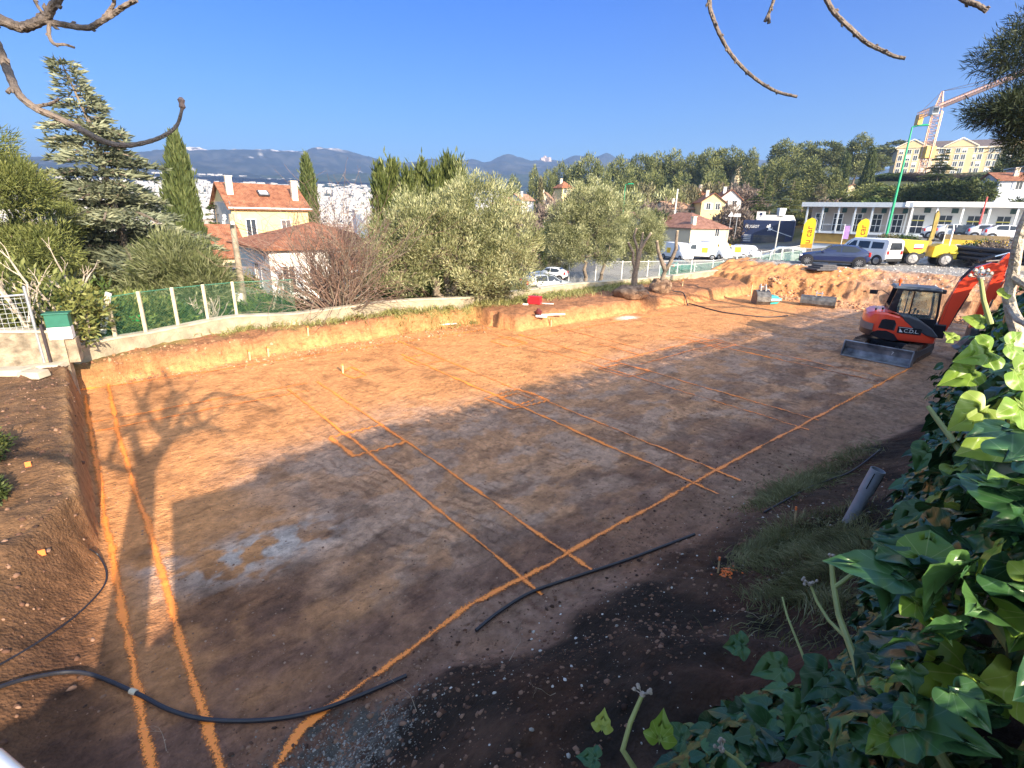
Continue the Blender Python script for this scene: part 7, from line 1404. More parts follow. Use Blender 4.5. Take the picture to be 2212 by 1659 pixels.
# face and top, denser near the camera
n = 15000; a = .35 + 31 * rg.random(n) ** 2.1; zt = ztop_h(a); z = 1.25 + (zt - 1.25) * rg.random(n) ** .8; dep = np.abs(rg.normal(0, .10, n)); b = face_b(a, z) - dep
b = b * .84; P1 = Wn(a, b, z); sz = np.where(rg.random(n) < .45, rg.uniform(.075, .125, n), rg.uniform(.04, .08, n)) * np.interp(a, [0, 1.5, 4, 8, 30], [.6, .78, .95, 1.0, 1.25]); N1 = Bv * .75 + np.array([0, 0, .75]) + rg.normal(size=(n, 3)) * .42; T1 = np.array([0, 0, -1.0]) + Bv * .25 + rg.normal(size=(n, 3)) * .7
nt_ = 9000; a2 = -.15 + 30 * rg.random(nt_) ** 1.5; b2 = rg.uniform(-.75, .12, nt_); b2 = np.where(a2 < .7, -.30 - .6 * rg.random(nt_), b2); z2 = ztop_h(a2) - .12 + .2 * rg.random(nt_) ** 2 - .5 * np.abs(b2 + .2) ** 2; z2 = np.where(a2 < 0, z2 - .25 * np.clip(-a2, 0, 3), z2)
P2_ = Wn(a2, b2, z2); s2 = rg.uniform(.05, .10, nt_); N2 = np.array([0, 0, 1.0]) + rg.normal(size=(nt_, 3)) * .45; T2 = rg.normal(size=(nt_, 3))
# low cushion in front of the wall
nc = 2600; u = unit(rg.normal(size=(nc, 3))); u[:, 2] = np.abs(u[:, 2]); a3 = 2.1 + 1.15 * u[:, 0] * rg.uniform(.85, 1.02, nc); b3 = .35 + .72 * np.abs(u[:, 1]) * rg.uniform(.85, 1.02, nc); z3 = 1.35 + 1.30 * u[:, 2] * rg.uniform(.85, 1.02, nc); kp = a3 > .95; a3, b3, z3, u = a3[kp], b3[kp], z3[kp], u[kp]; nc = len(a3)
P3_ = Wn(a3, b3, z3); s3 = rg.uniform(.05, .12, nc); N3 = u[:, :1] * Av + np.abs(u[:, 1:2]) * Bv + np.array([0, 0, .8]) + rg.normal(size=(nc, 3)) * .4; T3 = np.array([0, 0, -.8]) + Bv * .5 + rg.normal(size=(nc, 3)) * .7
PP = np.concatenate([P1, P2_, P3_]); NN = np.concatenate([N1, N2, N3]); TT = np.concatenate([T1, T2, T3]); SS = np.concatenate([sz, s2, s3]); dcam = np.linalg.norm(PP - np.array([0, 0, EYE]), axis=1); ok = dcam > .85
yg = ok & (rg.random(len(PP)) < .22) & (PP[:, 2] > 4.05) & (dcam < 9); Y_s = (PP[yg], NN[yg], TT[yg], SS[yg] * .9); ok = ok & ~yg; PP, NN, TT, SS = PP[ok], NN[ok], TT[ok], SS[ok]; tin = np.clip(rg.normal(.42, .25, len(PP)), 0, 1)
nr = dcam[ok] < 2.7; parts_ = [put_leaves(PP[~nr], NN[~nr], TT[~nr], SS[~nr], tin[~nr], rg), put_leaves(PP[nr], NN[nr], TT[nr], SS[nr], tin[nr], rg, kinds=(6, 7, 8))]
v = np.concatenate([q[0] for q in parts_]); f = np.concatenate([parts_[0][1], parts_[1][1] + len(parts_[0][0])]); tt = np.concatenate([q[2] for q in parts_]); uu = np.concatenate([q[3] for q in parts_]); o = bpy.data.objects.new('leaves', npmesh('leaves', v, f, tint=tt, uv=uu, smooth=True)); link(o, t, [IV])
v, f, tt, uu = put_leaves(Y_s[0], Y_s[1], Y_s[2], Y_s[3], np.clip(rg.normal(.45, .25, len(Y_s[0])), 0, 1), rg, kinds=(6, 7, 8)); o = bpy.data.objects.new('young_leaves', npmesh('young_leaves', v, f, tint=tt, uv=uu, smooth=True)); link(o, t, [IVY])
# hand-placed larger leaves close to the camera
big = []
def bl(px, py, d, s, tip, nrm=(-.3, -.3, .9), tn=.45): big.append((D(px, py, d), nrm, tip, s * .60, tn))
for q in [(1480, 1600, .92, .10, (-.6, .5, -.2)), (1290, 1640, .90, .085, (-.9, .3, -.1)), (1610, 1395, 1.55, .125, (-1, .3, -.2)), (1700, 1440, 1.35, .15, (-.9, .1, -.5)), (1790, 1450, 1.25, .16, (-.7, -.3, -.6)), (1860, 1540, 1.1, .15, (.2, -.6, -.6)), (1740, 1530, 1.2, .14, (-.6, -.4, -.6)), (1990, 1530, 1.0, .15, (.5, -.3, -.5)), (1790, 1620, 1.0, .14, (-.8, .1, -.3)), (1930, 1230, 1.7, .14, (-.8, .2, -.5)), (2040, 1180, 1.5, .16, (-.6, -.3, -.7)), (2130, 1120, 1.45, .15, (-.2, -.3, -.8)), (2000, 1100, 1.7, .15, (-.8, 0, -.6)), (2010, 970, 2.0, .15, (-.5, -.3, -.6)), (2090, 980, 1.8, .15, (.2, -.4, -.7)), (2130, 1330, 1.15, .13, (-.7, -.1, -.5)), (2060, 1400, 1.15, .14, (-.4, -.5, -.6))]: bl(*q, tn=rg.uniform(.25, .8))
def leafset(name, L_, m_, par):
    A = np.array; v, f, tt, uu = put_leaves([q[0] for q in L_], A([q[1] for q in L_]) + rg.normal(size=(len(L_), 3)) * .1, A([q[2] for q in L_], float), A([q[3] for q in L_]), A([q[4] for q in L_]), rg, kinds=(3, 4, 5)); o = bpy.data.objects.new(name, npmesh(name, v, f, tint=tt, uv=uu, smooth=True)); link(o, par, [m_]); return o
leafset('large_leaves', big, IV, t)
big = []
for q in [(2140, 760, 1.35, .12, (-.5, .2, -.3)), (2105, 800, 1.35, .11, (-.8, .1, -.5)), (2175, 745, 1.3, .10, (.3, .3, -.2)), (2190, 800, 1.2, .11, (.5, 0, -.4)), (2130, 880, 1.15, .12, (-.7, -.2, -.4)), (2200, 870, 1.1, .12, (.2, -.3, -.5)), (2180, 950, 1.05, .12, (-.9, 0, -.3)), (2170, 1240, .95, .15, (-.9, 0, .1)), (2100, 1460, .80, .17, (-.7, -.3, -.2)), (2200, 1440, .78, .15, (.1, -.2, -.5)), (1300, 1575, .95, .075, (.1, .1, 1)), (1425, 1600, .86, .10, (.2, .3, .9)), (2125, 700, 1.6, .07, (-.5, .2, .3)), (2060, 735, 2.0, .06, (-.3, .2, .5)), (2165, 640, 1.5, .05, (.4, .2, .5))]: big.append((D(q[0], q[1], q[2]), (-.1, -.75, .6), q[4], q[3] * .58, rg.uniform(.2, .9)))
leafset('young_leaves', big, IVY, t)
# stems with flower heads
stm = mat('ivy_stem', (.30, .34, .12), .6, .25, 12); stmb = mat('ivy_bark', (.40, .34, .27), .8, .3, 14, .5); budm = mat('ivy_bud', (.42, .36, .30), .7, .3, 30)
def stem(pts, r, m_, name='stem', par=None, tip=True, off=(0, 0, 0)):
    P_ = [D(*q) for q in pts]; mb = MB(); k = len(P_); mb.tube(P_, [r * (1 - .35 * i / (k - 1)) for i in range(k)], 8); o = mb.build(name, m_, par or t, smooth=True)
    return P_[-1]
def umbel(p, par, r=.022, n=6):
    mb = MB(); mb.lathe([(.004, -.006), (.007, 0), (.004, .006)], tuple(p), 8)
    for k in range(n):
        d = Vector((rg.normal(), rg.normal(), abs(rg.normal()) * .8 + .2)).normalized(); e = Vector(p) + d * r; mb.tube([p, e], .0012, 4); mb.lathe([(.0015, -.003), (.0045, 0), (.0035, .004), (.001, .006)], tuple(e), 7)
    mb.build('flower_head', budm, par, smooth=True)
heads = [stem([(1395, 1700, .84), (1345, 1620, .86), (1362, 1560, .90), (1388, 1500, .93)], .007, stm), stem([(1925, 1659, 1.0), (1880, 1530, 1.15), (1845, 1420, 1.3), (1812, 1330, 1.4), (1800, 1262, 1.48), (1796, 1215, 1.52)], .010, stm), stem([(1802, 1270, 1.47), (1835, 1245, 1.5), (1880, 1215, 1.52), (1910, 1170, 1.6), (1960, 1150, 1.6), (2060, 1165, 1.5)], .006, stm), stem([(1830, 1380, 1.35), (1790, 1340, 1.4), (1765, 1300, 1.45), (1750, 1262, 1.48)], .005, stm),
         stem([(2240, 1480, .78), (2180, 1390, .82), (2135, 1330, .85), (2080, 1280, .9), (2050, 1245, .92)], .009, stm), stem([(2230, 1440, .8), (2170, 1350, .84), (2120, 1320, .86)], .008, stm), stem([(2060, 1680, .75), (2030, 1630, .76), (2008, 1600, .77), (2040, 1570, .78)], .008, stm), stem([(2080, 980, 1.8), (2050, 940, 1.85), (2020, 900, 1.9), (2005, 878, 1.92)], .009, stm), stem([(2120, 900, 1.35), (2105, 850, 1.4), (2098, 800, 1.42), (2110, 745, 1.45)], .006, stm), stem([(1610, 1659, 1.0), (1590, 1640, 1.0), (1560, 1620, 1.0)], .005, stm), stem([(2140, 700, 1.6), (2125, 650, 1.6), (2118, 600, 1.62)], .006, stm), stem([(1760, 1480, 1.3), (1720, 1380, 1.4), (1700, 1330, 1.45), (1690, 1290, 1.5)], .004, stm), stem([(1950, 1440, 1.25), (1930, 1400, 1.3), (1915, 1320, 1.35), (1905, 1280, 1.4)], .006, stm)]
for i in (0, 1, 3, 4, 5, 6, 9, 10, 12): umbel(heads[i], t, .03 if i in (4, 5) else .02, 7)
# old woody stem climbing out of the frame at the right
stem([(2235, 820, 1.5), (2205, 740, 1.5), (2188, 690, 1.5), (2178, 640, 1.52), (2190, 580, 1.52), (2198, 530, 1.5), (2209, 490, 1.5), (2235, 430, 1.5)], .0125, stmb, 'woody_stem'); stem([(2185, 665, 1.5), (2200, 690, 1.45), (2225, 705, 1.4)], .009, stmb, 'woody_stem'); stem([(2192, 600, 1.52), (2215, 615, 1.5), (2240, 640, 1.5)], .010, stmb, 'woody_stem')
# retaining wall and terrace the hedge grows on
mb = MB(); mb.box((15.85, -.42, 2.0), (33.1, .34, 4.8)); o = mb.build('boundary_wall', mat('dark_rough_wall', (.07, .06, .045), .95, .5, 2, .8)); o.rotation_euler = (0, 0, AZ_A); tag(o, 'dark rough boundary wall hidden under the ivy', 'wall')
# corner of a pale metal rail at the lower left
q = D(-25, 1640, 1.0); q2 = D(45, 1700, .95); mb = MB(); mb.tube([(0, 0, 0), tuple(q2 - q)], .018, 10); tag(mb.build('metal_rail', mat('pale_metal', (.6, .65, .7), .25, .05, metal=.5), loc=q, smooth=True), 'pale metal rail cutting the bottom left corner of the photo', 'rail')
# ------------------------------------------------------------------ bare tree over the camera; its crown throws the branching shadow
t = thing('bare_tree', 'leafless grey tree overhead, its twigs hanging in from the top edge', 'tree', (0, 0, 0)); rg = np.random.default_rng(5); bk = mat('smooth_grey_bark', (.17, .135, .115), .8, .3, 22, .5, bscale=60)
def lift(px, py, yp, z=0.05):
    """branch point standing in the plane y = yp whose shadow falls at a photo point of the floor"""
    g = G(px, py, z); k = (yp - g.y) / SUN[1]; return Vector((g.x + SUN[0] * k, yp, g.z + SUN[2] * k))
def z2(x, y): return (x * .25, 604.8 + y * .25)
main = [lift(300, 1130, -.5), lift(*z2(1250, 1659), -.5), lift(*z2(1330, 1520), -.5), lift(*z2(1400, 1440), -.5)]
root = Vector((main[0].x - .1, -.5, 3.0)); mb = MB(); mb.tube([tuple(root - Vector((0, 0, .5)))] + [tuple(p) for p in main], [.24, .2, .17, .15, .13], 12); mb.build('trunk', bk, t, smooth=True)
shb = [([(1250, 1640), (1180, 1480), (1150, 1350), (1140, 1250)], .085), ([(1400, 1440), (1480, 1340), (1600, 1290), (1720, 1260), (1790, 1220)], .10), ([(1400, 1440), (1420, 1340), (1340, 1260), (1290, 1180), (1240, 1080), (1270, 980), (1300, 880)], .075), ([(1430, 1320), (1440, 1240), (1500, 1120), (1510, 1000), (1470, 900), (1400, 780)], .065), ([(1600, 1290), (1540, 1230), (1570, 1150)], .05), ([(1510, 1040), (1600, 960), (1700, 850)], .035), ([(1240, 1080), (1160, 950), (1100, 850)], .03), ([(1150, 1350), (1060, 1250), (1000, 1050)], .035), ([(950, 1640), (940, 1520), (1000, 1400), (1090, 1300)], .04), ([(1250, 1640), (1050, 1640), (820, 1560), (600, 1520), (380, 1540)], .06), ([(1790, 1220), (1900, 1150), (1960, 1050)], .03), ([(1740, 1260), (1660, 1150), (1620, 1000)], .03)]
for pts, r in shb:
    yp = -.5 + float(rg.uniform(-.25, .05)); P_ = [lift(*z2(*q), -.5 if i == 0 else yp - .05 * i) for i, q in enumerate(pts)]; mb = MB(); k = len(P_); mb.tube(P_, [r * 1.3 * (1 - .45 * i / (k - 1)) for i in range(k)], 8); br = mb.build('branch', bk, t, smooth=True)
    mb = MB()
    for j in range(1, k):
        for _ in range(2): d = (P_[j] - P_[j - 1]).normalized() + Vector(rg.normal(size=3)) * .6; d.y = min(d.y, .05) * .3; twigs(mb, P_[j], d, .5, r * .22 + .006, 2, rg, .45, .05, .75, (2, 3), .15, 4)
    mb.build('twigs', bk, br)
def hang(pts, r0, r1, knobs=8, par=None):
    P_ = [D(*q) for q in pts]; out = []
    for i in range(len(P_) - 1):
        p0 = P_[max(i - 1, 0)]; p1 = P_[i]; p2 = P_[i + 1]; p3 = P_[min(i + 2, len(P_) - 1)]
        for k in range(6): s = k / 6; out.append(.5 * ((2 * p1) + (p2 - p0) * s + (2 * p0 - 5 * p1 + 4 * p2 - p3) * s * s + (3 * p1 - p0 - 3 * p2 + p3) * s ** 3))
    out.append(P_[-1]); n = len(out); rs = [(r0 + (r1 - r0) * i / (n - 1)) * .58 for i in range(n)]; rs = [r * (1 + .08 * math.sin(i * 2.3)) for i, r in enumerate(rs)]; mb = MB(); mb.tube(out, rs, 8); o = mb.build('branch', bk, par or t, smooth=True)
    for k in range(knobs):
        i = int((k + .7) / knobs * (n - 2)); d = (out[i + 1] - out[i]).normalized(); s = d.cross(Vector(rg.normal(size=3))).normalized(); e = out[i] + s * rs[i] * .6; m2 = MB(); m2.tube([e, e + s * rs[i] * .7 + d * rs[i] * .5, e + s * rs[i] * .9 + d * rs[i] * 1.3], [rs[i] * .6, rs[i] * .5, rs[i] * .12], 6); m2.build('bud', bk, o, smooth=True)
    return o
def z1(x, y): return (x * .25, y * .25)
def zr(x, y): return ((1700 + x * .3888) * .864, y * .3888 * .864)
hang([(-60, 20, 1.9), (*z1(0, 170), 1.85), (*z1(170, 235), 1.85), (*z1(280, 210), 1.82), (*z1(400, 150), 1.8), (*z1(450, 60), 1.78), (*z1(520, -40), 1.75), (150, -90, 1.7)], .022, .014, 7)
hang([(*z1(380, 180), 1.8), (*z1(560, 215), 1.8), (*z1(760, 240), 1.78), (*z1(870, 185), 1.76), (*z1(980, 120), 1.74), (*z1(1080, 50), 1.72), (*z1(1180, 0), 1.7)], .013, .009, 7)
hang([(*z1(880, 180), 1.76), (*z1(930, 110), 1.75), (*z1(985, 30), 1.74), (*z1(970, -40), 1.72)], .008, .007, 3); hang([(*z1(280, -40), 1.8), (*z1(330, 60), 1.8), (*z1(400, 150), 1.8)], .006, .006, 2)
hang([(*z1(425, 200), 1.8), (*z1(425, 310), 1.78), (*z1(470, 380), 1.77), (*z1(560, 385), 1.76), (*z1(645, 412), 1.75)], .008, .0045, 3)
hang([(-70, 30, 2.1), (-20, 75, 2.1), (*z1(10, 470), 2.1), (*z1(80, 640), 2.08), (*z1(160, 810), 2.05), (*z1(300, 930), 2.02), (*z1(500, 1020), 2.0), (*z1(720, 1130), 1.97), (*z1(920, 1230), 1.95), (*z1(1100, 1255), 1.93), (*z1(1280, 1225), 1.92), (*z1(1420, 1170), 1.9), (*z1(1530, 1080), 1.9), (*z1(1575, 930), 1.9)], .021, .007, 9)
hang([(*z1(300, 918), 2.02), (*z1(400, 905), 2.0), (*z1(470, 880), 1.98), (*z1(510, 850), 1.97)], .008, .006, 2); hang([(*z1(115, 750), 2.06), (*z1(65, 800), 2.05)], .01, .009, 1)
mb = MB(); e = D(*z1(1575, 925), 1.9); mb.lathe([(.004, -.006), (.009, 0), (.007, .009), (.010, .018), (.004, .025)], tuple(e), 8); mb.build('bud', mat('reddish_bud', (.3, .2, .17), .7), t, smooth=True)
hang([(*zr(195, -220), 1.7), (*zr(190, 20), 1.7), (*zr(215, 120), 1.7), (*zr(260, 230), 1.7), (*zr(330, 350), 1.7), (*zr(430, 460), 1.7), (*zr(540, 545), 1.7), (*zr(640, 595), 1.7), (*zr(755, 622), 1.7)], .011, .006, 12)
hang([(*zr(640, -120), 1.9), (*zr(600, 10), 1.9), (*zr(570, 90), 1.9), (*zr(545, 140), 1.9)], .008, .008, 3); hang([(*zr(570, 100), 1.9), (*zr(572, 150), 1.9)], .008, .009, 1)
hang([(*zr(860, -200), 1.8), (*zr(945, 0), 1.8), (*zr(1000, 90), 1.8), (*zr(1110, 195), 1.8), (*zr(1200, 275), 1.8), (*zr(1300, 325), 1.8), (*zr(1380, 362), 1.8), (*zr(1450, 375), 1.8)], .012, .007, 10)
hang([(*zr(1640, -120), 1.8), (*zr(1830, 0), 1.8), (*zr(1910, 30), 1.8), (*zr(1975, 72), 1.8)], .012, .010, 6)
# limbs joining the hanging branches to the trunk behind the camera
tp = main[-1]
for q in [D(150, -90, 1.7), D(-70, 30, 2.1), D(*zr(195, -220), 1.7), D(*zr(640, -120), 1.9), D(*zr(860, -200), 1.8), D(*zr(1640, -120), 1.8)]:
    mid = tp.lerp(q, .5) + Vector((0, 0, 1.0 + .3 * abs(q.x))); mb = MB(); mb.tube([tp, tp.lerp(mid, .5) + Vector((0, -.15, .25)), mid, q.lerp(mid, .4) + Vector((0, .1, .12)), q], [.06, .045, .03, .018, .0115], 8); mb.build('limb', bk, t, smooth=True)
# ------------------------------------------------------------------ near-bank grass, stones and litter
rg = np.random.default_rng(9)
def grass(name, spots, label, m_, Ln=.16, wd=.007, lay=.8, seed=1):
    rg = np.random.default_rng(seed); P_ = []; T_ = []
    for (px, py, ra, rb_, n, z) in spots:
        c = S(onG(px, py, z)); a = c[0] + rg.normal(0, .5, n) * ra; b = c[1] + rg.normal(0, .5, n) * rb_; x = a * AX[0] + b * BX[0]; y = a * AX[1] + b * BX[1]; P_.append(np.stack([x, y, height(x, y) - .01], 1)); T_.append(np.clip(.3 + .4 * vn(a * 5, b * 5, 3) + rg.normal(0, .18, n), 0, 1))
    P_ = np.concatenate(P_); T_ = np.concatenate(T_); n = len(P_); fl = np.stack([vn(P_[:, 0] * 3, P_[:, 1] * 3, 5) - .5, vn(P_[:, 0] * 3, P_[:, 1] * 3, 6) - .5], 1) * 3; d = unit(np.concatenate([fl * lay + rg.normal(size=(n, 2)) * .5, np.ones((n, 1))], 1)); L_ = Ln * rg.uniform(.5, 1.3, n)[:, None]; sd = unit(np.cross(d, rg.normal(size=(n, 3)))) * wd
    m1 = P_ + d * L_ * .55; d2 = unit(d + np.concatenate([fl * lay * .8, -np.ones((n, 1)) * .6], 1)); tip = m1 + d2 * L_ * .5; v = np.stack([P_ - sd, P_ + sd, m1 + sd * .8, m1 - sd * .8, tip + sd * .1, tip - sd * .1], 1).reshape(-1, 3); i = np.arange(n)[:, None] * 6; f = np.concatenate([i + np.array([[0, 1, 2, 3]]), i + np.array([[3, 2, 4, 5]])])
    o = bpy.data.objects.new(name, npmesh(name, v, f, tint=np.repeat(T_, 6))); link(o, None, [m_]); tag(o, label, 'grass', kind='stuff'); return o
gm = leafmat('long_grass', (.10, .085, .045), (.16, .17, .065), (.38, .36, .20), .6, .25); gm2 = leafmat('dry_grass', (.14, .16, .05), (.28, .28, .10), (.48, .42, .20), .6, .25)
grass('grass', [(1720, 1170, 1.0, .40, 4200, .9), (1800, 1180, .9, .4, 3000, 1.0), (1650, 1175, .7, .25, 1800, .8), (1700, 1060, 1.3, .35, 2600, .5), (1770, 1035, 1.0, .3, 1300, .5), (1850, 1270, .8, .4, 2200, 1.3), (1740, 1270, .9, .4, 1900, 1.1), (1920, 1160, .8, .4, 1300, 1.3), (1830, 990, 1.4, .35, 1000, .6)], 'long green and brown grass on the near bank around the grey pipe', gm, .17, .0045, .9, 1)
grass('dry_grass', [(735, 688, 3.2, .8, 1600, .9), (640, 695, 3.0, .5, 1000, .9), (540, 705, 3.0, .4, 700, .9), (880, 672, 3.5, .7, 1500, .9), (1010, 660, 3.5, .9, 2200, .9), (1100, 652, 2.5, .6, 700, .9), (1260, 625, 4, 1.0, 2600, .9), (1330, 615, 3.5, .9, 1500, .9), (1200, 640, 3.5, .8, 900, .9), (420, 722, 3, .4, 500, .9), (1400, 605, 4, .8, 900, .9)], 'dry yellow-green grass and weeds along the foot of the low wall', gm2, .30, .014, .5, 2)
def stones(name, n, region, smin, smax, label, m_, seed, group=None, stuff=True):
    rg = np.random.default_rng(seed); a, b = region(rg, n); x = a * AX[0] + b * BX[0]; y = a * AX[1] + b * BX[1]; z = height(x, y); bmv = np.array([(0, 0, 1), (.9, 0, .3), (.28, .85, .35), (-.72, .53, .25), (-.72, -.53, .3), (.28, -.85, .3), (.7, .5, -.5), (-.3, .8, -.5), (-.9, 0, -.5), (-.3, -.8, -.5), (.7, -.5, -.5)]); bf = np.array([(0, 1, 2), (0, 2, 3), (0, 3, 4), (0, 4, 5), (0, 5, 1), (1, 6, 2), (2, 6, 7), (2, 7, 3), (3, 7, 8), (3, 8, 4), (4, 8, 9), (4, 9, 5), (5, 9, 10), (5, 10, 1), (1, 10, 6)])
    s = smin * (smax / smin) ** (rg.random(n) ** 3); V = bmv[None] * s[:, None, None] * rg.uniform(.6, 1.3, (n, 1, 3)) * (1 + rg.normal(0, .14, (n, 11, 1))); th = rg.uniform(0, 6.28, n); c_, s_ = np.cos(th)[:, None], np.sin(th)[:, None]; V = np.stack([V[..., 0] * c_ - V[..., 1] * s_, V[..., 0] * s_ + V[..., 1] * c_, V[..., 2] * .8], 2) + np.stack([x, y, z], 1)[:, None]
    o = bpy.data.objects.new(name, npmesh(name, V.reshape(-1, 3), (bf[None] + (np.arange(n) * 11)[:, None, None]).reshape(-1, 3), tint=np.repeat(rg.random(n), 11))); link(o, None, [m_]); return tag(o, label, 'stones', kind='stuff')
pale = leafmat('pale_stone', (.25, .23, .20), (.45, .42, .38), (.72, .70, .66), .8, 0); clod = leafmat('earth_clod', (.045, .025, .018), (.14, .07, .045), (.30, .18, .12), .9, 0)
stones('pebbles', 850, lambda r, n: (r.uniform(.2, 9, n), 1.2 + 2.6 * r.random(n)), .004, .026, 'pale pebbles scattered over the dark soil of the near bank', pale, 1)
stones('soil_clods', 9000, lambda r, n: ((q := r.random(n) ** 1.6) * 12 - .6, 1.6 + (2.6 + q * 1.0) * r.random(n)), .005, .035, 'small clods of dark soil on the near bank', clod, 2)
stones('soil_clods', 11000, lambda r, n: (r.uniform(-.3, 14, n), 3.9 + 9 * r.random(n) ** 1.6), .004, .020, 'small reddish clods on the floor of the plot', leafmat('red_clod', (.09, .045, .03), (.22, .12, .08), (.42, .28, .20), .9, 0), 3)
stones('gravel_heap', 3800, lambda r, n: (hp[0] + r.normal(0, .42, n), hp[1] - .1 + r.normal(0, .26, n)), .005, .018, 'heap of grey gravel at the bottom edge of the photo', leafmat('grey_gravel', (.07, .065, .058), (.15, .14, .125), (.36, .33, .29), .8, 0), 4)
stones('bank_stones', 800, lambda r, n: (r.uniform(-1.6, -.5, n), r.uniform(5, 17.5, n)), .01, .05, 'stones and clods on top of the left bank', clod, 5)
stones('fallen_clods', 1700, lambda r, n: (r.uniform(-.4, 13.5, n), 17.5 + r.normal(0, .35, n) + .07 * r.uniform(0, 13, n)), .012, .07, 'orange clods fallen along the foot of the far bank', leafmat('orange_clod', (.24, .11, .055), (.38, .19, .10), (.52, .32, .19), .9, 0), 6)
stones('fallen_clods', 2600, lambda r, n: (34.8 + r.normal(0, .8, n), r.uniform(5, 16, n)), .03, .15, 'orange clods along the foot of the end bank', MT['orange_clod'], 7)
stones('gravel_stones', 900, lambda r, n: (r.uniform(38, 50, n), r.uniform(4, 17, n)), .03, .09, 'loose grey stones on the gravel platform', pale, 8)
# dead twigs on the soil
tm_ = mat('dead_twig', (.36, .28, .20), .8, .2, 20)
for k, (px, py, z) in enumerate([(830, 1545, .4), (900, 1540, .4), (300, 1600, .3), (360, 1625, .3), (1200, 1500, .6), (1100, 1430, .4), (860, 1530, .4), (1640, 1340, 1.0)]):
    p = onG(px, py, z) + Vector((0, 0, .015)); mb = MB(); a = rg.uniform(0, 6.28); twigs(mb, p, (math.cos(a), math.sin(a), .12), rg.uniform(.2, .35), .0028, 2, rg, .5, -.03, .7, (1, 2), .25, 4); tag(mb.build('dead_twig', tm_), 'thin dead twig lying on the dark soil of the near bank', 'twig', 'dead twigs on the near bank')
# ------------------------------------------------------------------ the town in the valley
rg = np.random.default_rng(12); vm_ = []
twm = [mat('town_wall_%d' % k, c_, .9, .1, .05) for k, c_ in enumerate([(.42, .40, .37), (.38, .34, .28), (.34, .30, .25)])]; twr = [mat('town_roof_%d' % k, c_, .9, .15, .05) for k, c_ in enumerate([(.40, .23, .16), (.42, .33, .27), (.30, .14, .09)])]
for k in range(9):
    w, d, h = [(9, 8, 5), (12, 9, 6), (8, 7, 6.5), (16, 10, 7), (11, 11, 5), (22, 12, 9), (9, 9, 4.5), (14, 8, 5.5), (30, 14, 11)][k]; mb = MB(); mb.prism([(-d / 2, -4), (d / 2, -4), (d / 2, h), (0, h + (1.8 if k not in (5, 8) else .3)), (-d / 2, h)], -w / 2, w / 2, 'x'); r_ = roofmesh(w, d, h + .05, 1.85 if k not in (5, 8) else .35, .4, 'gable')
    n0 = len(mb.f); r_.v = [(x - w / 2, y - d / 2, z) for x, y, z in r_.v]; mb.add(r_.v, r_.f, 1); me = bpy.data.meshes.new('town_house'); me.from_pydata(mb.v, [], mb.f); me.materials.append(twm[k % 3]); me.materials.append(twr[(k // 2) % 3]); me.polygons.foreach_set("material_index", mb.m); me.update(); vm_.append(me)
vis = []; 
for _ in range(2300):
    px = rg.choice([rg.uniform(335, 500), rg.uniform(640, 830), rg.uniform(500, 680), rg.uniform(1060, 1110), rg.uniform(840, 1100), rg.uniform(0, 335)], p=[.2, .38, .12, .08, .12, .1]); d = math.exp(rg.uniform(math.log(560), math.log(2300))); vis.append((d, px))
vis.sort(); cntA = 0; stuffv = []; 
nearH = vis[:300]; rest = vis[300:]
for i, (d, px) in enumerate(nearH):
    p = D(px, 450, d); z = hz(p.x, p.y); k = int(rg.integers(0, 8)); o = bpy.data.objects.new('town_house', vm_[k]); link(o); o.location = (p.x, p.y, z + 1.5); o.rotation_euler = (0, 0, float(rg.choice([0, 1.57]) + AZ_A + rg.normal(0, .3))); s = float(rg.uniform(.8, 1.15)); o.scale = (s, s, s); tag(o, 'small pale house among the hundreds in the valley town', 'house', 'houses of the valley town')
V = []; F = []; off = 0
for (d, px) in rest:
    p = D(px, 450, d); z = hz(p.x, p.y) + 2; w, dd, h = rg.uniform(7, 16) * (1 + d / 2500), rg.uniform(7, 11), rg.uniform(4, 8) * (1 + d / 1800); a = AZ_A + rg.normal(0, .4); c_, s_ = math.cos(a), math.sin(a)
    for (x, y, zz) in [(-1, -1, -5), (1, -1, -5), (1, 1, -5), (-1, 1, -5), (-1, -1, h), (1, -1, h), (1, 1, h), (-1, 1, h), (-1, 0, h + 2), (1, 0, h + 2)]: xx, yy = x * w / 2, y * dd / 2; V.append((p.x + xx * c_ - yy * s_, p.y + xx * s_ + yy * c_, z + zz))
    F += [(off, off + 1, off + 5, off + 4), (off + 1, off + 2, off + 6, off + 5), (off + 2, off + 3, off + 7, off + 6), (off + 3, off, off + 4, off + 7), (off + 4, off + 5, off + 9, off + 8), (off + 6, off + 7, off + 8, off + 9), (off + 4, off + 8, off + 7, off + 7), (off + 5, off + 6, off + 9, off + 9)]; off += 10
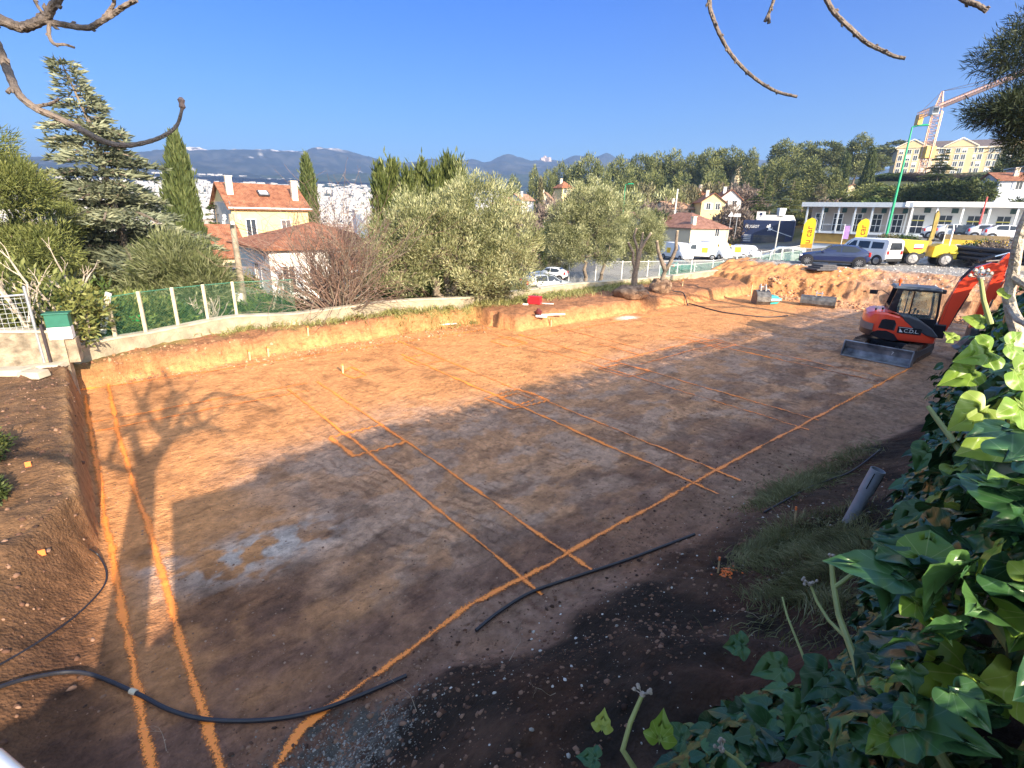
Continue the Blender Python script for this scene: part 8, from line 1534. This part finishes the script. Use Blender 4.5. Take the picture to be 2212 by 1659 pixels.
F = np.array(F); o = bpy.data.objects.new('far_town', npmesh('far_town', V, F)); o.data.validate(); link(o, None, [twm[0], twr[1], twm[2]])
mi = np.zeros(len(o.data.polygons), np.int32); kk = np.arange(len(mi)) % 8; mi[(kk == 4) | (kk == 5)] = 1; mi[(kk < 4) & ((np.arange(len(mi)) // 8) % 3 == 0)] = 2
if len(mi) == len(F): o.data.polygons.foreach_set("material_index", mi)
tag(o, 'mass of tiny pale houses of the town spread over the far valley', 'town', kind='stuff')
# tree belts between the houses of the town
nT = 6500; pxs = np.concatenate([rg.uniform(-100, 1120, nT)]); ds = np.exp(rg.uniform(math.log(170), math.log(2300), nT)); P_ = np.array([D(px, 450, d) for px, d in zip(pxs, ds)]); zg = height(P_[:, 0], P_[:, 1]); lobes_n = 26; C = np.repeat(np.stack([P_[:, 0], P_[:, 1], zg + 3.0], 1), lobes_n, 0); sc_ = np.repeat(np.clip(ds / 600, .8, 2.0), lobes_n)[:, None]; C = C + rg.normal(size=C.shape) * np.array([2.6, 2.6, 1.6]) * sc_
v, f = spray(C, unit(rg.normal(size=C.shape) + np.array([0, 0, .6])), 2.6 * sc_[:, 0], 1.4 * sc_[:, 0], rg); o = bpy.data.objects.new('valley_trees', npmesh('valley_trees', v, f, tint=np.repeat(rg.random(nT), lobes_n * 4))); link(o, None, [leafmat('valley_tree_foliage', (.02, .035, .015), (.05, .07, .03), (.11, .12, .05), .8, .1)]); tag(o, 'dark trees scattered through the valley town', 'trees', kind='stuff')
# ------------------------------------------------------------------ haze
hzm = bpy.data.materials.new("haze_air"); hzm.use_nodes = True; nt = hzm.node_tree; nt.nodes.remove(nt.nodes["Principled BSDF"]); pv = nt.nodes.new("ShaderNodeVolumePrincipled"); pv.inputs["Color"].default_value = (.40, .60, 1.0, 1); pv.inputs["Density"].default_value = 0.00026; pv.inputs["Anisotropy"].default_value = 0.3
nt.links.new(pv.outputs[0], nt.nodes["Material Output"].inputs["Volume"])
mb = MB(); mb.box((1000, 2500, 0), (16000, 12000, 860)); o = mb.build('haze', hzm); tag(o, kind='stuff')
